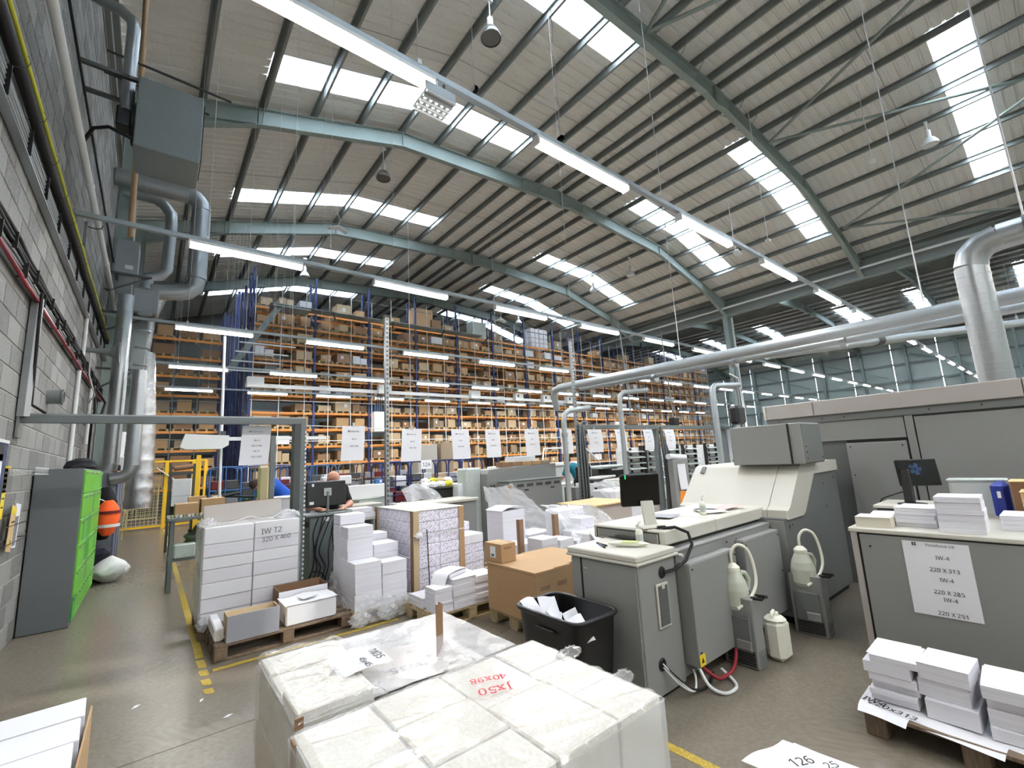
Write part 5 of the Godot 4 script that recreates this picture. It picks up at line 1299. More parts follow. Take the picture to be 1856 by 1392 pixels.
		put("handle", sh().pipe([Vector3(x - 0.03, 0.50, z + 0.10), Vector3(x - 0.03, 0.505, z + 0.18), Vector3(x + 0.05, 0.505, z + 0.18), Vector3(x + 0.05, 0.50, z + 0.10)], 0.013, 6), M.rubber, t)
		put("socket_box", sh().bx(x - 0.10, x - 0.07, 0.13, 0.20, z - 0.02, z + 0.09, 0.006), M.press_grey, t)
		var b := thing("wash_bottle", "cloudy white wash bottle with a looped hose in the %s floor unit" % p[2], "bottle", Vector3(x, 0.45, z - 0.03))
		put("body", sh().lathe(Vector3(x, 0.40, z - 0.03), [[0.0, 0.0], [0.085, 0.0], [0.098, 0.03], [0.098, 0.14], [0.085, 0.20], [0.058, 0.262], [0.052, 0.275], [0.0, 0.276]], 20), M.jug_cloudy, b)
		put("cap", sh().lathe(Vector3(x, 0.675, z - 0.03), [[0.0, 0.0], [0.052, 0.0], [0.054, 0.006], [0.054, 0.03], [0.048, 0.036], [0.03, 0.055], [0.012, 0.062], [0.0, 0.062]], 20), M.jug_white, b)
		put("grip", sh().pipe([Vector3(x + 0.05, 0.66, z + 0.0), Vector3(x + 0.09, 0.65, z + 0.02), Vector3(x + 0.115, 0.60, z + 0.03), Vector3(x + 0.10, 0.52, z + 0.02)], 0.018, 8), M.jug_cloudy, b)
		put("hose", sh().pipe(smooth([Vector3(x - 0.005, 0.73, z - 0.03), Vector3(x - 0.01, 0.82, z - 0.02), Vector3(x + 0.02, 0.875, z + 0.02), Vector3(x + 0.07, 0.84, z + 0.07), Vector3(x + 0.085, 0.72, z + 0.10), Vector3(x + 0.06, 0.58, z + 0.11), Vector3(x - 0.02, 0.48, z + 0.08), Vector3(x - 0.09, 0.42, z + 0.02)]), 0.0115, 10), M.jug_white, b)
	t = thing("plastic_jug", "squat white plastic jug standing on the floor between the wash units", "jug", Vector3(3.95, 0, -1.72))
	put("body", sh().bx(3.86, 4.04, 0.0, 0.30, -1.79, -1.65, 0.035), M.jug_white, t)
	put("shoulder", sh().lathe(Vector3(3.94, 0.295, -1.72), [[0.08, 0.0], [0.06, 0.02], [0.03, 0.03], [0.028, 0.05], [0.0, 0.05]], 14), M.jug_white, t)
	put("grip", sh().pipe([Vector3(3.90, 0.29, -1.72), Vector3(3.885, 0.335, -1.72), Vector3(3.93, 0.355, -1.72), Vector3(3.955, 0.33, -1.72)], 0.014, 8), M.jug_white, t)
func smooth(p: Array) -> Array:
	var c := Curve3D.new()
	for i in p.size():
		var a: Vector3 = p[maxi(i - 1, 0)]; var b: Vector3 = p[mini(i + 1, p.size() - 1)]
		c.add_point(p[i], (a - b) / 6.0, (b - a) / 6.0)
	var out := []
	var n := p.size() * 5
	for i in n + 1: out.append(c.sample_baked(c.get_baked_length() * i / n, true))
	return out
func build_cabinet() -> void:
	var t := thing("steel_cabinet", "long grey steel cabinet with a beige top and a taped paper sign", "cabinet", Vector3(4.8, 0, -0.4))
	put("body", sh().bx(4.37, 5.5, 0.02, 0.95, -1.225, 1.0, 0.006), M.press_grey, t)
	put("door", sh().bx(4.345, 4.372, 0.03, 0.935, -1.18, 0.25, 0.004), M.press_grey, t)
	put("side_strip", sh().bx(4.345, 4.372, 0.03, 0.95, -1.235, -1.195, 0.003), M.press_pale, t)
	put("gap", sh().bx(4.355, 4.375, 0.03, 0.95, -1.195, -1.18), M.press_black, t)
	put("gap", sh().bx(4.355, 4.375, 0.935, 0.945, -1.19, 0.25), M.press_black, t)
	put("top", sh().bx(4.335, 5.55, 0.947, 0.982, -1.245, 1.0, 0.007), M.press_beige, t)
	for z in [-1.12, -0.02]: screw(t, Vector3(4.343, 0.85, z), 0)
	var s := thing("paper_sign", "large white paper sign with six printed lines taped on the steel cabinet", "sign", Vector3(4.34, 0.65, -0.72))
	var B := Basis(Vector3.UP, -PI / 2)
	put("sheet", sh().prism([Vector2(-0.925, 0.915), Vector2(-0.575, 0.915), Vector2(-0.575, 0.42), Vector2(-0.925, 0.42)], 0, 4.3405, 4.3435), M.paper, s)
	for j in 4: put("logo_dot", sh().bx(4.338, 4.3402, 0.888 + (j / 2) * 0.012, 0.897 + (j / 2) * 0.012, -0.87 + (j % 2) * 0.013, -0.861 + (j % 2) * 0.013), M.ink, s)
	words("Printforce UK", 0.019, M.ink_grey, s, Vector3(-0.0005, 0.245, 0.0), B)
	var ln := ["IW-4", "220 X 313", "IW-4", "220 X 285", "IW-4", "220 X 251"]
	var ys := [0.165, 0.082, 0.018, -0.065, -0.112, -0.205]
	for i in 6: words(ln[i], 0.026 if i % 2 == 0 else 0.027, M.ink, s, Vector3(-0.0005, ys[i], 0.0), B)
	# what stands on the cabinet
	paper_stack(Vector3(4.50, 0.982, -1.10), Vector3(0.21, 0.075, 0.22), "cream paper block on the corner of the steel cabinet top", 1, true, 0.05)
	paper_stack(Vector3(4.82, 0.982, -1.08), Vector3(0.30, 0.06, 0.22), "low white paper stack behind the cream block on the cabinet", 2, false, 0.12)
	paper_stack(Vector3(4.70, 0.982, -0.86), Vector3(0.30, 0.14, 0.24), "uneven white paper stack in the middle of the cabinet top", 5, false, -0.05)
	paper_stack(Vector3(4.52, 0.982, -0.60), Vector3(0.26, 0.245, 0.235), "tallest grey white paper stack above the taped sign", 6, false, 0.04)
	paper_stack(Vector3(4.82, 0.982, -0.22), Vector3(0.32, 0.10, 0.42), "wide low white paper stack in front of the brown cartons", 3, false, 0.0)
	t = thing("desk_board", "pale board carrying the black monitor behind the paper stacks", "board", Vector3(5.3, 1.03, -1.0))
	put("board", sh().bx(5.0, 5.5, 1.06, 1.085, -1.22, -0.75, 0.004), M.press_beige, t)
	put("riser", sh().bx(5.02, 5.48, 0.982, 1.06, -1.20, -0.78, 0.004), M.strut_dark, t)
	t = thing("desk_monitor", "black monitor turned aside with a blue pattern on its dark screen", "monitor", Vector3(5.22, 1.085, -0.98))
	var Bm := Basis(Vector3.UP, -0.95) * Basis(Vector3.RIGHT, -0.14)
	var c := Vector3(5.30, 1.345, -0.93)
	put("panel", sh().box(c, Vector3(0.30, 0.23, 0.03), 0.006, Bm), M.black_plastic, t)
	put("glass", sh().box(c + Bm * Vector3(0, 0, 0.0155), Vector3(0.28, 0.21, 0.003), 0, Bm), M.screen, t)
	for i in 5: put("screen_pattern", sh().box(c + Bm * Vector3(-0.02 + 0.028 * cos(i * 1.26), 0.03 + 0.032 * sin(i * 1.26), 0.0185), Vector3(0.04, 0.03, 0.002), 0.0, Bm * Basis(Vector3.BACK, i * 1.26)), M.screen_blue, t)
	put("stem", sh().bar(Vector3(5.16, 1.09, -0.99), Vector3(5.23, 1.38, -1.0), 0.07, 0.05, 0.01), M.black, t)
	put("base", sh().lathe(Vector3(5.17, 1.085, -0.98), [[0.0, 0.0], [0.10, 0.0], [0.10, 0.008], [0.04, 0.016], [0.0, 0.016]], 20), M.black, t)
	put("cable", sh().pipe(smooth([Vector3(5.2, 1.2, -1.0), Vector3(5.25, 1.14, -1.15), Vector3(5.45, 1.09, -1.25), Vector3(5.6, 1.05, -1.3)]), 0.006, 6), M.rubber, t)
	t = thing("plastic_crate", "frosted clear plastic crate behind the black monitor", "crate", Vector3(5.7, 0.982, -0.7))
	put("wall", sh().bx(5.38, 5.52, 0.99, 1.27, -0.76, -0.42, 0.02), M.clear_plastic, t)
	put("rim", sh().bx(5.37, 5.53, 1.265, 1.285, -0.77, -0.41, 0.008), M.cladding, t)
	t = thing("blue_binder", "bright blue rounded plastic binder standing beside the clear crate", "binder", Vector3(5.3, 0.982, -0.36))
	put("spine", sh().bx(5.22, 5.40, 0.984, 1.27, -0.50, -0.40, 0.03), M.folder_blue, t)
	put("label", sh().bx(5.214, 5.222, 1.15, 1.20, -0.465, -0.445), M.paper, t)
	for p in [[5.18, -0.24, 0.30, 0.30, "kraft_dark", "brown carton at the back behind the binder on the cabinet"], [4.98, -0.18, 0.22, 0.24, "kraft", "front brown carton beside the tallest paper stack on the cabinet"]]:
		t = thing("carton", p[5], "carton", Vector3(p[0], 0.982, p[1]))
		put("body", sh().bx(p[0] - 0.10 + (0.04 if p[2] > 0.25 else 0), p[0] + 0.14, 0.983, 0.983 + p[3], p[1] - 0.14, p[1] + 0.75, 0.004), M[p[4]], t)
		put("lid", sh().bx(p[0] - 0.105, p[0] + 0.14, 0.983 + p[3], 0.99 + p[3], p[1] - 0.145, p[1] + 0.75, 0.002), M.tan_cover, t)
	t = thing("manila_folder", "curved buff folder lying on the rear brown carton", "folder", Vector3(5.2, 1.29, 0.0))
	put("cover", sh().grid(10, 6, func(u: float, v: float) -> Vector3: return Vector3(5.05 + 0.25 * v, 1.293 + 0.03 * sin(u * PI), -0.26 + 0.6 * u)), M.tan_cover, t)
	# pallet with three small stacks
	var pw := thing("wooden_pallet", "dark wooden pallet under the small paper stacks by the cabinet", "pallet", Vector3(3.8, 0, -0.4))
	for z in [-1.02, -0.62, -0.12, 0.3]: put("block", sh().bx(3.30, 3.42, 0.0, 0.11, z, z + 0.10, 0.004), M.pallet_old, pw)
	for z in [-1.02, -0.62, -0.12, 0.3]: put("block", sh().bx(3.95, 4.05, 0.0, 0.11, z, z + 0.10, 0.004), M.pallet_old, pw)
	for i in 5: put("deck_board", sh().bx(3.29 + i * 0.16, 3.42 + i * 0.16, 0.11, 0.132, -1.04, 0.5, 0.003), M.pallet_old, pw)
	for p in [[Vector2(3.27, -1.04), Vector2(3.60, -1.06), Vector2(3.58, -0.80), Vector2(3.24, -0.82), "first"], [Vector2(3.30, -0.84), Vector2(3.75, -0.80), Vector2(3.70, -0.42), Vector2(3.25, -0.46), "second"], [Vector2(3.31, -0.46), Vector2(3.8, -0.44), Vector2(3.78, 0.05), Vector2(3.26, -0.02), "third"]]:
		var ls := thing("cover_sheet", "white cover sheet on the dark pallet, %s from the machine aisle%s" % [p[4], ", with pen marks" if p[4] == "first" else ""], "paper", Vector3(p[0].x, 0.133, p[0].y))
		var y: float = {"first": 0.142, "second": 0.1385, "third": 0.135}[p[4]]
		put("sheet", sh().grid(10, 8, func(u: float, v: float) -> Vector3:
			var q: Vector2 = (p[0] as Vector2).lerp(p[1], u).lerp((p[3] as Vector2).lerp(p[2], u), v)
			return Vector3(q.x, y + 0.004 * sin(u * 5.0 + v * 4.0) - (0.02 * clampf(0.12 - u, 0.0, 0.12) / 0.12), q.y)), M.paper, ls)
		if p[4] == "first":
			words("IW4", 0.05, M.ink, ls, Vector3(0.11, 0.018, 0.06), Basis(Vector3.UP, -PI / 2 - 0.2) * Basis(Vector3.RIGHT, -PI / 2))
			words("220x313", 0.045, M.ink, ls, Vector3(0.07, 0.018, 0.15), Basis(Vector3.UP, -PI / 2 - 0.2) * Basis(Vector3.RIGHT, -PI / 2))
	paper_stack(Vector3(3.56, 0.148, -0.89), Vector3(0.285, 0.255, 0.215), "small white paper stack on the dark pallet, first from the machine aisle", 6, false, 0.03, "paper_edge", 0.02)
	paper_stack(Vector3(3.55, 0.144, -0.655), Vector3(0.27, 0.27, 0.21), "small white paper stack on the dark pallet, middle of the three", 3, false, -0.03, "paper_edge", 0.02)
	paper_stack(Vector3(3.55, 0.140, -0.40), Vector3(0.29, 0.25, 0.24), "small white paper stack on the dark pallet, cut off by the frame", 4, false, 0.04, "paper_edge", 0.02)
	var sf := thing("marked_sheet", "white sheet marked 126 on top of a low box at the picture's bottom edge", "paper", Vector3(2.3, 0.305, -0.98))
	put("sheet", sh().grid(8, 8, func(u: float, v: float) -> Vector3: return Vector3(lerpf(2.08, 2.36, u) + 0.02 * v, 0.31 + 0.008 * sin(u * 6.0 + v), lerpf(-1.13, -0.75, v) + 0.06 * u)), M.paper, sf)
	words("126", 0.05, M.ink, sf, Vector3(-0.06, 0.016, 0.03), Basis(Vector3.UP, -0.5) * Basis(Vector3.RIGHT, -PI / 2))
	words("25", 0.04, M.ink, sf, Vector3(0.0, 0.016, 0.12), Basis(Vector3.UP, -0.5) * Basis(Vector3.RIGHT, -PI / 2))
	var bx := thing("low_box", "low white box under the sheet marked 126", "box", Vector3(2.25, 0, -0.8))
	put("body", sh().bx(2.10, 2.38, 0.0, 0.30, -1.03, -0.6, 0.006), M.paper_edge, bx)
	put("lid", sh().bx(2.095, 2.385, 0.28, 0.303, -1.035, -0.595, 0.004), M.paper, bx)
# ---------------------------------------------------------------- paper, cartons and pallets
func paper_stack(at: Vector3, size: Vector3, label: String, layers: int, cream: bool, turn: float, edge := "paper_edge", jit := 0.006, grp := "") -> Node3D:
	var t := thing("paper_stack", label, "paper stack", at, grp, turn)
	O = Vector3.ZERO
	var y := 0.0
	var cuts := []
	var sum := 0.0
	for i in layers:
		cuts.append(rng.randf_range(0.6, 1.4))
		sum += cuts[i]
	for i in layers:
		var h: float = size.y * cuts[i] / sum
		var d := Vector3(rng.randf_range(-jit, jit), 0, rng.randf_range(-jit, jit))
		put("sheet_block", sh().box(d + Vector3(0, y + h / 2, 0), Vector3(size.x, h - 0.0008, size.z), 0.002, Basis(Vector3.UP, rng.randf_range(-jit, jit) * 1.5)), M["cream_edge" if cream else edge], t)
		y += h
	put("top_sheet", sh().box(Vector3(0, y + 0.0008, 0), Vector3(size.x * 0.995, 0.0015, size.z * 0.995), 0), M["paper_cream" if cream else "paper"], t)
	return t
func pallet(at: Vector3, w: float, d: float, label: String, m: String, marks := false) -> Node3D:   # at: the middle, on the floor
	var t := thing("wooden_pallet", label, "pallet", at)
	O = Vector3.ZERO
	for x in [-w / 2 + 0.05, 0.0, w / 2 - 0.05]:
		for z in [-d / 2 + 0.07, 0.0, d / 2 - 0.07]:
			var b := put("block", sh().bx(x - 0.05, x + 0.05, 0.022, 0.10, z - 0.07, z + 0.07, 0.004), M[m], t)
			if marks and z > 0.1:
				put("stamp", sh().bx(x - 0.035, x + 0.035, 0.045, 0.047, z + 0.070, z + 0.0715), M.kraft_dark, b)
				put("stamp", sh().bx(x - 0.035, x + 0.035, 0.080, 0.082, z + 0.070, z + 0.0715), M.kraft_dark, b)
				for s in [-0.035, 0.033]: put("stamp", sh().bx(x + s, x + s + 0.002, 0.045, 0.082, z + 0.070, z + 0.0715), M.kraft_dark, b)
	for z in [-d / 2 + 0.07, 0.0, d / 2 - 0.07]: put("bottom_board", sh().bx(-w / 2, w / 2, 0.0, 0.022, z - 0.05, z + 0.05, 0.003), M[m], t)
	for x in [-w / 2 + 0.05, 0.0, w / 2 - 0.05]: put("stringer_board", sh().bx(x - 0.05, x + 0.05, 0.10, 0.122, -d / 2, d / 2, 0.003), M[m], t)
	for i in 5: put("deck_board", sh().bx(-w / 2, w / 2, 0.122, 0.144, -d / 2 + i * (d - 0.12) / 4, -d / 2 + 0.12 + i * (d - 0.12) / 4 - 0.008, 0.003), M[m], t)
	return t
func crinkle(s: Sh, lo: Vector3, hi: Vector3, off: float, amp: float, skip_bottom := true) -> Sh:   # film drawn round a load, with folds running along its faces
	var c := (lo + hi) / 2
	var push := func(q: Vector3, nrm: Vector3) -> Vector3:
		var f := noi.get_noise_3d(q.x * 60 + q.y * 150, q.y * 190, q.z * 60 + q.y * 150)
		var g := noi.get_noise_3d(q.x * 400, q.y * 300 + 50, q.z * 400)
		var e := 1.0
		return q + nrm * (off + amp * f + amp * 0.45 * g) * e
	var h := (hi - lo) / 2
	for ax in [0, 2]:
		for sg in [-1.0, 1.0]:
			var u := 2 if ax == 0 else 0
			s.grid(40, 28, func(a: float, b: float) -> Vector3:
				var q := c
				q[ax] += sg * h[ax]
				q[u] += (a * 2 - 1) * h[u] * sg * (-1.0 if ax == 0 else 1.0)
				q.y = lerpf(lo.y, hi.y, b)
				var nrm := Vector3.ZERO
				nrm[ax] = sg
				nrm[u] = signf(q[u] - c[u]) * maxf(0.0, absf(a * 2 - 1) - 0.97) * 30.0
				return push.call(q, nrm))
	s.grid(40, 40, func(a: float, b: float) -> Vector3:
		var q := Vector3(lerpf(lo.x, hi.x, a), hi.y, lerpf(hi.z, lo.z, b))
		return push.call(q, Vector3(0, 1, 0)))
	return s
func crumple(at: Vector3, size: Vector3, seed_: float) -> Sh:   # a loose crushed lump of film
	return sh().grid(28, 16, func(u: float, v: float) -> Vector3:
		var a := -u * TAU
		var b := v * PI
		var d := Vector3(cos(a) * sin(b), -cos(b), sin(a) * sin(b))
		var r := 1.0 + 0.55 * noi.get_noise_3d(d.x * 130 + seed_, d.y * 130, d.z * 130 + seed_)
		return at + d * size * 0.5 * r)
func build_wrapped_loads() -> void:
	# front load, seen from above
	var t := thing("wrapped_load", "large film wrapped load of white packs with a red pen note on top", "wrapped load", Vector3(1.0, 0, -1.45))
	var lo := Vector3(0.44, 0.145, -1.88)
	var hi := Vector3(1.57, 0.745, -1.14)
	for i in 3:
		for j in 3:
			put("pallet_block", sh().bx(lo.x + i * 0.51, lo.x + 0.10 + i * 0.51, 0.0, 0.10, lo.z + j * 0.3, lo.z + 0.14 + j * 0.3, 0.004), M.pallet_wood, t)
	for i in 5: put("deck_board", sh().bx(lo.x, hi.x, 0.10, 0.14, lo.z + i * 0.155, lo.z + 0.12 + i * 0.155, 0.003), M.pallet_wood, t)
	# packs of the top layers: bricks of paper in a pinwheel bond
	var cols := [[0.0, 0.25], [0.25, 0.52], [0.52, 0.78], [0.78, 1.0]]
	for y in 2:
		for i in 4:
			var rows := [0.0, 0.48, 1.0] if (i + y) % 2 else [0.0, 0.33, 0.68, 1.0]
			for j in rows.size() - 1:
				var g := 0.003
				var x0: float = lerpf(lo.x, hi.x, cols[i][0]) + g
				var x1: float = lerpf(lo.x, hi.x, cols[i][1]) - g
				var z0: float = lerpf(lo.z, hi.z, rows[j]) + g
				var z1: float = lerpf(lo.z, hi.z, rows[j + 1]) - g
				var yt := hi.y - rng.randf_range(0.0, 0.012) if y == 1 else 0.55
				put("paper_pack", sh().bx(x0, x1, 0.552 if y else 0.36, yt, z0, z1, 0.006), M.paper_cream, t)
	put("lower_packs", sh().bx(lo.x, hi.x, 0.145, 0.358, lo.z, hi.z, 0.008), M.cream_edge, t)
	for x in [lo.x, hi.x]:
		for z in [lo.z, hi.z]: put("corner_board", sh().bx(x - 0.004, x + 0.004, 0.16, hi.y - 0.01, z - 0.05 * signf(z - lo.z + -0.1) - 0.025, z - 0.05 * signf(z - lo.z - 0.1) + 0.025), M.kraft_dark, t)
	put("top_film", sh().grid(70, 50, func(u: float, v: float) -> Vector3:
		var x := lerpf(lo.x - 0.012, hi.x + 0.012, u)
		var z := lerpf(hi.z + 0.012, lo.z - 0.012, v)
		var e := maxf(absf(u * 2 - 1), absf(v * 2 - 1))
		var fold := 0.010 * maxf(0.0, sin((v * 3.0 + u * 1.2) * 6.0) - 0.75) * 4.0
		return Vector3(x, hi.y + 0.007 + 0.004 * noi.get_noise_2d(x * 260, z * 260) + fold * 0.6 - 0.03 * smoothstep(0.93, 1.0, e) + 0.006 * smoothstep(0.85, 0.95, e) * noi.get_noise_2d(x * 900, z * 900), z)), M.wrap, t)
	put("side_film", crinkle(sh(), lo, hi - Vector3(0, 0.02, 0), 0.008, 0.006), M.wrap_heavy, t)
	for p in [[Vector3(1.15, 0.745, -1.89), 0.16, 3.0], [Vector3(1.565, 0.75, -1.62), 0.14, 9.0], [Vector3(1.57, 0.74, -1.32), 0.10, 14.0]]: put("film_bunch", crumple(p[0], Vector3(p[1], 0.05, 0.06), p[2]), M.wrap, t)
	words("Jx50", 0.052, M.ink_red, t, Vector3(0.12, 0.7555, -0.14), Basis(Vector3.UP, 2.75) * Basis(Vector3.RIGHT, -PI / 2), "Droid Serif", "pen_note")
	words("40x98", 0.042, M.ink_red, t, Vector3(0.15, 0.7555, -0.23), Basis(Vector3.UP, 2.75) * Basis(Vector3.RIGHT, -PI / 2), "Droid Serif", "pen_note")
	# second load behind it, lower and half taken
	t = thing("wrapped_load", "half used film wrapped load with a plastic sleeve label behind the front load", "wrapped load", Vector3(1.1, 0, -2.45))
	lo = Vector3(0.52, 0.145, -2.95)
	hi = Vector3(1.66, 0.60, -2.14)
	for i in 3:
		for j in 3: put("pallet_block", sh().bx(lo.x + i * 0.51, lo.x + 0.10 + i * 0.51, 0.0, 0.10, lo.z + j * 0.33, lo.z + 0.14 + j * 0.33, 0.004), M.pallet_wood, t)
	for i in 5: put("deck_board", sh().bx(lo.x, hi.x, 0.10, 0.14, lo.z + i * 0.17, lo.z + 0.13 + i * 0.17, 0.003), M.pallet_wood, t)
	put("lower_packs", sh().bx(lo.x, hi.x, 0.145, 0.36, lo.z, hi.z, 0.008), M.cream_edge, t)
	put("paper_pack", sh().bx(0.53, 0.86, 0.362, 0.665, -2.42, -2.17, 0.006), M.paper_cream, t)
	put("paper_pack", sh().bx(0.53, 0.90, 0.362, 0.635, -2.70, -2.425, 0.006), M.paper_cream, t)
	put("paper_pack", sh().bx(0.53, 0.92, 0.362, 0.645, -2.95, -2.705, 0.006), M.paper_cream, t)
	for i in 2:
		for j in 3: put("paper_pack", sh().bx(0.93 + i * 0.365, 1.29 + i * 0.365, 0.362, 0.475, -2.95 + j * 0.27, -2.685 + j * 0.27, 0.006), M.paper_cream, t)
	put("grey_board", sh().box(Vector3(1.22, 0.52, -2.62), Vector3(0.66, 0.004, 0.50), 0, Basis(Vector3.BACK, -0.06)), M.pale_board, t)
	for x in [lo.x, hi.x]: put("corner_board", sh().bx(x - 0.004, x + 0.03, 0.16, 0.66 if x < 1 else 0.5, hi.z - 0.004, hi.z + 0.004), M.kraft_dark, t)
	put("corner_board", sh().bx(1.44, 1.446, 0.42, 0.80, -2.62, -2.575), M.kraft_dark, t)
	put("corner_board", sh().bx(1.40, 1.446, 0.42, 0.80, -2.580, -2.574), M.kraft_dark, t)
	put("paper_flap", sh().tri_flap(Vector3(1.36, 0.50, -2.53), Vector3(1.52, 0.48, -2.50), Vector3(1.45, 0.60, -2.56)), M.pale_board, t)
	put("film", sh().grid(60, 40, func(u: float, v: float) -> Vector3:
		var x := lerpf(lo.x - 0.01, hi.x + 0.02, u)
		var z := lerpf(hi.z + 0.012, lo.z - 0.01, v)
		var top := lerpf(0.675, 0.50, smoothstep(0.30, 0.46, u + 0.05 * sin(v * 5.0)))
		var e := maxf(absf(u * 2 - 1), absf(v * 2 - 1))
		return Vector3(x, top + 0.012 * noi.get_noise_2d(x * 320, z * 320) + 0.02 * noi.get_noise_2d(x * 90 + 40, z * 90) - 0.025 * smoothstep(0.94, 1.0, e), z)), M.wrap, t)
	put("side_film", crinkle(sh(), lo, Vector3(hi.x, 0.62, hi.z), 0.008, 0.008), M.wrap_heavy, t)
	for p in [[Vector3(1.0, 0.58, -2.97), 0.36, 2.0], [Vector3(1.35, 0.56, -2.97), 0.3, 5.0], [Vector3(1.62, 0.52, -2.2), 0.2, 7.0]]: put("film_bunch", crumple(p[0], Vector3(p[1], 0.07, 0.10), p[2]), M.wrap_heavy, t)
	var s := thing("sleeve_label", "white handwritten label in a shiny plastic sleeve on the half used load", "label", Vector3(0.90, 0.68, -2.42))
	put("sheet", sh().grid(10, 8, func(u: float, v: float) -> Vector3: return Vector3(0.78 + 0.22 * u, 0.672 + 0.012 * sin(u * 3.1), -2.33 - 0.25 * v)), M.paper, s)
	put("sleeve", sh().grid(14, 12, func(u: float, v: float) -> Vector3: return Vector3(0.755 + 0.265 * u, 0.679 + 0.012 * sin(u * 3.1) + 0.004 * noi.get_noise_2d(u * 300, v * 300), -2.31 - 0.29 * v)), M.wrap_heavy, s)
	words("IW35", 0.045, M.ink, s, Vector3(0.075, 0.012, -0.02), Basis(Vector3.UP, -PI / 2) * Basis(Vector3.RIGHT, -PI / 2), "Droid Sans", "pen_note")
	words("45x45", 0.034, M.ink, s, Vector3(-0.005, 0.014, 0.04), Basis(Vector3.UP, -PI / 2) * Basis(Vector3.RIGHT, -PI / 2), "Droid Sans", "pen_note")
	words("IW35", 0.07, M.ink_grey, t, Vector3(0.10, 0.532, -0.08), Basis(Vector3.UP, PI - 0.15) * Basis(Vector3.RIGHT, -PI / 2 + 0.02), "Droid Sans", "pen_note")
	# tall wrapped load on the left of the pallets
	t = thing("wrapped_load", "tall film wrapped stack of white packs marked IW T2 beside the walkway line", "wrapped load", Vector3(0.93, 0, -6.1))
	for i in 3:
		for j in 3: put("pallet_block", sh().bx(0.47 + i * 0.41, 0.57 + i * 0.41, 0.0, 0.10, -6.6 + j * 0.33, -6.46 + j * 0.33, 0.004), M.pallet_old, t)
	for i in 4: put("deck_board", sh().bx(0.47, 1.40, 0.10, 0.14, -6.6 + i * 0.2, -6.42 + i * 0.2, 0.003), M.pallet_old, t)
	var hs := [0.145, 0.26, 0.40, 0.545, 0.68, 0.80, 0.93, 1.10]
	for i in 7:
		for k in 2:
			var x0 := 0.475 + k * 0.46
			put("paper_pack", sh().bx(x0 + rng.randf_range(0, 0.006), x0 + 0.452, hs[i] + 0.002, hs[i + 1] - 0.002, -6.55, -5.78 + rng.randf_range(-0.012, 0.012), 0.005), M.paper_edge if i % 2 else M.paper, t)
	put("side_film", crinkle(sh(), Vector3(0.47, 0.14, -6.56), Vector3(1.39, 1.10, -5.77), 0.008, 0.007), M.wrap, t)
	for p in [[Vector3(0.52, 1.12, -5.95), 0.18, 1.0], [Vector3(1.30, 1.13, -5.95), 0.28, 4.0], [Vector3(0.50, 0.17, -5.74), 0.10, 6.0]]: put("film_bunch", crumple(p[0], Vector3(p[1], 0.12, 0.16), p[2]), M.wrap_heavy, t)
	put("strap", sh().pipe(smooth([Vector3(0.46, 1.11, -5.8), Vector3(0.7, 1.13, -5.76), Vector3(0.9, 1.17, -5.78), Vector3(1.02, 1.13, -5.75), Vector3(1.3, 1.2, -5.8)]), 0.006, 6), M.bag_white, t)
	words("IW T2", 0.062, M.ink_grey, t, Vector3(0.17, 1.0, 0.345), Basis(Vector3.BACK, 0.03), "Droid Sans", "pen_note")
	words("320 X 460", 0.05, M.ink_grey, t, Vector3(0.22, 0.915, 0.345), Basis(Vector3.BACK, 0.05), "Droid Sans", "pen_note")
	s = thing("cardboard_sheet", "large pale cardboard sheet lying across the top of the tall wrapped stack", "cardboard", Vector3(0.9, 1.12, -6.3))
	put("sheet", sh().box(Vector3(0.90, 1.21, -6.28), Vector3(0.80, 0.20, 0.012), 0.002, Basis(Vector3.RIGHT, -0.25) * Basis(Vector3.BACK, 0.02)), M.pale_board, s)
	put("edge", sh().box(Vector3(0.90, 1.31, -6.305), Vector3(0.80, 0.006, 0.014), 0.0, Basis(Vector3.BACK, 0.02)), M.kraft_dark, s)
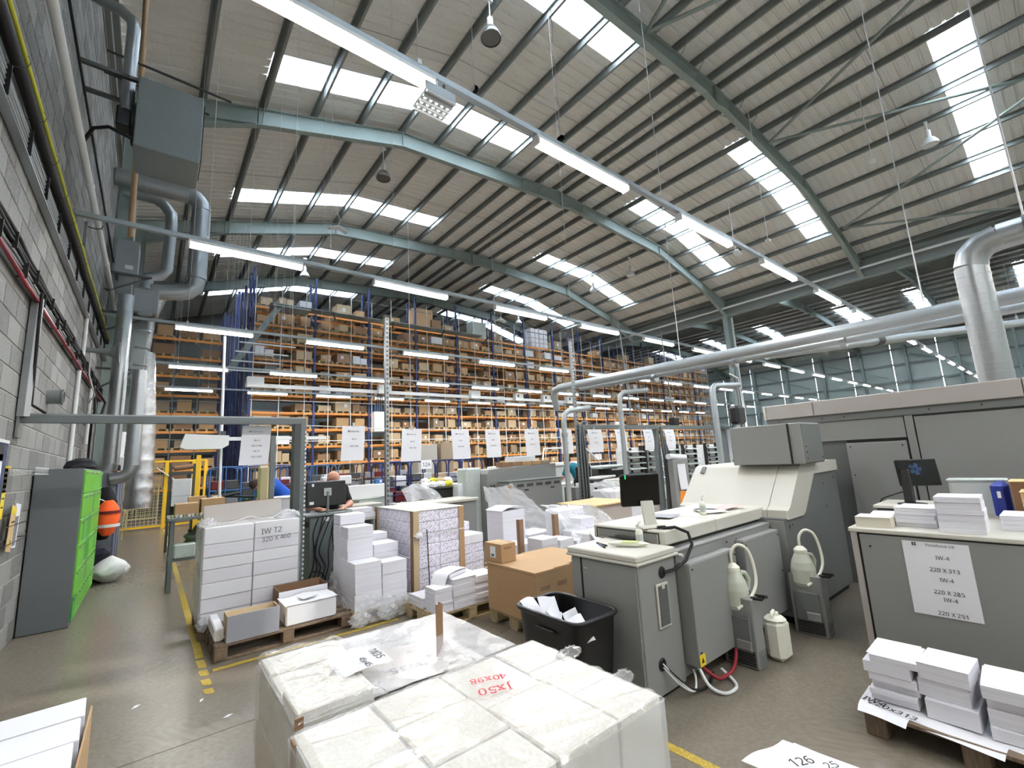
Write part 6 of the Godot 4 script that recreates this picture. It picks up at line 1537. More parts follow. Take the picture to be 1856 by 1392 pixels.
func build_front_pallets() -> void:
	pallet(Vector3(1.14, 0, -5.42), 1.2, 0.78, "weathered wooden pallet with stamped blocks in front of the tall wrapped stack", "pallet_old", true)
	var t := thing("open_box", "open topped grey box with a brown inside at the pallet's near corner", "box", Vector3(0.84, 0.145, -5.12))
	for p in [[0.625, 1.055, -5.045, -5.035, 0.225, "grey_board"], [0.625, 1.055, -5.275, -5.265, 0.215, "kraft_pale"]]: put("long_side", sh().bx(p[0], p[1], 0.146, 0.146 + p[4], p[2], p[3], 0.002), M[p[5]], t)
	for x in [0.625, 1.045]: put("short_side", sh().bx(x, x + 0.01, 0.146, 0.365, -5.27, -5.04, 0.002), M.kraft_pale, t)
	put("bottom", sh().bx(0.63, 1.05, 0.146, 0.152, -5.27, -5.04), M.kraft_pale, t)
	t = thing("white_carton", "white carton with a crumpled paper wrap beside the open grey box", "carton", Vector3(1.35, 0.145, -5.2))
	put("body", sh().bx(1.12, 1.60, 0.146, 0.335, -5.42, -5.07, 0.012), M.paper, t)
	put("wrap_paper", sh().grid(16, 10, func(u: float, v: float) -> Vector3: return Vector3(1.11 + 0.5 * u, 0.338 + 0.014 * absf(noi.get_noise_2d(u * 220, v * 220)) + 0.01 * sin(u * 9.0) * sin(v * 5), -5.06 - 0.37 * v)), M.paper, t)
	put("loose_card", sh().box(Vector3(1.35, 0.362, -5.2), Vector3(0.17, 0.008, 0.10), 0, Basis(Vector3.UP, 0.3)), M.paper, t)
	put("tear_strip", sh().bx(1.116, 1.12, 0.16, 0.25, -5.16, -5.10), M.grey_board, t)
	t = thing("open_carton", "open carton with a dark brown inside behind the white carton", "carton", Vector3(1.35, 0.145, -5.55))
	put("front_wall", sh().bx(1.13, 1.62, 0.146, 0.39, -5.46, -5.45, 0.002), M.paper, t)
	put("rear_wall", sh().bx(1.13, 1.62, 0.146, 0.41, -5.74, -5.73, 0.002), M.kraft_dark, t)
	for x in [1.13, 1.61]: put("end_wall", sh().bx(x, x + 0.01, 0.146, 0.40, -5.73, -5.46, 0.002), M.kraft_dark, t)
	put("bottom", sh().bx(1.13, 1.62, 0.146, 0.152, -5.73, -5.46), M.kraft_dark, t)
	t = thing("white_ream", "white wrapped ream lying on the pallet between the open box and the tall stack", "ream", Vector3(0.55, 0.145, -5.3))
	put("ream", sh().bx(0.545, 0.62, 0.146, 0.26, -5.70, -5.15, 0.01), M.paper, t)
	put("end_fold", sh().box(Vector3(0.582, 0.20, -5.148), Vector3(0.06, 0.09, 0.004), 0, Basis(Vector3.BACK, 0.5)), M.paper_cream, t)
	# stepped white paper stacks
	pallet(Vector3(2.06, 0, -5.42), 0.62, 0.86, "film skirted wooden pallet under the stepped white stacks", "pallet_wood")
	var g := "stepped white paper stacks"
	for p in [[1.915, 0.145, -5.12, 0.29, 0.475, 0.24, "front column by the open carton", 5], [2.21, 0.145, -5.12, 0.29, 0.44, 0.24, "front column by the small pallet", 4], [1.915, 0.145, -5.37, 0.29, 0.83, 0.25, "second row, the one lit brightest", 7], [2.22, 0.145, -5.40, 0.30, 0.60, 0.28, "second row beside the ream pallet, with a flopped top", 6], [1.915, 0.145, -5.63, 0.29, 0.95, 0.25, "third row, nearly the tallest", 8], [2.23, 0.145, -5.70, 0.28, 0.68, 0.28, "third row beside the ream pallet", 6]]:
		paper_stack(Vector3(p[0], p[1], p[2]), Vector3(p[3], p[4], p[5]), "white paper stack of the stepped group, %s" % p[6], p[7], false, rng.randf_range(-0.02, 0.02), "paper_edge", 0.006, g)
	t = thing("film_skirt", "clear film pulled loose round the foot of the stepped white stacks", "film", Vector3(2.05, 0, -5.0))
	put("front", sh().grid(30, 14, func(u: float, v: float) -> Vector3: return Vector3(1.75 + 0.62 * u, 0.02 + 0.30 * v * (1.0 - 0.4 * u), -4.965 + 0.02 * noi.get_noise_2d(u * 260, v * 200) + 0.02 * (1 - v))), M.wrap_heavy, t)
	put("side", sh().grid(20, 14, func(u: float, v: float) -> Vector3: return Vector3(1.752 - 0.05 * (1 - v) * u - 0.02 * noi.get_noise_2d(u * 260 + 50, v * 200), 0.05 + 0.42 * v * u, -4.97 - 0.8 * u)), M.wrap_heavy, t)
	for p in [[Vector3(1.80, 0.08, -4.93), 0.22, 11.0], [Vector3(2.10, 0.09, -4.93), 0.24, 15.0], [Vector3(2.36, 0.14, -4.98), 0.14, 19.0]]: put("bunch", crumple(p[0], Vector3(p[1], 0.14, 0.10), p[2]), M.wrap_heavy, t)
	t = thing("film_heap", "crushed heap of clear film on the floor behind the half used load", "film", Vector3(1.9, 0.02, -4.3))
	put("heap", sh().grid(40, 20, func(u: float, v: float) -> Vector3: return Vector3(1.55 + 0.72 * u, 0.03 + 0.07 * sin(v * PI) * absf(noi.get_noise_2d(u * 420, v * 300)) * 2.0 + 0.02 * sin(v * PI), -4.72 + 0.9 * v + 0.2 * u)), M.wrap_heavy, t)
	# pallet of printed reams
	pallet(Vector3(2.84, 0, -5.64), 0.72, 1.16, "wooden pallet under the tall block of printed reams", "pallet_wood")
	var grp := "printed reams on the tall block"
	var k := 0
	for i in 2:
		for y in 7:
			t = thing("paper_ream", "printed white ream, %s up on the tall block's front, %s corner" % [NTH[y], ["small pallet side", "carton side"][1 - i] if i else "stepped stack side"], "ream", Vector3(2.50 + i * 0.345, 0.146 + y * 0.133, -5.3), grp)
			put("ream", sh().bx(2.50 + i * 0.345, 2.842 + i * 0.345, 0.147 + y * 0.133, 0.278 + y * 0.133, -5.35, -5.085 + rng.randf_range(-0.004, 0.004), 0.008), M.wrapper, t)
	for j in 3:
		for y in 7:
			t = thing("paper_ream", "printed white ream, %s up in the %s column along the tall block's shaded side" % [NTH[y], NTH[j]], "ream", Vector3(2.50, 0.146 + y * 0.133, -5.5 - j * 0.28), grp)
			put("ream", sh().bx(2.50 + rng.randf_range(0, 0.005), 3.18, 0.147 + y * 0.133, 0.278 + y * 0.133, -5.628 - j * 0.277, -5.353 - j * 0.277, 0.008), M.wrapper, t)
	t = thing("top_board", "thin white board lying on the tall block of printed reams", "board", Vector3(2.85, 1.08, -5.65))
	put("board", sh().bx(2.49, 3.195, 1.078, 1.088, -6.19, -5.075, 0.003), M.paper_cream, t)
	for p in [[2.482, -5.078, "front corner beside the stepped stacks"], [3.19, -5.078, "front corner beside the loose reams"], [2.482, -6.18, "rear corner"]]:
		t = thing("corner_board", "brown cardboard angle on the tall ream block, %s" % p[2], "corner board", Vector3(p[0], 0.15, p[1]))
		var sx := 1.0 if p[0] < 3 else -1.0
		put("face", sh().bx(p[0], p[0] + 0.075 * sx, 0.15, 1.085, p[1], p[1] + 0.006), M.kraft_pale if p[0] < 3 else M.kraft, t)
		put("face", sh().bx(p[0] - 0.003, p[0] + 0.003, 0.15, 1.085, p[1], p[1] - 0.075), M.kraft_dark, t)
	t = thing("strap_band", "white plastic strap tied round the tall ream block", "strap", Vector3(2.8, 0.81, -5.07))
	put("band", sh().bx(2.475, 3.20, 0.80, 0.812, -5.070, -5.066), M.bag_white, t)
	put("knot", crumple(Vector3(2.54, 0.80, -5.05), Vector3(0.10, 0.07, 0.04), 3.3), M.bag_white, t)
	t = thing("steel_strip", "thin dark upright strip leaning on the tall ream block's front", "strip", Vector3(2.66, 0.2, -5.06))
	put("strip", sh().bar(Vector3(2.67, 0.148, -5.045), Vector3(2.655, 0.86, -5.063), 0.018, 0.006), M.strut_dark, t)
	# looser reams to the right of it
	var rr := [[3.26, 0.0, -5.4, 4], [3.50, 0.0, -5.45, 4], [3.26, 0.0, -5.75, 5], [3.50, 0.0, -5.80, 5], [3.28, 0.0, -6.1, 6]]
	pallet(Vector3(3.55, 0, -5.75), 0.70, 1.0, "wooden pallet hidden under the loose printed reams", "pallet_wood")
	for c in rr.size():
		for y in rr[c][3]:
			t = thing("paper_ream", "loose printed ream, %s up in the %s pile beyond the small carton" % [NTH[y], NTH[c]], "ream", Vector3(rr[c][0], 0.146 + y * 0.125, rr[c][2]), "loose printed reams")
			put("ream", sh().bx(rr[c][0], rr[c][0] + 0.235, 0.147 + y * 0.125, 0.27 + y * 0.125, rr[c][2] - 0.30, rr[c][2] + rng.randf_range(-0.01, 0.01), 0.008), M.wrapper if y < rr[c][3] - 1 or c > 1 else M.paper, t)
	# small pallet with low stacks
	pallet(Vector3(2.76, 0, -4.60), 0.90, 0.68, "pale new wooden pallet under the low white stacks", "pallet_wood")
	g = "low white stacks on the pale pallet"
	for p in [[2.42, -4.38, 0.20, 0.235, 0.22, "front corner", 6], [2.41, -4.70, 0.19, 0.10, 0.30, "rear corner, lowest", 3], [2.67, -4.40, 0.28, 0.29, 0.26, "front middle, tallest", 6], [2.95, -4.40, 0.28, 0.27, 0.27, "front side by the cartons", 7], [2.80, -4.70, 0.44, 0.24, 0.28, "rear middle", 5], [3.13, -4.46, 0.15, 0.20, 0.32, "end by the cartons", 5]]:
		paper_stack(Vector3(p[0], 0.145, p[1]), Vector3(p[2], p[3], p[4]), "low white paper stack on the pale pallet, %s" % p[5], p[6], false, rng.randf_range(-0.03, 0.03), "paper_edge", 0.008, g)
	t = thing("loose_pack", "skewed pack of white sheets lying on the low white stacks", "paper", Vector3(2.64, 0.44, -4.5), "", 0.35)
	O = Vector3.ZERO
	put("pack", sh().grid(10, 8, func(u: float, v: float) -> Vector3: return Vector3((u - 0.5) * 0.30, 0.045 + 0.012 * sin(u * 3.0), (v - 0.5) * 0.22)).box(Vector3(0.0, 0.02, 0), Vector3(0.29, 0.036, 0.21), 0.004), M.paper, t)
	put("flap", sh().grid(8, 6, func(u: float, v: float) -> Vector3: return Vector3(-0.14 - 0.09 * u, 0.045 - 0.12 * u * u, (v - 0.5) * 0.2)), M.paper, t)
	# brown cartons
	pallet(Vector3(3.32, 0, -3.72), 0.9, 0.8, "wooden pallet under the brown cartons beside the feeder", "pallet_wood")
	grp = "brown cartons beside the feeder"
	for p in [[2.82, 3.06, -4.06, -3.30, "nearest the low white stacks"], [3.062, 3.30, -4.06, -3.32, "second from the low white stacks"], [3.302, 3.76, -4.08, -3.36, "wide one with two white labels"]]:
		t = thing("brown_carton", "large brown carton beside the feeder, %s" % p[4], "carton", Vector3((p[0] + p[1]) / 2, 0.145, -3.7), grp)
		put("body", sh().bx(p[0], p[1], 0.146, 0.575, p[2], p[3], 0.005), M.kraft, t)
		put("lid", sh().bx(p[0] - 0.004, p[1] + 0.004, 0.575, 0.602, p[2] - 0.004, p[3] + 0.004, 0.004), M.kraft, t)
		put("print", sh().bx((p[0] + p[1]) / 2 - 0.06, (p[0] + p[1]) / 2 + 0.06, 0.43, 0.47, p[3], p[3] + 0.0015), M.kraft_dark, t)
		if p[1] > 3.5:
			for x in [3.42, 3.68]: put("label", sh().bx(x, x + 0.10, 0.36, 0.51, p[3] + 0.001, p[3] + 0.003), M.paper, t)
			put("grip_slot", sh().bx(3.5, 3.6, 0.585, 0.593, p[3] + 0.004, p[3] + 0.006), M.kraft_dark, t)
	t = thing("brown_carton", "small brown carton with a white label standing on the large cartons", "carton", Vector3(2.93, 0.602, -3.98))
	put("body", sh().bx(2.84, 3.03, 0.604, 0.79, -4.12, -3.83, 0.004), M.kraft, t)
	put("label", sh().bx(2.8375, 2.8398, 0.65, 0.76, -4.02, -3.93), M.paper, t)
	put("label_print", sh().bx(2.8366, 2.8376, 0.66, 0.685, -4.0, -3.95), M.ink_grey, t)
	put("print", sh().bx(2.88, 2.97, 0.735, 0.76, -3.83, -3.8285), M.kraft_dark, t)
	put("tape", sh().bx(2.92, 2.95, 0.789, 0.7915, -4.12, -3.83), M.kraft_pale, t)
	# black bin with paper offcuts
	t = thing("waste_bin", "large black plastic bin full of white paper offcuts beside the feeder", "bin", Vector3(2.34, 0, -2.42))
	var y1 := 0.60
	for e in [[2.17, 2.50, -2.72, -2.13]]:
		var c := Vector3(2.335, 0, -2.425)
		var wall := func(s: Sh, inset: float, y0: float, top: float) -> Sh:
			var rb := Vector2(0.165 - inset, 0.255 - inset); var rt := Vector2(0.205 - inset, 0.305 - inset)
			s.grid(32, 4, func(u: float, v: float) -> Vector3:
				var a := -u * TAU
				var r := rb.lerp(rt, v)
				var d := Vector2(cos(a), sin(a))
				var q := Vector2(signf(d.x) * absf(d.x) ** 0.28 * r.x, signf(d.y) * absf(d.y) ** 0.28 * r.y)
				return Vector3(c.x + q.x, lerpf(y0, top, v), c.z + q.y))
			return s
		put("body", wall.call(sh(), 0.0, 0.0, y1), M.black_plastic, t)
		put("inside", wall.call(sh(), 0.012, 0.02, y1), M.black_plastic, t)
		put("bottom", sh().bx(c.x - 0.15, c.x + 0.15, 0.0, 0.02, c.z - 0.24, c.z + 0.24), M.black_plastic, t)
		var rim := []
		for i in 41:
			var a := TAU * i / 40.0
			rim.append(Vector3(c.x + signf(cos(a)) * absf(cos(a)) ** 0.28 * 0.212, y1, c.z + signf(sin(a)) * absf(sin(a)) ** 0.28 * 0.312))
		put("rim", sh().pipe(rim, 0.016, 8), M.black_plastic, t)
		put("handle", sh().bx(c.x - 0.22, c.x - 0.205, 0.50, 0.525, c.z - 0.08, c.z + 0.10, 0.006), M.black_plastic, t)
	var sheets := [[2.22, -2.60, 0.56, 0.10, 0.3, 0.7], [2.25, -2.48, 0.57, -0.3, 0.5, 0.9], [2.24, -2.38, 0.53, 0.5, 0.35, 0.8], [2.30, -2.30, 0.50, 0.2, 0.6, 1.1], [2.25, -2.24, 0.52, -0.4, 0.25, 0.4], [2.36, -2.45, 0.45, 0.8, 0.15, 0.5], [2.30, -2.55, 0.46, -0.9, 0.1, 0.6]]
	for i in sheets.size():
		var q = sheets[i]
		var s := thing("paper_offcut", "bent white paper offcut in the black bin, %s from the cartons" % NTH[i], "paper", Vector3(q[0], q[2], q[1]), "offcuts in the black bin")
		var B := Basis(Vector3.UP, q[3]) * Basis(Vector3.RIGHT, q[5])
		put("sheet", sh().grid(8, 6, func(u: float, v: float) -> Vector3: return Vector3(q[0], q[2], q[1]) + B * Vector3((u - 0.5) * 0.15, 0.02 * sin(u * 4.0 + i), (v - 0.5) * 0.24 + 0.0)), M.paper, s)
	t = thing("wood_offcut", "small triangular brown offcut on the floor by the black bin", "offcut", Vector3(1.92, 0, -2.75))
	put("piece", sh().prism([Vector2(1.88, -2.70), Vector2(1.99, -2.72), Vector2(1.98, -2.82)], 1, 0.001, 0.05), M.kraft_dark, t)
	# corner stack at the picture's lower left
	pallet(Vector3(-0.55, 0, -3.0), 0.72, 0.9, "wooden pallet under the white stack at the near end of the walkway", "pallet_old")
	g = "white packs at the near end of the walkway"
	for p in [[-0.34, -3.29, 0.32, 0.24], [-0.34, -3.03, 0.32, 0.25], [-0.34, -2.77, 0.32, 0.25], [-0.70, -3.25, 0.34, 0.30], [-0.70, -2.93, 0.34, 0.30]]:
		var q := paper_stack(Vector3(p[0], 0.145, p[1]), Vector3(p[2], 0.395, p[3]), "white pack pile at the near end of the walkway, %s row, %s" % ["inner" if p[0] > -0.5 else "wall side", {-3.29: "rear", -3.03: "middle", -2.77: "front", -3.25: "rear", -2.93: "front"}[p[1]]], 4, false, 0.06, "paper_edge", 0.003, g)
	t = thing("brown_board", "brown cardboard edge standing beside the near white packs", "cardboard", Vector3(-0.16, 0.145, -3.0))
	put("board", sh().bx(-0.165, -0.158, 0.146, 0.50, -3.40, -2.62), M.kraft, t)
	t = thing("loose_sheet", "white sheet with blue print on top of the near white packs", "paper", Vector3(-0.65, 0.55, -3.15), "", 0.2)
	O = Vector3.ZERO
	put("sheet", sh().grid(6, 6, func(u: float, v: float) -> Vector3: return Vector3((u - 0.5) * 0.4, 0.004 + 0.01 * sin(u * 3.1), (v - 0.5) * 0.3)), M.paper, t)
	put("print_bar", sh().bx(-0.12, 0.05, 0.0155, 0.0165, 0.02, 0.05), M.pen_blue, t)
# ---------------------------------------------------------------- people
func flesh(s: Sh, caps: Array, cell: float, k: float) -> Sh:   # caps: [from, to, radius, radius]; smooth union meshed as surface nets
	var lo := Vector3.ONE * 1e9
	var hi := -lo
	for c in caps:
		var r: float = maxf(c[2], c[3]) + k + cell * 2
		lo = lo.min((c[0] as Vector3).min(c[1]) - Vector3.ONE * r)
		hi = hi.max((c[0] as Vector3).max(c[1]) + Vector3.ONE * r)
	var n := Vector3i(((hi - lo) / cell).ceil()) + Vector3i.ONE
	var f := PackedFloat32Array()
	f.resize(n.x * n.y * n.z)
	f.fill(1.0)
	for c in caps:
		var a: Vector3 = c[0]; var b: Vector3 = c[1]
		var ab := b - a
		var l2 := maxf(ab.length_squared(), 1e-9)
		var r: float = maxf(c[2], c[3]) + k + cell * 2
		var i0 := Vector3i(((a.min(b) - Vector3.ONE * r - lo) / cell).floor()).max(Vector3i.ZERO)
		var i1 := Vector3i(((a.max(b) + Vector3.ONE * r - lo) / cell).ceil()).min(n - Vector3i.ONE)
		for z in range(i0.z, i1.z + 1):
			for y in range(i0.y, i1.y + 1):
				for x in range(i0.x, i1.x + 1):
					var p := lo + Vector3(x, y, z) * cell
					var t := clampf((p - a).dot(ab) / l2, 0.0, 1.0)
					var d := p.distance_to(a + ab * t) - lerpf(c[2], c[3], t)
					var ix := x + n.x * (y + n.y * z)
					var o := f[ix]
					var h := maxf(k - absf(o - d), 0.0) / k
					f[ix] = minf(o, d) - h * h * k * 0.25
	var vert := {}
	var pos := PackedVector3Array()
	for z in n.z - 1:
		for y in n.y - 1:
			for x in n.x - 1:
				var ix := x + n.x * (y + n.y * z)
				var cnt := 0
				for q in 8:
					if f[ix + (q & 1) + n.x * ((q >> 1) & 1) + n.x * n.y * (q >> 2)] < 0.0: cnt += 1
				if cnt == 0 or cnt == 8: continue
				var sum := Vector3.ZERO
				var m := 0
				for q in 8:
					for ax in 3:
						if (q >> ax) & 1: continue
						var w := q | (1 << ax)
						var fa := f[ix + (q & 1) + n.x * ((q >> 1) & 1) + n.x * n.y * (q >> 2)]
						var fb := f[ix + (w & 1) + n.x * ((w >> 1) & 1) + n.x * n.y * (w >> 2)]
						if (fa < 0.0) == (fb < 0.0): continue
						var t := fa / (fa - fb)
						sum += Vector3(q & 1, (q >> 1) & 1, q >> 2).lerp(Vector3(w & 1, (w >> 1) & 1, w >> 2), t)
						m += 1
				vert[ix] = pos.size()
				pos.append(lo + (Vector3(x, y, z) + sum / m) * cell)
	var nor := PackedVector3Array()
	nor.resize(pos.size())
	var quads := []
	var st := [1, n.x, n.x * n.y]
	for ix in vert:
		for ax in 3:
			var u: int = st[(ax + 1) % 3]
			var w: int = st[(ax + 2) % 3]
			if ix + st[ax] >= f.size(): continue
			var fa := f[ix]; var fb := f[ix + st[ax]]
			if (fa < 0.0) == (fb < 0.0): continue
			if not (vert.has(ix - u) and vert.has(ix - w) and vert.has(ix - u - w)): continue
			var q := [vert[ix - u - w], vert[ix - w], vert[ix], vert[ix - u]]
			if fa >= 0.0: q.reverse()
			quads.append(q)
			var nn := (pos[q[2]] - pos[q[0]]).cross(pos[q[3]] - pos[q[1]])
			for e in q: nor[e] += nn
	for i in nor.size(): nor[i] = nor[i].normalized()
	for q in quads:
		s.tri(pos[q[0]], pos[q[1]], pos[q[2]], nor[q[0]], nor[q[1]], nor[q[2]])
		s.tri(pos[q[0]], pos[q[2]], pos[q[3]], nor[q[0]], nor[q[2]], nor[q[3]])
	return s
func hand(caps: Array, w: Vector3, dir: Vector3, up: Vector3, side: float) -> void:   # palm, four fingers of their own length and a thumb from the side of the palm
	var x := dir.cross(up).normalized() * side
	caps.append([w, w + dir * 0.05, 0.026, 0.030])
	for i in 4:
		var root := w + dir * 0.085 + x * (-0.030 + i * 0.020)
		var l: float = [0.062, 0.074, 0.068, 0.052][i]
		var mid := root + dir * l * 0.55 - up * 0.004
		caps.append([w + dir * 0.045 + x * (-0.024 + i * 0.016), root, 0.013, 0.0105])
		caps.append([root, mid, 0.0100, 0.009])
		caps.append([mid, mid + (dir * 0.75 - up * 0.6).normalized() * l * 0.5, 0.009, 0.0075])
	var tb := w + dir * 0.025 - x * 0.03
	caps.append([tb, tb + (dir * 0.6 - x * 0.8).normalized() * 0.042, 0.013, 0.011])
	caps.append([tb + (dir * 0.6 - x * 0.8).normalized() * 0.042, tb + (dir * 0.6 - x * 0.8).normalized() * 0.042 + (dir - x * 0.2).normalized() * 0.032, 0.011, 0.009])
func person(label: String, at: Vector3, J: Dictionary, face: Vector3, shirt: Material, trousers: Material, hair: Material) -> void:
	var p := thing("person", label, "person", at)
	var up: Vector3 = (J.head - J.neck).normalized()
	face = (face - up * face.dot(up)).normalized()
	var ear := up.cross(face).normalized()
	var s := sh()
	var body := [[J.hips, J.belly, 0.135, 0.130], [J.belly, J.chest, 0.130, 0.145], [J.chest, J.neck, 0.12, 0.058], [J.neck, J.head, 0.056, 0.060]]
	for k in ["l", "r"]:
		body += [[J.chest.lerp(J.neck, 0.35), J[k + "sh"], 0.085, 0.066], [J[k + "sh"], J[k + "el"], 0.058, 0.043], [J[k + "el"], J[k + "wr"], 0.043, 0.028], [J.hips, J[k + "hip"], 0.12, 0.105], [J[k + "hip"], J[k + "kn"], 0.095, 0.062], [J[k + "kn"], J[k + "an"], 0.062, 0.042], [J[k + "an"], J[k + "an"] + J.toe, 0.04, 0.036]]
	flesh(s, body, 0.02, 0.05)
	var h: Vector3 = J.head
	flesh(s, [[h + up * 0.025 - face * 0.012, h + up * 0.03 - face * 0.02, 0.093, 0.090], [h - up * 0.05 + face * 0.02, h - up * 0.085 + face * 0.045, 0.066, 0.040], [h + up * 0.01 + face * 0.088, h - up * 0.028 + face * 0.108, 0.012, 0.016],
		[h + ear * 0.088 - up * 0.02, h + ear * 0.094 + up * 0.022, 0.012, 0.016], [h - ear * 0.088 - up * 0.02, h - ear * 0.094 + up * 0.022, 0.012, 0.016], [h - up * 0.068 + face * 0.074 - ear * 0.02, h - up * 0.068 + face * 0.074 + ear * 0.02, 0.012, 0.012], [h - up * 0.1, J.neck, 0.05, 0.055]], 0.0075, 0.02)
	for k in ["l", "r"]:
		var hc := []
		hand(hc, J[k + "wr"], ((J[k + "hd"] as Vector3) - J[k + "wr"]).normalized(), Vector3.UP, 1.0 if k == "r" else -1.0)
		hc.append([J[k + "el"].lerp(J[k + "wr"], 0.85), J[k + "wr"], 0.031, 0.027])
		flesh(s, hc, 0.005, 0.012)
	put("body", s, M.skin, p)
	var cl := []
	for c in body.slice(0, 3): cl.append([c[0], c[1], c[2] + 0.014, c[3] + 0.012])
	cl[2] = [J.chest, J.chest.lerp(J.neck, 0.72), 0.132, 0.082]
	for k in ["l", "r"]:
		cl.append([J.chest.lerp(J.neck, 0.35), J[k + "sh"], 0.098, 0.078])
		cl.append([J[k + "sh"], J[k + "sh"].lerp(J[k + "el"], 0.72), 0.074, 0.066])
	put("shirt", flesh(sh(), cl, 0.02, 0.05), shirt, p)
	cl = [[J.hips, J.hips.lerp(J.belly, 0.3), 0.150, 0.140]]
	for k in ["l", "r"]: cl += [[J.hips, J[k + "hip"], 0.135, 0.118], [J[k + "hip"], J[k + "kn"], 0.108, 0.078], [J[k + "kn"], J[k + "an"] + Vector3(0, 0.03, 0), 0.078, 0.064]]
	put("trousers", flesh(sh(), cl, 0.022, 0.05), trousers, p)
	for k in ["l", "r"]: put("shoe", flesh(sh(), [[J[k + "an"] - Vector3(0, 0.02, 0), J[k + "an"] + J.toe * 1.15 - Vector3(0, 0.01, 0), 0.05, 0.044]], 0.014, 0.02), M.cloth_black, p)
	for e in [-1, 1]:
		put("eye", sh().lathe(h + face * 0.082 + ear * 0.032 * e + up * 0.006, [[0, -0.011], [0.010, -0.005], [0.011, 0.0], [0.010, 0.005], [0, 0.011]], 10), M.paper, p)
		put("pupil", sh().lathe(h + face * 0.091 + ear * 0.032 * e + up * 0.006, [[0, -0.005], [0.005, 0.0], [0, 0.005]], 8), M.ink, p)
	if hair: put("hair", flesh(sh(), [[h + up * 0.04 - face * 0.025, h + up * 0.045 - face * 0.03, 0.094, 0.092], [h - up * 0.02 - face * 0.05, h + up * 0.03 - face * 0.04, 0.070, 0.085]], 0.01, 0.02), hair, p)
func build_people() -> void:
	var v := func(x: float, y: float, z: float) -> Vector3: return Vector3(x, y, z)
	person("bald person in a black T-shirt leaning over a keyboard behind the black monitor", Vector3(2.3, 0, -7.75), {"hips": v.call(2.33, 0.97, -7.86), "belly": v.call(2.31, 1.12, -7.76), "chest": v.call(2.28, 1.27, -7.64), "neck": v.call(2.27, 1.38, -7.52), "head": v.call(2.27, 1.475, -7.43),
		"lsh": v.call(2.07, 1.31, -7.60), "lel": v.call(1.95, 1.07, -7.48), "lwr": v.call(2.06, 1.035, -7.22), "lhd": v.call(2.13, 1.02, -7.12), "rsh": v.call(2.47, 1.31, -7.58), "rel": v.call(2.53, 1.07, -7.42), "rwr": v.call(2.36, 1.035, -7.22), "rhd": v.call(2.28, 1.02, -7.12),
		"lhip": v.call(2.24, 0.92, -7.87), "lkn": v.call(2.22, 0.50, -7.85), "lan": v.call(2.21, 0.075, -7.92), "rhip": v.call(2.43, 0.92, -7.87), "rkn": v.call(2.45, 0.50, -7.85), "ran": v.call(2.46, 0.075, -7.92), "toe": v.call(0, -0.035, 0.15)}, Vector3(0.25, -0.7, 0.8), M.cloth_black, M.cloth_black, null)
	person("person in a bright blue top bending over a bench beside the padded post", Vector3(2.1, 0, -10.2), {"hips": v.call(2.22, 1.0, -10.15), "belly": v.call(2.10, 1.18, -10.12), "chest": v.call(1.90, 1.36, -10.08), "neck": v.call(1.74, 1.42, -10.05), "head": v.call(1.62, 1.40, -10.0),
		"lsh": v.call(1.84, 1.36, -10.27), "lel": v.call(1.72, 1.12, -10.3), "lwr": v.call(1.60, 0.98, -10.2), "lhd": v.call(1.52, 0.94, -10.15), "rsh": v.call(1.84, 1.36, -9.88), "rel": v.call(1.74, 1.12, -9.84), "rwr": v.call(1.62, 0.98, -9.92), "rhd": v.call(1.54, 0.94, -9.95),
		"lhip": v.call(2.22, 0.94, -10.25), "lkn": v.call(2.18, 0.50, -10.26), "lan": v.call(2.24, 0.075, -10.27), "rhip": v.call(2.22, 0.94, -10.05), "rkn": v.call(2.18, 0.50, -10.04), "ran": v.call(2.24, 0.075, -10.03), "toe": v.call(-0.15, -0.035, 0)}, Vector3(-0.3, -1, 0.1), M.cloth_blue, M.cloth_black, M.hair)
	person("dark haired person in a teal T-shirt seen from behind leaning on a bench", Vector3(9.4, 0, -9.0), {"hips": v.call(9.45, 0.95, -8.88), "belly": v.call(9.43, 1.10, -8.92), "chest": v.call(9.38, 1.28, -9.0), "neck": v.call(9.30, 1.41, -9.08), "head": v.call(9.22, 1.51, -9.13),
		"lsh": v.call(9.16, 1.33, -9.06), "lel": v.call(9.08, 1.07, -9.16), "lwr": v.call(9.02, 0.90, -9.32), "lhd": v.call(8.98, 0.87, -9.42), "rsh": v.call(9.60, 1.31, -9.0), "rel": v.call(9.72, 1.06, -9.08), "rwr": v.call(9.70, 0.90, -9.28), "rhd": v.call(9.68, 0.87, -9.38),
		"lhip": v.call(9.36, 0.92, -8.87), "lkn": v.call(9.35, 0.50, -8.9), "lan": v.call(9.35, 0.075, -8.84), "rhip": v.call(9.55, 0.92, -8.87), "rkn": v.call(9.56, 0.50, -8.9), "ran": v.call(9.57, 0.075, -8.84), "toe": v.call(0, -0.035, -0.15)}, Vector3(-0.7, -0.2, -0.7), M.cloth_teal, M.cloth_navy, M.hair)
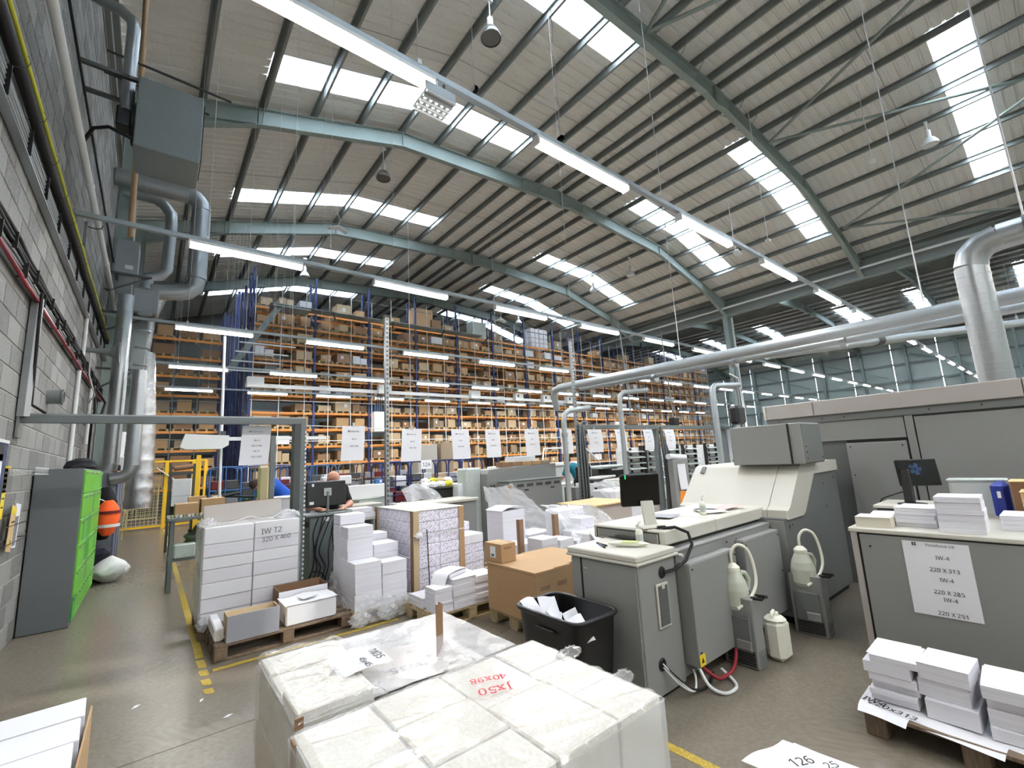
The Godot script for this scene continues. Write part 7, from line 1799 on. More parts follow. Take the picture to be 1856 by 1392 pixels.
# ---------------------------------------------------------------- the middle distance
func roll_cage(at: Vector3, w: float, h: float, m: Material, label: String, fill := 0) -> void:
	var t := thing("roll_cage", label, "roll cage", at, "roll cages")
	var d := 0.6
	for z in [at.z - d / 2, at.z + d / 2]:
		put("side_frame", sh().pipe(smooth([Vector3(at.x - w / 2, 0.12, z), Vector3(at.x - w / 2, h - 0.12, z), Vector3(at.x - w / 2 + 0.03, h - 0.02, z), Vector3(at.x - w / 2 + 0.12, h, z), Vector3(at.x + w / 2 - 0.12, h, z), Vector3(at.x + w / 2 - 0.03, h - 0.02, z), Vector3(at.x + w / 2, h - 0.12, z), Vector3(at.x + w / 2, 0.12, z)]), 0.018, 6), m, t)
		for y in [0.35, 0.68, 1.0, 1.3]: if y < h - 0.1: put("rail", sh().tube(Vector3(at.x - w / 2, y, z), Vector3(at.x + w / 2, y, z), 0.012, 5), m, t)
		put("upright", sh().tube(Vector3(at.x, 0.15, z), Vector3(at.x, h, z), 0.012, 5), m, t)
	put("base", sh().bx(at.x - w / 2, at.x + w / 2, 0.12, 0.16, at.z - d / 2, at.z + d / 2), m, t)
	for x in [-1, 1]:
		for z in [-1, 1]: put("caster", sh().tube(Vector3(at.x + x * (w / 2 - 0.06) - 0.02, 0.06, at.z + z * (d / 2 - 0.05)), Vector3(at.x + x * (w / 2 - 0.06) + 0.02, 0.06, at.z + z * (d / 2 - 0.05)), 0.058, 10), M.rubber, t)
	var lab := label.replace("roll cage", "cage").replace(" in the row behind the ream block", "").replace(" full of trays in the far row before the racking", " in the far row")
	for i in fill:
		for c in 2:
			var y := 0.18 + i * (h - 0.35) / maxf(fill, 1)
			var kind: Material = [M.paper, M.cladding, M.kraft_pale, M.grey_board, M.maroon, M.strut_dark][(i * 2 + c + int(at.x * 7)) % 6]
			var s := thing("stacked_tray", "tray, %s up, %s, %s" % [NTH[i], "wall side" if c == 0 else "press side", lab], "tray", Vector3(at.x, y, at.z), "trays of print in the cages")
			put("tray", sh().bx(at.x - w / 2 + 0.04 + c * (w / 2 - 0.02), at.x - 0.02 + c * (w / 2 - 0.02), y, y + (h - 0.35) / fill * 0.62, at.z - 0.24, at.z + 0.24 + rng.randf_range(-0.04, 0.04), 0.008), kind, s)
func build_left_background() -> void:
	# yellow machine guard beyond the walkway
	var t := thing("machine_guard", "yellow mesh machine guard with beige panels at the end of the walkway", "guard", Vector3(0.3, 0, -19))
	for p in [[-0.95, -19.0], [0.42, -19.0], [1.50, -19.0], [0.98, -14.6]]: put("post", sh().bx(p[0] - 0.05, p[0] + 0.05, 0.0, 2.17, p[1] - 0.05, p[1] + 0.05), M.guard_yellow, t)
	put("wide_post", sh().bx(1.08, 1.34, 0.3, 2.10, -18.9, -18.7, 0.02), M.guard_yellow, t)
	for e in [[-0.95, 0.42], [0.42, 1.50]]:
		for y in [0.06, 2.12]: put("rail", sh().bx(e[0], e[1], y, y + 0.06, -19.03, -18.97), M.guard_yellow, t)
	for i in 13: put("mesh_wire", sh().tube(Vector3(-0.9 + i * 0.105, 0.1, -19.0), Vector3(-0.9 + i * 0.105, 2.12, -19.0), 0.006, 4), M.guard_beige, t)
	for i in 19: put("mesh_wire", sh().tube(Vector3(-0.95, 0.15 + i * 0.105, -19.0), Vector3(0.42, 0.15 + i * 0.105, -19.0), 0.006, 4), M.guard_beige, t)
	put("diagonal", sh().bar(Vector3(0.15, 1.95, -18.9), Vector3(0.75, 1.45, -18.9), 0.05, 0.03), M.white_metal, t)
	t = thing("wire_gate", "beige framed wire gate in front of the yellow guard", "gate", Vector3(0, 0, -17.2))
	for y in [0.46, 1.42]: put("rail", sh().bx(-0.45, 0.22, y, y + 0.035, -17.22, -17.18), M.guard_beige, t)
	for x in [-0.48, 0.20]: put("stile", sh().bx(x, x + 0.04, 0.25, 1.45, -17.22, -17.18), M.guard_beige, t)
	for i in 12: put("wire", sh().tube(Vector3(-0.43 + i * 0.055, 0.47, -17.2), Vector3(-0.43 + i * 0.055, 1.43, -17.2), 0.005, 4), M.guard_beige, t)
	for i in 17: put("wire", sh().tube(Vector3(-0.45, 0.5 + i * 0.056, -17.2), Vector3(0.22, 0.5 + i * 0.056, -17.2), 0.005, 4), M.guard_beige, t)
	t = thing("beige_cupboard", "narrow beige cupboard beside the wire gate", "cupboard", Vector3(-0.7, 0, -17))
	put("body", sh().bx(-0.92, -0.50, 0.45, 1.85, -17.3, -16.9, 0.01), M.guard_beige, t)
	put("shelf", sh().bx(-0.95, -0.48, 0.72, 0.76, -17.3, -16.85), M.guard_beige, t)
	for x in [-0.9, -0.53]: put("leg", sh().bx(x, x + 0.03, 0.0, 0.45, -16.95, -16.92), M.guard_beige, t)
	t = thing("strapping_machine", "pallet wrapping frame with a white panel and brown roller near the yellow guard", "machine", Vector3(0.6, 0, -12.9))
	put("panel", sh().bx(0.40, 0.76, 0.98, 1.58, -12.95, -12.90, 0.01), M.white_metal, t)
	put("panel_seam", sh().bx(0.40, 0.76, 1.20, 1.206, -12.9, -12.898), M.frame_grey, t)
	for x in [0.36, 0.80]: put("column", sh().bx(x - 0.025, x + 0.025, 0.0, 1.92, -13.02, -12.96), M.strut_dark, t)
	put("roller", sh().tube(Vector3(0.42, 1.82, -12.98), Vector3(0.78, 1.86, -12.98), 0.055, 12), M.kraft_dark, t)
	put("roller_bracket", sh().bx(0.36, 0.82, 1.68, 1.74, -13.0, -12.94), M.strut_dark, t)
	# trolley with rubbish and boxes
	t = thing("steel_bench", "dark steel bench with a shelf of scrap beside the tall wrapped stack", "bench", Vector3(0.5, 0, -8.8))
	for x in [0.28, 0.95]:
		for z in [-9.1, -8.5]: put("leg", sh().bx(x, x + 0.05, 0, 1.0, z, z + 0.05), M.frame_grey, t)
	put("top", sh().bx(0.24, 1.02, 1.0, 1.04, -9.15, -8.43, 0.004), M.frame_grey, t)
	put("lower_shelf", sh().bx(0.28, 1.0, 0.42, 0.45, -9.1, -8.45), M.frame_grey, t)
	t = thing("scrap_heap", "dark heap of scrap film on the steel bench's lower shelf", "scrap", Vector3(0.7, 0.45, -8.8))
	put("heap", crumple(Vector3(0.72, 0.64, -8.8), Vector3(0.5, 0.42, 0.5), 31.0), M.lamp_grey, t)
	t = thing("white_tub", "pale tub on the steel bench's lower shelf", "tub", Vector3(0.45, 0.45, -8.55))
	put("tub", sh().bx(0.33, 0.60, 0.452, 0.66, -8.62, -8.44, 0.02), M.cladding, t)
	for i in 9:
		var s := thing("cup", "small white cup in the row along the steel bench, %s along" % NTH[i], "cup", Vector3(0.28 + i * 0.05, 1.04, -8.46), "small cups on the bench")
		put("cup", sh().lathe(Vector3(0.29 + i * 0.05, 1.041, -8.47 - 0.02 * (i % 2)), [[0, 0], [0.018, 0], [0.024, 0.04], [0.0, 0.042]], 10), M.white_metal if i % 3 else M.guard_beige, s)
	for p in [[0.32, 0.62, 1.041, 0.19, -8.95, -8.55, "low brown carton on the steel bench, nearest the guard"], [0.64, 0.95, 1.041, 0.24, -8.85, -8.5, "taller brown carton on the steel bench"], [0.50, 0.74, 1.041, 0.27, -9.14, -8.98, "brown carton at the back of the steel bench"]]:
		t = thing("carton", p[6], "carton", Vector3(p[0], p[2], p[4]))
		put("body", sh().bx(p[0], p[1], p[2], p[2] + p[3], p[4], p[5], 0.004), M.kraft, t)
		put("tape", sh().bx((p[0] + p[1]) / 2 - 0.02, (p[0] + p[1]) / 2 + 0.02, p[2] + p[3], p[2] + p[3] + 0.002, p[4], p[5]), M.kraft_pale, t)
	t = thing("belt_conveyor", "teal green belt conveyor with grey rails beyond the steel bench", "conveyor", Vector3(1.4, 0, -11.8))
	put("side_panel", sh().prism([Vector2(0.70, 1.06), Vector2(0.95, 1.22), Vector2(2.2, 1.30), Vector2(2.2, 1.10), Vector2(0.78, 1.0)], 2, -11.9, -11.85), M.teal_steel, t)
	put("lower_panel", sh().bx(0.9, 2.2, 0.86, 1.0, -11.75, -11.70), M.teal_steel, t)
	put("belt", sh().bx(0.8, 2.2, 1.0, 1.03, -12.3, -11.75), M.rubber, t)
	put("rail", sh().bx(0.95, 2.2, 1.34, 1.38, -11.9, -11.86), M.frame_grey, t)
	for i in 7: put("rail_post", sh().bx(1.0 + i * 0.18, 1.03 + i * 0.18, 1.2, 1.36, -11.9, -11.87), M.frame_grey, t)
	for x in [0.95, 2.1]: put("leg", sh().bx(x, x + 0.07, 0, 0.9, -12.0, -11.93), M.teal_steel, t)
	t = thing("label_printer", "small black and grey desktop printer before the teal conveyor", "printer", Vector3(1.25, 1.03, -11.0))
	put("base", sh().bx(0.98, 1.18, 1.06, 1.22, -11.2, -10.9, 0.03), M.grey_plastic, t)
	put("arm", sh().bar(Vector3(1.12, 1.20, -11.0), Vector3(1.75, 1.14, -11.0), 0.16, 0.04, 0.01), M.black_plastic, t)
	put("lid", sh().box(Vector3(1.32, 1.22, -11.0), Vector3(0.34, 0.05, 0.2), 0.02, Basis(Vector3.BACK, 0.15)), M.black_plastic, t)
	put("bench_top", sh().bx(0.95, 2.0, 0.98, 1.02, -11.3, -10.8), M.strut_dark, t)
	for x in [1.0, 1.9]: put("leg", sh().bx(x, x + 0.05, 0, 0.98, -11.1, -11.05), M.strut_dark, t)
	t = thing("red_tray", "low red tray of papers behind the cardboard sheet", "tray", Vector3(1.3, 1.0, -9.4))
	put("tray", sh().bx(1.0, 1.75, 0.98, 1.06, -9.6, -9.2, 0.01), M.maroon, t)
	put("papers", sh().bx(1.04, 1.5, 1.06, 1.085, -9.55, -9.25, 0.004), M.paper, t)
	put("stand", sh().bx(1.1, 1.6, 0, 0.98, -9.5, -9.3), M.strut_dark, t)
	t = thing("padded_post", "pale post with a worn yellowish pad beside the first hanging sign", "post", Vector3(1.42, 0, -7.9))
	put("post", sh().bx(1.46, 1.53, 0, 2.2, -8.0, -7.93, 0.004), M.grey_paint, t)
	put("pad", sh().bx(1.30, 1.45, 0.9, 1.74, -8.0, -7.9, 0.03), M.guard_beige, t)
	for i in 3: roll_cage(Vector3(1.25 + i * 0.62, 0, -11.6 - 0.5 * i), 0.56, 1.78, M.trolley_blue, "light blue roll cage by the teal conveyor, %s from the walkway" % NTH[i], 5 if i == 0 else 3)
	t = thing("white_board_box", "large white box with a sloped top behind the tall wrapped stack's corner", "box", Vector3(1.75, 0, -8.3))
	put("body", sh().bx(1.52, 1.92, 0.0, 1.20, -8.6, -8.2, 0.01), M.paper, t)
	put("lid", sh().bx(1.50, 1.94, 1.20, 1.225, -8.62, -8.18, 0.004), M.paper, t)
func build_middle() -> void:
	# workstation
	var t := thing("work_pedestal", "grey green desk pedestal with tangled black cables on its back", "pedestal", Vector3(1.95, 0, -6.9))
	put("cabinet", sh().bx(1.80, 2.42, 0.03, 0.98, -7.25, -6.92, 0.01), M.frame_grey, t)
	put("desk_top", sh().bx(1.74, 2.46, 0.98, 1.01, -7.30, -6.88, 0.005), M.grey_paint, t)
	put("shelf_bar", sh().bx(1.56, 1.82, 0.84, 0.90, -7.1, -6.95), M.black, t)
	for i in 6:
		var a: float = 1.84 + i * 0.055
		put("cable", sh().pipe(smooth([Vector3(a + 0.08, 0.96, -6.91), Vector3(a + 0.03 * sin(i * 2.0), 0.75, -6.885), Vector3(a - 0.04 + 0.06 * cos(i * 1.3), 0.5, -6.88), Vector3(a + 0.05 * sin(i * 3.1), 0.28, -6.885), Vector3(a - 0.06, 0.10, -6.88)]), 0.008, 5), M.rubber, t)
	put("cable_coil", sh().pipe(smooth([Vector3(1.88, 0.05, -6.86), Vector3(1.78, 0.12, -6.84), Vector3(1.82, 0.24, -6.85), Vector3(1.95, 0.22, -6.85), Vector3(2.0, 0.10, -6.84), Vector3(1.9, 0.04, -6.85)]), 0.009, 5), M.rubber, t)
	put("label", sh().bx(2.0, 2.07, 0.90, 0.955, -6.919, -6.916), M.paper, t)
	t = thing("desk_monitor", "black monitor seen from behind on a grey pole before the bald person", "monitor", Vector3(2.0, 1.0, -6.95))
	var B := Basis(Vector3.UP, 0.02) * Basis(Vector3.RIGHT, -0.10)
	put("shell", sh().box(Vector3(2.03, 1.285, -6.96), Vector3(0.56, 0.36, 0.045), 0.012, B), M.black_plastic, t)
	put("mount_plate", sh().box(Vector3(2.04, 1.31, -6.93), Vector3(0.11, 0.11, 0.014), 0.004, B), M.galvanised, t)
	put("pole", sh().bx(2.025, 2.06, 1.0, 1.32, -6.935, -6.91, 0.006), M.frame_grey, t)
	for p in [[-0.21, -0.12, 0.06], [-0.19, 0.13, 0.03]]: put("sticker", sh().box(Vector3(2.03, 1.285, -6.96) + B * Vector3(p[0], p[1], 0.024), Vector3(p[2], 0.04, 0.002), 0, B), M.paper, t)
	t = thing("keyboard", "black keyboard under the bald person's hands", "keyboard", Vector3(2.2, 1.01, -7.15))
	put("deck", sh().bx(1.98, 2.42, 1.0105, 1.022, -7.24, -7.08, 0.004), M.black_plastic, t)
	for j in 4: put("key_row", sh().bx(2.0, 2.40, 1.022, 1.027, -7.225 + j * 0.035, -7.20 + j * 0.035, 0.002), M.strut_dark, t)
	t = thing("black_chair", "black stool frame and bag beside the grey green pedestal", "chair", Vector3(1.68, 0, -7.3))
	put("seat", sh().bx(1.60, 1.80, 0.55, 0.62, -7.6, -7.2, 0.03), M.cloth_black, t)
	put("stem", sh().tube(Vector3(1.70, 0.08, -7.4), Vector3(1.70, 0.55, -7.4), 0.025, 8), M.black, t)
	for i in 5: put("foot", sh().tube(Vector3(1.70, 0.10, -7.4), Vector3(1.70 + 0.22 * cos(i * 1.257), 0.03, -7.4 + 0.22 * sin(i * 1.257)), 0.018, 6), M.black, t)
	# white folding machine
	t = thing("folding_machine", "white folding machine with a long panel behind the stepped stacks", "machine", Vector3(3.2, 0, -8.5))
	put("upper_panel", sh().bx(2.80, 3.55, 1.06, 1.31, -8.55, -8.40, 0.01), M.white_metal, t)
	put("lower_body", sh().bx(3.05, 3.55, 0.0, 1.04, -8.9, -8.45, 0.01), M.cladding, t)
	put("feed_table", sh().bx(2.70, 3.3, 0.96, 0.99, -8.45, -7.95, 0.004), M.press_beige, t)
	put("side_body", sh().bx(2.45, 3.0, 0.0, 0.96, -8.4, -8.0, 0.01), M.grey_paint, t)
	put("guard_top", sh().bx(2.48, 3.0, 1.33, 1.50, -8.9, -8.7, 0.02), M.white_metal, t)
	t = thing("tissue_box", "small blue and white box on the white folding machine", "box", Vector3(3.4, 1.31, -8.45))
	put("box", sh().bx(3.36, 3.50, 1.311, 1.40, -8.53, -8.43, 0.006), M.trolley_blue, t)
	put("patch", sh().bx(3.44, 3.48, 1.33, 1.38, -8.43, -8.428), M.paper, t)
	for p in [[2.32, 1.02, -6.35, 0.34, "lower paper pack on the far end of the stepped stacks"], [2.30, 1.09, -6.35, 0.28, "upper paper pack on the far end of the stepped stacks"]]:
		t = thing("paper_stack", p[4], "paper stack", Vector3(p[0], p[1], p[2]))
		put("sheet_block", sh().bx(p[0] - p[3] / 2, p[0] + p[3] / 2, p[1] - 0.065, p[1], p[2] - 0.12, p[2] + 0.12, 0.003), M.paper_edge, t)
	t = thing("work_table", "pale topped side table holding two paper packs behind the stepped stacks", "table", Vector3(2.35, 0, -6.4))
	put("top", sh().bx(2.02, 2.47, 0.93, 0.953, -6.56, -6.2, 0.004), M.press_beige, t)
	for x in [2.04, 2.42]: put("leg", sh().bx(x, x + 0.03, 0, 0.93, -6.54, -6.22), M.frame_grey, t)
	# roll cages
	for i in 4: roll_cage(Vector3(4.15 + i * 0.66, 0, -9.6), 0.6, 1.70, M.navy if i < 3 else M.rack_blue, "dark blue roll cage in the row behind the ream block, %s from the slotted post" % NTH[i], 4 if i != 1 else 5)
	for i in 5: roll_cage(Vector3(2.9 + i * 0.72, 0, -13.0), 0.66, 1.74, [M.rack_blue, M.trolley_blue, M.frame_grey, M.deep_red, M.trolley_blue][i], "roll cage full of trays in the far row before the racking, %s from the padded post" % NTH[i], 6)
	t = thing("tag_card", "white card on the dark blue roll cages", "card", Vector3(4.95, 1.6, -9.28))
	put("card", sh().bx(4.75, 5.02, 1.52, 1.72, -9.285, -9.28), M.paper, t)
	words("12A", 0.09, M.ink, t, Vector3(-0.065, 0.02, 0.003))
	for p in [[7.0, 7.75, 2.28, "grey wrapped load"], [7.9, 8.4, 2.34, "brown wrapped load"]]:
		t = thing("tall_wrapped_load", "tall %s standing before the racking" % p[3].replace("left ", ""), "load", Vector3(p[0], 0, -14))
		put("wrapped_block", sh().bx(p[0], p[1], 0.145, p[2], -14.6, -13.9, 0.02), M.grey_plastic if p[0] < 7.5 else M.kraft_grey, t)
		put("pallet_base", sh().bx(p[0], p[1], 0.0, 0.14, -14.6, -13.9), M.pallet_wood, t)
	# beige topped counter and the bin
	t = thing("grey_counter", "long grey cabinet with a beige top behind the ream block", "cabinet", Vector3(4.4, 0, -7.5))
	put("body", sh().bx(3.55, 4.96, 0.03, 0.90, -8.0, -7.42, 0.006), M.press_grey, t)
	put("top", sh().bx(3.50, 4.98, 0.90, 0.95, -8.05, -7.36, 0.008), M.press_beige, t)
	put("door_gap", sh().bx(4.62, 4.63, 0.08, 0.85, -7.42, -7.415), M.press_black, t)
	for x in [4.3, 4.42]: put("lock", sh().tube(Vector3(x, 0.78, -7.42), Vector3(x, 0.78, -7.40), 0.02, 8), M.chrome, t)
	t = thing("waste_bin", "dark brown bin heaped with scrap paper behind the counter", "bin", Vector3(4.65, 0, -8.6))
	put("body", sh().bx(4.40, 5.10, 0.0, 1.12, -8.95, -8.35, 0.03), M.black, t)
	put("rim", sh().bx(4.38, 5.12, 1.10, 1.14, -8.97, -8.33, 0.01), M.black, t)
	for i in 12:
		var s := thing("scrap_paper", "crumpled scrap on the dark bin, %s along" % NTH[i], "paper", Vector3(4.4 + i * 0.06, 1.14, -8.6), "scrap paper on the dark bin")
		put("scrap", crumple(Vector3(4.42 + i * 0.058, 1.19 + 0.07 * ((i * 5) % 3) / 2.0, -8.45 - 0.12 * (i % 3)), Vector3(0.22, 0.14, 0.2), i * 3.7), [M.paper, M.bag_white, M.kraft_pale, M.paper, M.yellow_cable][i % 5], s)
	t = thing("white_carton", "white carton with yellow green print beside the grey binding machine", "carton", Vector3(5.35, 0.95, -8.0))
	put("body", sh().bx(5.0, 5.72, 0.0, 1.19, -8.7, -8.12, 0.008), M.paper, t)
	put("print", sh().prism([Vector2(5.12, 1.15), Vector2(5.34, 1.15), Vector2(5.23, 0.97)], 2, -8.118, -8.116), M.sign_yellow, t)
	put("print", sh().prism([Vector2(5.22, 1.06), Vector2(5.33, 1.06), Vector2(5.26, 0.95)], 2, -8.1155, -8.114), M.locker_green_deep, t)
	t = thing("film_sheet", "loose clear film hanging over the counter's end by the dark bin", "film", Vector3(4.0, 0.95, -8.0))
	put("film", sh().grid(24, 16, func(u: float, v: float) -> Vector3: return Vector3(3.75 + 0.75 * u, 0.965 + 0.30 * (1.0 - v) * (0.7 + 0.3 * sin(u * 4.0)) + 0.02 * noi.get_noise_2d(u * 300, v * 300), -7.9 - 0.25 * (1.0 - v) + 0.03 * sin(u * 12.0))), M.wrap_heavy, t)
	# binding machine
	t = thing("binding_machine", "grey binding machine with a humped back cover and slotted front panel", "machine", Vector3(6.4, 0, -7.6))
	var hump := [Vector2(5.45, 0.0), Vector2(5.45, 1.36), Vector2(5.50, 1.44), Vector2(6.05, 1.47), Vector2(6.2, 1.46), Vector2(7.42, 1.50), Vector2(7.42, 0.0)]
	put("back_cover", sh().prism(hump, 2, -8.3, -7.72), M.press_grey, t)
	put("front_panel", sh().bx(5.72, 7.20, 0.05, 1.18, -7.72, -7.32, 0.008), M.press_grey, t)
	put("panel_lip", sh().bx(5.70, 7.22, 1.18, 1.20, -7.74, -7.30, 0.004), M.grey_paint, t)
	for i in 5:
		for j in 6: put("vent_slot", sh().bx(5.92 + i * 0.26 + j * 0.03, 5.94 + i * 0.26 + j * 0.03, 1.06, 1.12, -7.322, -7.318), M.press_black, t)
	for x in [6.1, 6.85]: put("grip", sh().bx(x, x + 0.12, 0.98, 1.005, -7.322, -7.314, 0.003), M.rubber, t)
	put("end_cover", sh().bx(5.1, 5.46, 0.0, 1.50, -8.35, -7.95, 0.03), M.cladding, t)
	for p in [[5.53, 1.08], [5.6, 1.08]]: put("switch", sh().bx(p[0], p[0] + 0.03, p[1], p[1] + 0.05, -7.722, -7.712), M.press_black, t)
	for i in 5:
		var s := thing("brown_block", "brown wooden block on the binding machine, %s along" % NTH[i], "block", Vector3(5.9 + i * 0.28, 1.48, -7.8), "brown blocks on the binding machine")
		put("block", sh().bx(5.88 + i * 0.285, 6.155 + i * 0.285, 1.475 + i * 0.005, 1.58, -7.98, -7.76, 0.006), [M.kraft_dark, M.kraft_dark, M.kraft, M.kraft, M.kraft_grey][i], s)
	t = thing("cabinet_box", "small grey box and red can beside the binding machine", "box", Vector3(7.5, 0, -7.2))
	put("box", sh().bx(7.38, 7.62, 0.0, 0.95, -7.45, -7.1, 0.01), M.press_grey_shaded, t)
	put("can", sh().lathe(Vector3(7.85, 0.72, -7.2), [[0, 0], [0.05, 0.0], [0.05, 0.16], [0.0, 0.165]], 12), M.maroon, t)
	put("shelf", sh().bx(7.35, 8.0, 0.69, 0.72, -7.4, -7.05), M.frame_grey, t)
	# film draped load and white stacks between counter and press
	t = thing("draped_load", "film draped half load with a brown corner board behind the small carton", "wrapped load", Vector3(4.35, 0, -5.5))
	put("paper_pack", sh().bx(4.02, 4.44, 0.14, 0.90, -5.75, -5.35, 0.006), M.paper_edge, t)
	put("tilted_sheet", sh().grid(8, 6, func(u: float, v: float) -> Vector3: return Vector3(4.0 + 0.44 * u, 0.905 + 0.05 * u + 0.03 * sin(u * 4.0), -5.75 + 0.42 * v)), M.paper, t)
	put("paper_pack", sh().bx(4.46, 4.98, 0.14, 0.52, -5.75, -5.3, 0.006), M.paper_edge, t)
	put("paper_pack", sh().bx(3.98, 4.42, 0.14, 0.48, -5.34, -4.98, 0.006), M.paper_edge, t)
	put("pallet_base", sh().bx(3.96, 5.0, 0.0, 0.14, -5.8, -4.96), M.pallet_wood, t)
	put("corner_board", sh().bx(4.54, 4.60, 0.15, 1.22, -5.86, -5.85), M.kraft_dark, t)
	put("film", sh().grid(30, 30, func(u: float, v: float) -> Vector3:
		var w := noi.get_noise_2d(u * 260 + 9, v * 260) * 0.03
		return Vector3(lerpf(4.05, lerpf(4.62, 5.45, v), u), lerpf(1.25 - 0.04 * sin(u * PI), 0.45 + 0.05 * sin(u * 9.0), v) + w, -5.87 + 0.35 * v + w)), M.wrap_heavy, t)
	for p in [[3.98, -4.93, "beside the small carton"], [4.62, -4.90, "in front of the crumpled white boxes"]]:
		t = thing("corner_post", "brown cardboard corner post standing %s" % p[2], "corner board", Vector3(p[0], 0, p[1]))
		put("post", sh().bx(p[0], p[0] + 0.07, 0.1, 0.82, p[1], p[1] + 0.008), M.kraft_dark, t)
		put("post_side", sh().bx(p[0], p[0] + 0.008, 0.1, 0.82, p[1], p[1] - 0.06), M.kraft_dark, t)
	for i in 3: paper_stack(Vector3(4.2 + i * 0.30, 0.14, -4.72), Vector3(0.28, 0.44 - 0.05 * i, 0.3), "loose white stack between the two corner posts, %s along" % NTH[i], 5, false, 0.05 * i, "paper_edge", 0.012)
	t = thing("open_white_box", "crumpled open white boxes draped in film behind the feeder table", "box", Vector3(5.0, 0, -4.8))
	put("pallet_base", sh().bx(4.75, 5.95, 0.0, 0.14, -5.25, -4.35), M.pallet_wood, t)
	put("lower_box", sh().bx(4.80, 5.55, 0.14, 0.58, -4.95, -4.4, 0.02), M.paper, t)
	put("rear_box", sh().bx(4.75, 5.35, 0.14, 0.86, -5.25, -4.98, 0.02), M.paper, t)
	put("inner_pack", sh().bx(4.95, 5.25, 0.58, 0.74, -4.95, -4.7, 0.01), M.paper_edge, t)
	put("torn_flap", sh().grid(16, 8, func(u: float, v: float) -> Vector3: return Vector3(4.8 + 0.85 * u, 0.60 - 0.13 * v + 0.05 * sin(u * 7.0) * v + 0.03 * u, -4.41 + 0.12 * v)), M.paper, t)
	put("film", sh().grid(36, 24, func(u: float, v: float) -> Vector3:
		var w := noi.get_noise_2d(u * 320 + 70, v * 280) * 0.05
		return Vector3(4.68 + 1.1 * u, lerpf(0.93 - 0.1 * u, 0.2 + 0.1 * u, v) + w, -5.26 + 0.98 * v ** 0.7 + w)), M.wrap_heavy, t)
	t = thing("big_carton", "large pale carton with a buff lid behind the press deck", "carton", Vector3(6.2, 0, -5.5))
	put("body", sh().bx(5.75, 6.7, 0.14, 0.80, -5.95, -5.1, 0.008), M.pale_board, t)
	put("lid", sh().bx(5.72, 6.73, 0.80, 0.825, -5.98, -5.07, 0.004), M.tan_cover, t)
	put("corner_strip", sh().bx(5.74, 5.748, 0.14, 0.80, -5.13, -5.05), M.kraft, t)
	put("pallet_base", sh().bx(5.75, 6.7, 0.0, 0.135, -5.95, -5.1), M.pallet_wood, t)
	t = thing("film_parcel", "low white parcel loosely wrapped in film behind the black touch screen", "parcel", Vector3(7.7, 0, -6.2))
	put("parcel", sh().bx(7.25, 8.3, 0.14, 0.92, -6.5, -5.9, 0.03), M.paper, t)
	put("film", sh().grid(24, 16, func(u: float, v: float) -> Vector3: return Vector3(7.15 + 1.25 * u, lerpf(1.05, 0.6, v) + 0.05 * noi.get_noise_2d(u * 240, v * 240 + 30) + 0.06 * sin(u * 5.0), -6.4 + 0.6 * v)), M.wrap_heavy, t)
	put("pallet_base", sh().bx(7.25, 8.3, 0.0, 0.14, -6.5, -5.9), M.pallet_wood, t)
	t = thing("work_bench", "long pale bench under the teal person's hands", "bench", Vector3(9, 0, -9.6))
	put("top", sh().bx(8.3, 10.4, 0.82, 0.86, -10.0, -9.25, 0.006), M.press_beige, t)
	for x in [8.35, 10.3]: put("leg", sh().bx(x, x + 0.05, 0, 0.82, -9.9, -9.3), M.frame_grey, t)
	t = thing("task_lamp", "small black and white swivel fixture beside the teal person", "lamp", Vector3(8.3, 0.86, -9.5))
	put("head", sh().lathe(Vector3(8.35, 1.28, -9.5), [[0.0, -0.08], [0.09, -0.05], [0.11, 0.02], [0.05, 0.09], [0.0, 0.1]], 14), M.white_metal, t)
	put("arm", sh().pipe([Vector3(8.4, 0.86, -9.55), Vector3(8.5, 1.15, -9.55), Vector3(8.38, 1.34, -9.52)], 0.03, 6), M.black, t)
	# copier like machines behind the gantry
	t = thing("wide_printer", "black and white office printer with stacked trays behind the gantry post", "printer", Vector3(9.4, 0, -7.9))
	put("body", sh().bx(8.75, 10.2, 0.0, 0.93, -8.4, -7.75, 0.01), M.white_metal, t)
	put("dark_band", sh().bx(8.76, 10.2, 0.72, 0.85, -7.76, -7.745), M.black_plastic, t)
	put("tray_deck", sh().bx(8.8, 10.15, 0.93, 0.99, -8.3, -7.72, 0.01), M.black_plastic, t)
	put("paper_tray", sh().box(Vector3(9.25, 1.05, -7.95), Vector3(0.7, 0.05, 0.45), 0.01, Basis(Vector3.BACK, 0.04)), M.white_metal, t)
	put("scanner", sh().bx(9.55, 10.2, 1.02, 1.24, -8.3, -7.8, 0.03), M.black_plastic, t)
	put("upright", sh().bx(8.78, 9.3, 0.99, 1.36, -8.4, -8.3, 0.02), M.black_plastic, t)
	put("notice", sh().bx(8.95, 9.2, 1.1, 1.36, -8.3, -8.297), M.paper, t)
	put("feeder_lid", sh().bx(9.3, 10.25, 1.26, 1.34, -8.5, -7.95, 0.03), M.cladding, t)
	t = thing("paper_finisher", "long pale finishing machine with a slanted frame under the racking", "machine", Vector3(11.5, 0, -12.2))
	put("bed", sh().bx(8.9, 13.2, 1.30, 1.42, -12.6, -11.9, 0.02), M.white_metal, t)
	put("body", sh().bx(9.2, 13.0, 0.0, 1.30, -12.5, -12.0, 0.01), M.cladding, t)
	put("slant_frame", sh().pipe([Vector3(10.9, 1.42, -12.0), Vector3(11.2, 1.95, -12.2), Vector3(13.4, 1.95, -12.2), Vector3(13.9, 1.42, -12.0)], 0.03, 6), M.white_metal, t)
	put("glass_hood", sh().bx(9.6, 10.6, 1.42, 1.72, -12.5, -12.0, 0.02), M.clear_plastic, t)
	t = thing("small_cabinet", "small beige control box behind the black touch screen", "control box", Vector3(9.5, 0.9, -7.3))
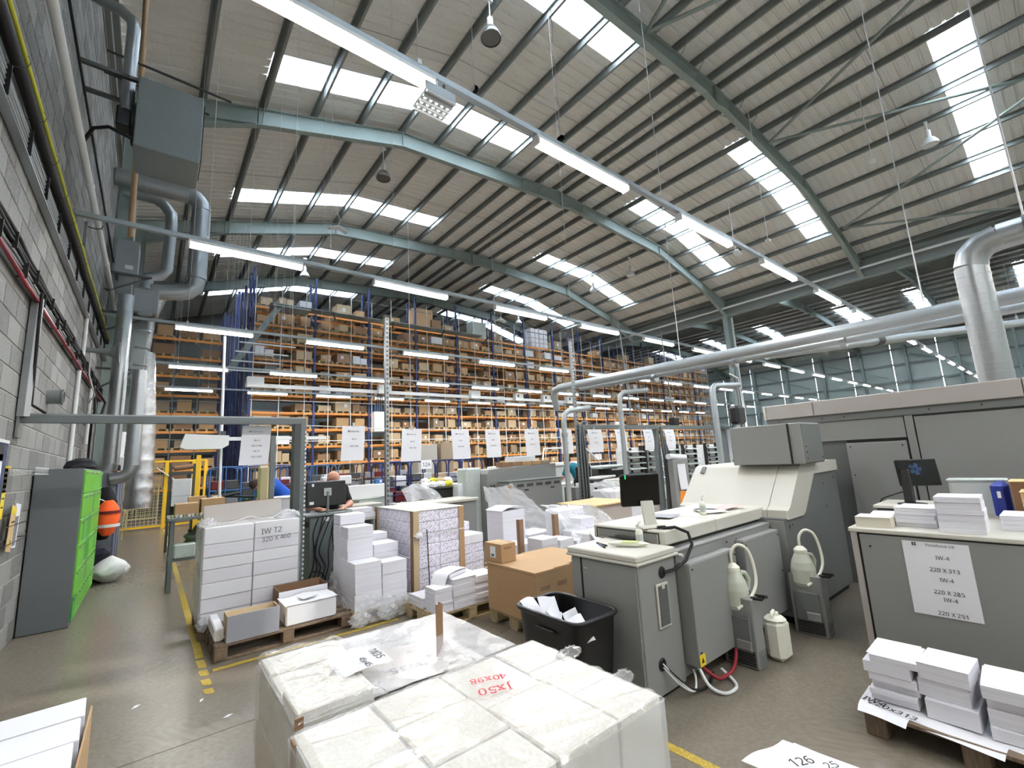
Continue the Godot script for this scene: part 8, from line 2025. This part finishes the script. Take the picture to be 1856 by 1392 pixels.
	put("box", sh().bx(8.55, 9.05, 0.86, 1.04, -7.3, -7.1, 0.01), M.press_beige, t)
	put("socket", sh().bx(8.93, 9.02, 0.92, 0.99, -7.1, -7.095), M.black, t)
	put("stand", sh().bx(8.6, 9.0, 0.0, 0.86, -7.28, -7.12), M.press_grey_shaded, t)
	# collating towers
	for i in 5:
		var x: float = [12.3, 13.35, 14.5, 15.7, 17.3][i]
		t = thing("collating_tower", "pale collating tower with black feed slots behind the gantry, %s from the printer" % NTH[i], "machine", Vector3(x, 0, -9.2), "collating towers")
		put("body", sh().bx(x - 0.40, x + 0.40, 0.0, 1.80, -9.5, -9.15, 0.01), M.white_metal, t)
		for s in [-0.42, 0.42]: put("black_post", sh().bx(x + s - 0.05, x + s + 0.05, 0.5, 1.86, -9.16, -9.06, 0.01), M.black, t)
		for j in 7:
			put("feed_shelf", sh().box(Vector3(x, 0.60 + j * 0.18, -9.02), Vector3(0.76, 0.02, 0.26), 0.004, Basis(Vector3.RIGHT, 0.25)), M.cladding if j % 2 else M.galvanised, t)
			put("feed_mouth", sh().bx(x - 0.16, x - 0.04, 0.64 + j * 0.18, 0.71 + j * 0.18, -9.148, -9.135), M.black, t)
	t = thing("flip_panel", "tall grey panel with a taped white notice beside the orange pallet truck", "panel", Vector3(10.4, 0, -6.3))
	put("panel", sh().bx(10.05, 10.75, 0.1, 1.42, -6.45, -6.3, 0.01), M.press_grey, t)
	put("notice", sh().grid(4, 6, func(u: float, v: float) -> Vector3: return Vector3(10.22 + 0.36 * u, 1.30 - 0.62 * v, -6.29 + 0.03 * v * v)), M.paper, t)
	put("paper_roll", sh().tube(Vector3(10.0, 1.50, -6.38), Vector3(10.75, 1.46, -6.38), 0.07, 14), M.paper, t)
	t = thing("pallet_truck", "orange pallet truck with a black looped handle behind the sloped press hood", "pallet truck", Vector3(7.3, 0, -4.3))
	put("casing", sh().prism([Vector2(7.02, 0.22), Vector2(7.34, 0.22), Vector2(7.42, 0.93), Vector2(7.20, 0.95)], 2, -4.42, -4.12), M.truck_orange, t)
	put("cowl", sh().bx(7.32, 7.50, 0.22, 0.72, -4.36, -4.18, 0.04), M.black_plastic, t)
	put("shaft", sh().bar(Vector3(7.48, 0.45, -4.27), Vector3(7.66, 1.16, -4.27), 0.07, 0.05, 0.01), M.black, t)
	put("handle_loop", sh().pipe(smooth([Vector3(7.62, 0.98, -4.27), Vector3(7.53, 1.05, -4.19), Vector3(7.53, 1.15, -4.15), Vector3(7.62, 1.19, -4.2), Vector3(7.72, 1.19, -4.34), Vector3(7.75, 1.14, -4.40), Vector3(7.72, 1.04, -4.36), Vector3(7.63, 0.98, -4.28)]), 0.018, 8), M.black, t)
	for z in [-4.42, -4.12]: put("fork", sh().bx(6.5, 7.3, 0.06, 0.11, z - 0.07, z + 0.07, 0.01), M.truck_orange, t)
	put("wheel", sh().tube(Vector3(7.4, 0.09, -4.32), Vector3(7.4, 0.09, -4.2), 0.09, 14), M.rubber, t)
	# far bright doorway and dark clutter
	t = thing("dock_curtain", "bright white translucent dock panel at the far end of the racking aisle", "panel", Vector3(44, 0, -24))
	put("panel", sh().bx(46.0, 51.0, 0.3, 3.4, -24.1, -24.0), M.paper, t)
	put("frame", sh().bx(45.8, 51.2, 3.4, 3.6, -24.15, -23.95), M.white_metal, t)
	for x in [45.8, 51.0]: put("jamb", sh().bx(x, x + 0.2, 0.0, 3.4, -24.15, -23.95), M.white_metal, t)
	for i in 7:
		var x: float = 17.0 + i * 3.1
		t = thing("distant_machine", "distant pale machine below the light rows, %s beyond the collating towers" % NTH[i], "machine", Vector3(x, 0, -12 - i), "distant machines")
		put("body", sh().bx(x, x + 2.0, 0.0, 1.2 + 0.3 * (i % 3), -12.8 - i, -12.0 - i, 0.03), [M.cladding, M.white_metal, M.grey_paint][i % 3], t)
		put("cover", sh().bx(x + 0.3, x + 1.4, 1.2 + 0.3 * (i % 3), 1.7 + 0.2 * (i % 2), -12.7 - i, -12.2 - i, 0.04), M.press_grey_shaded if i % 2 else M.white_metal, t)
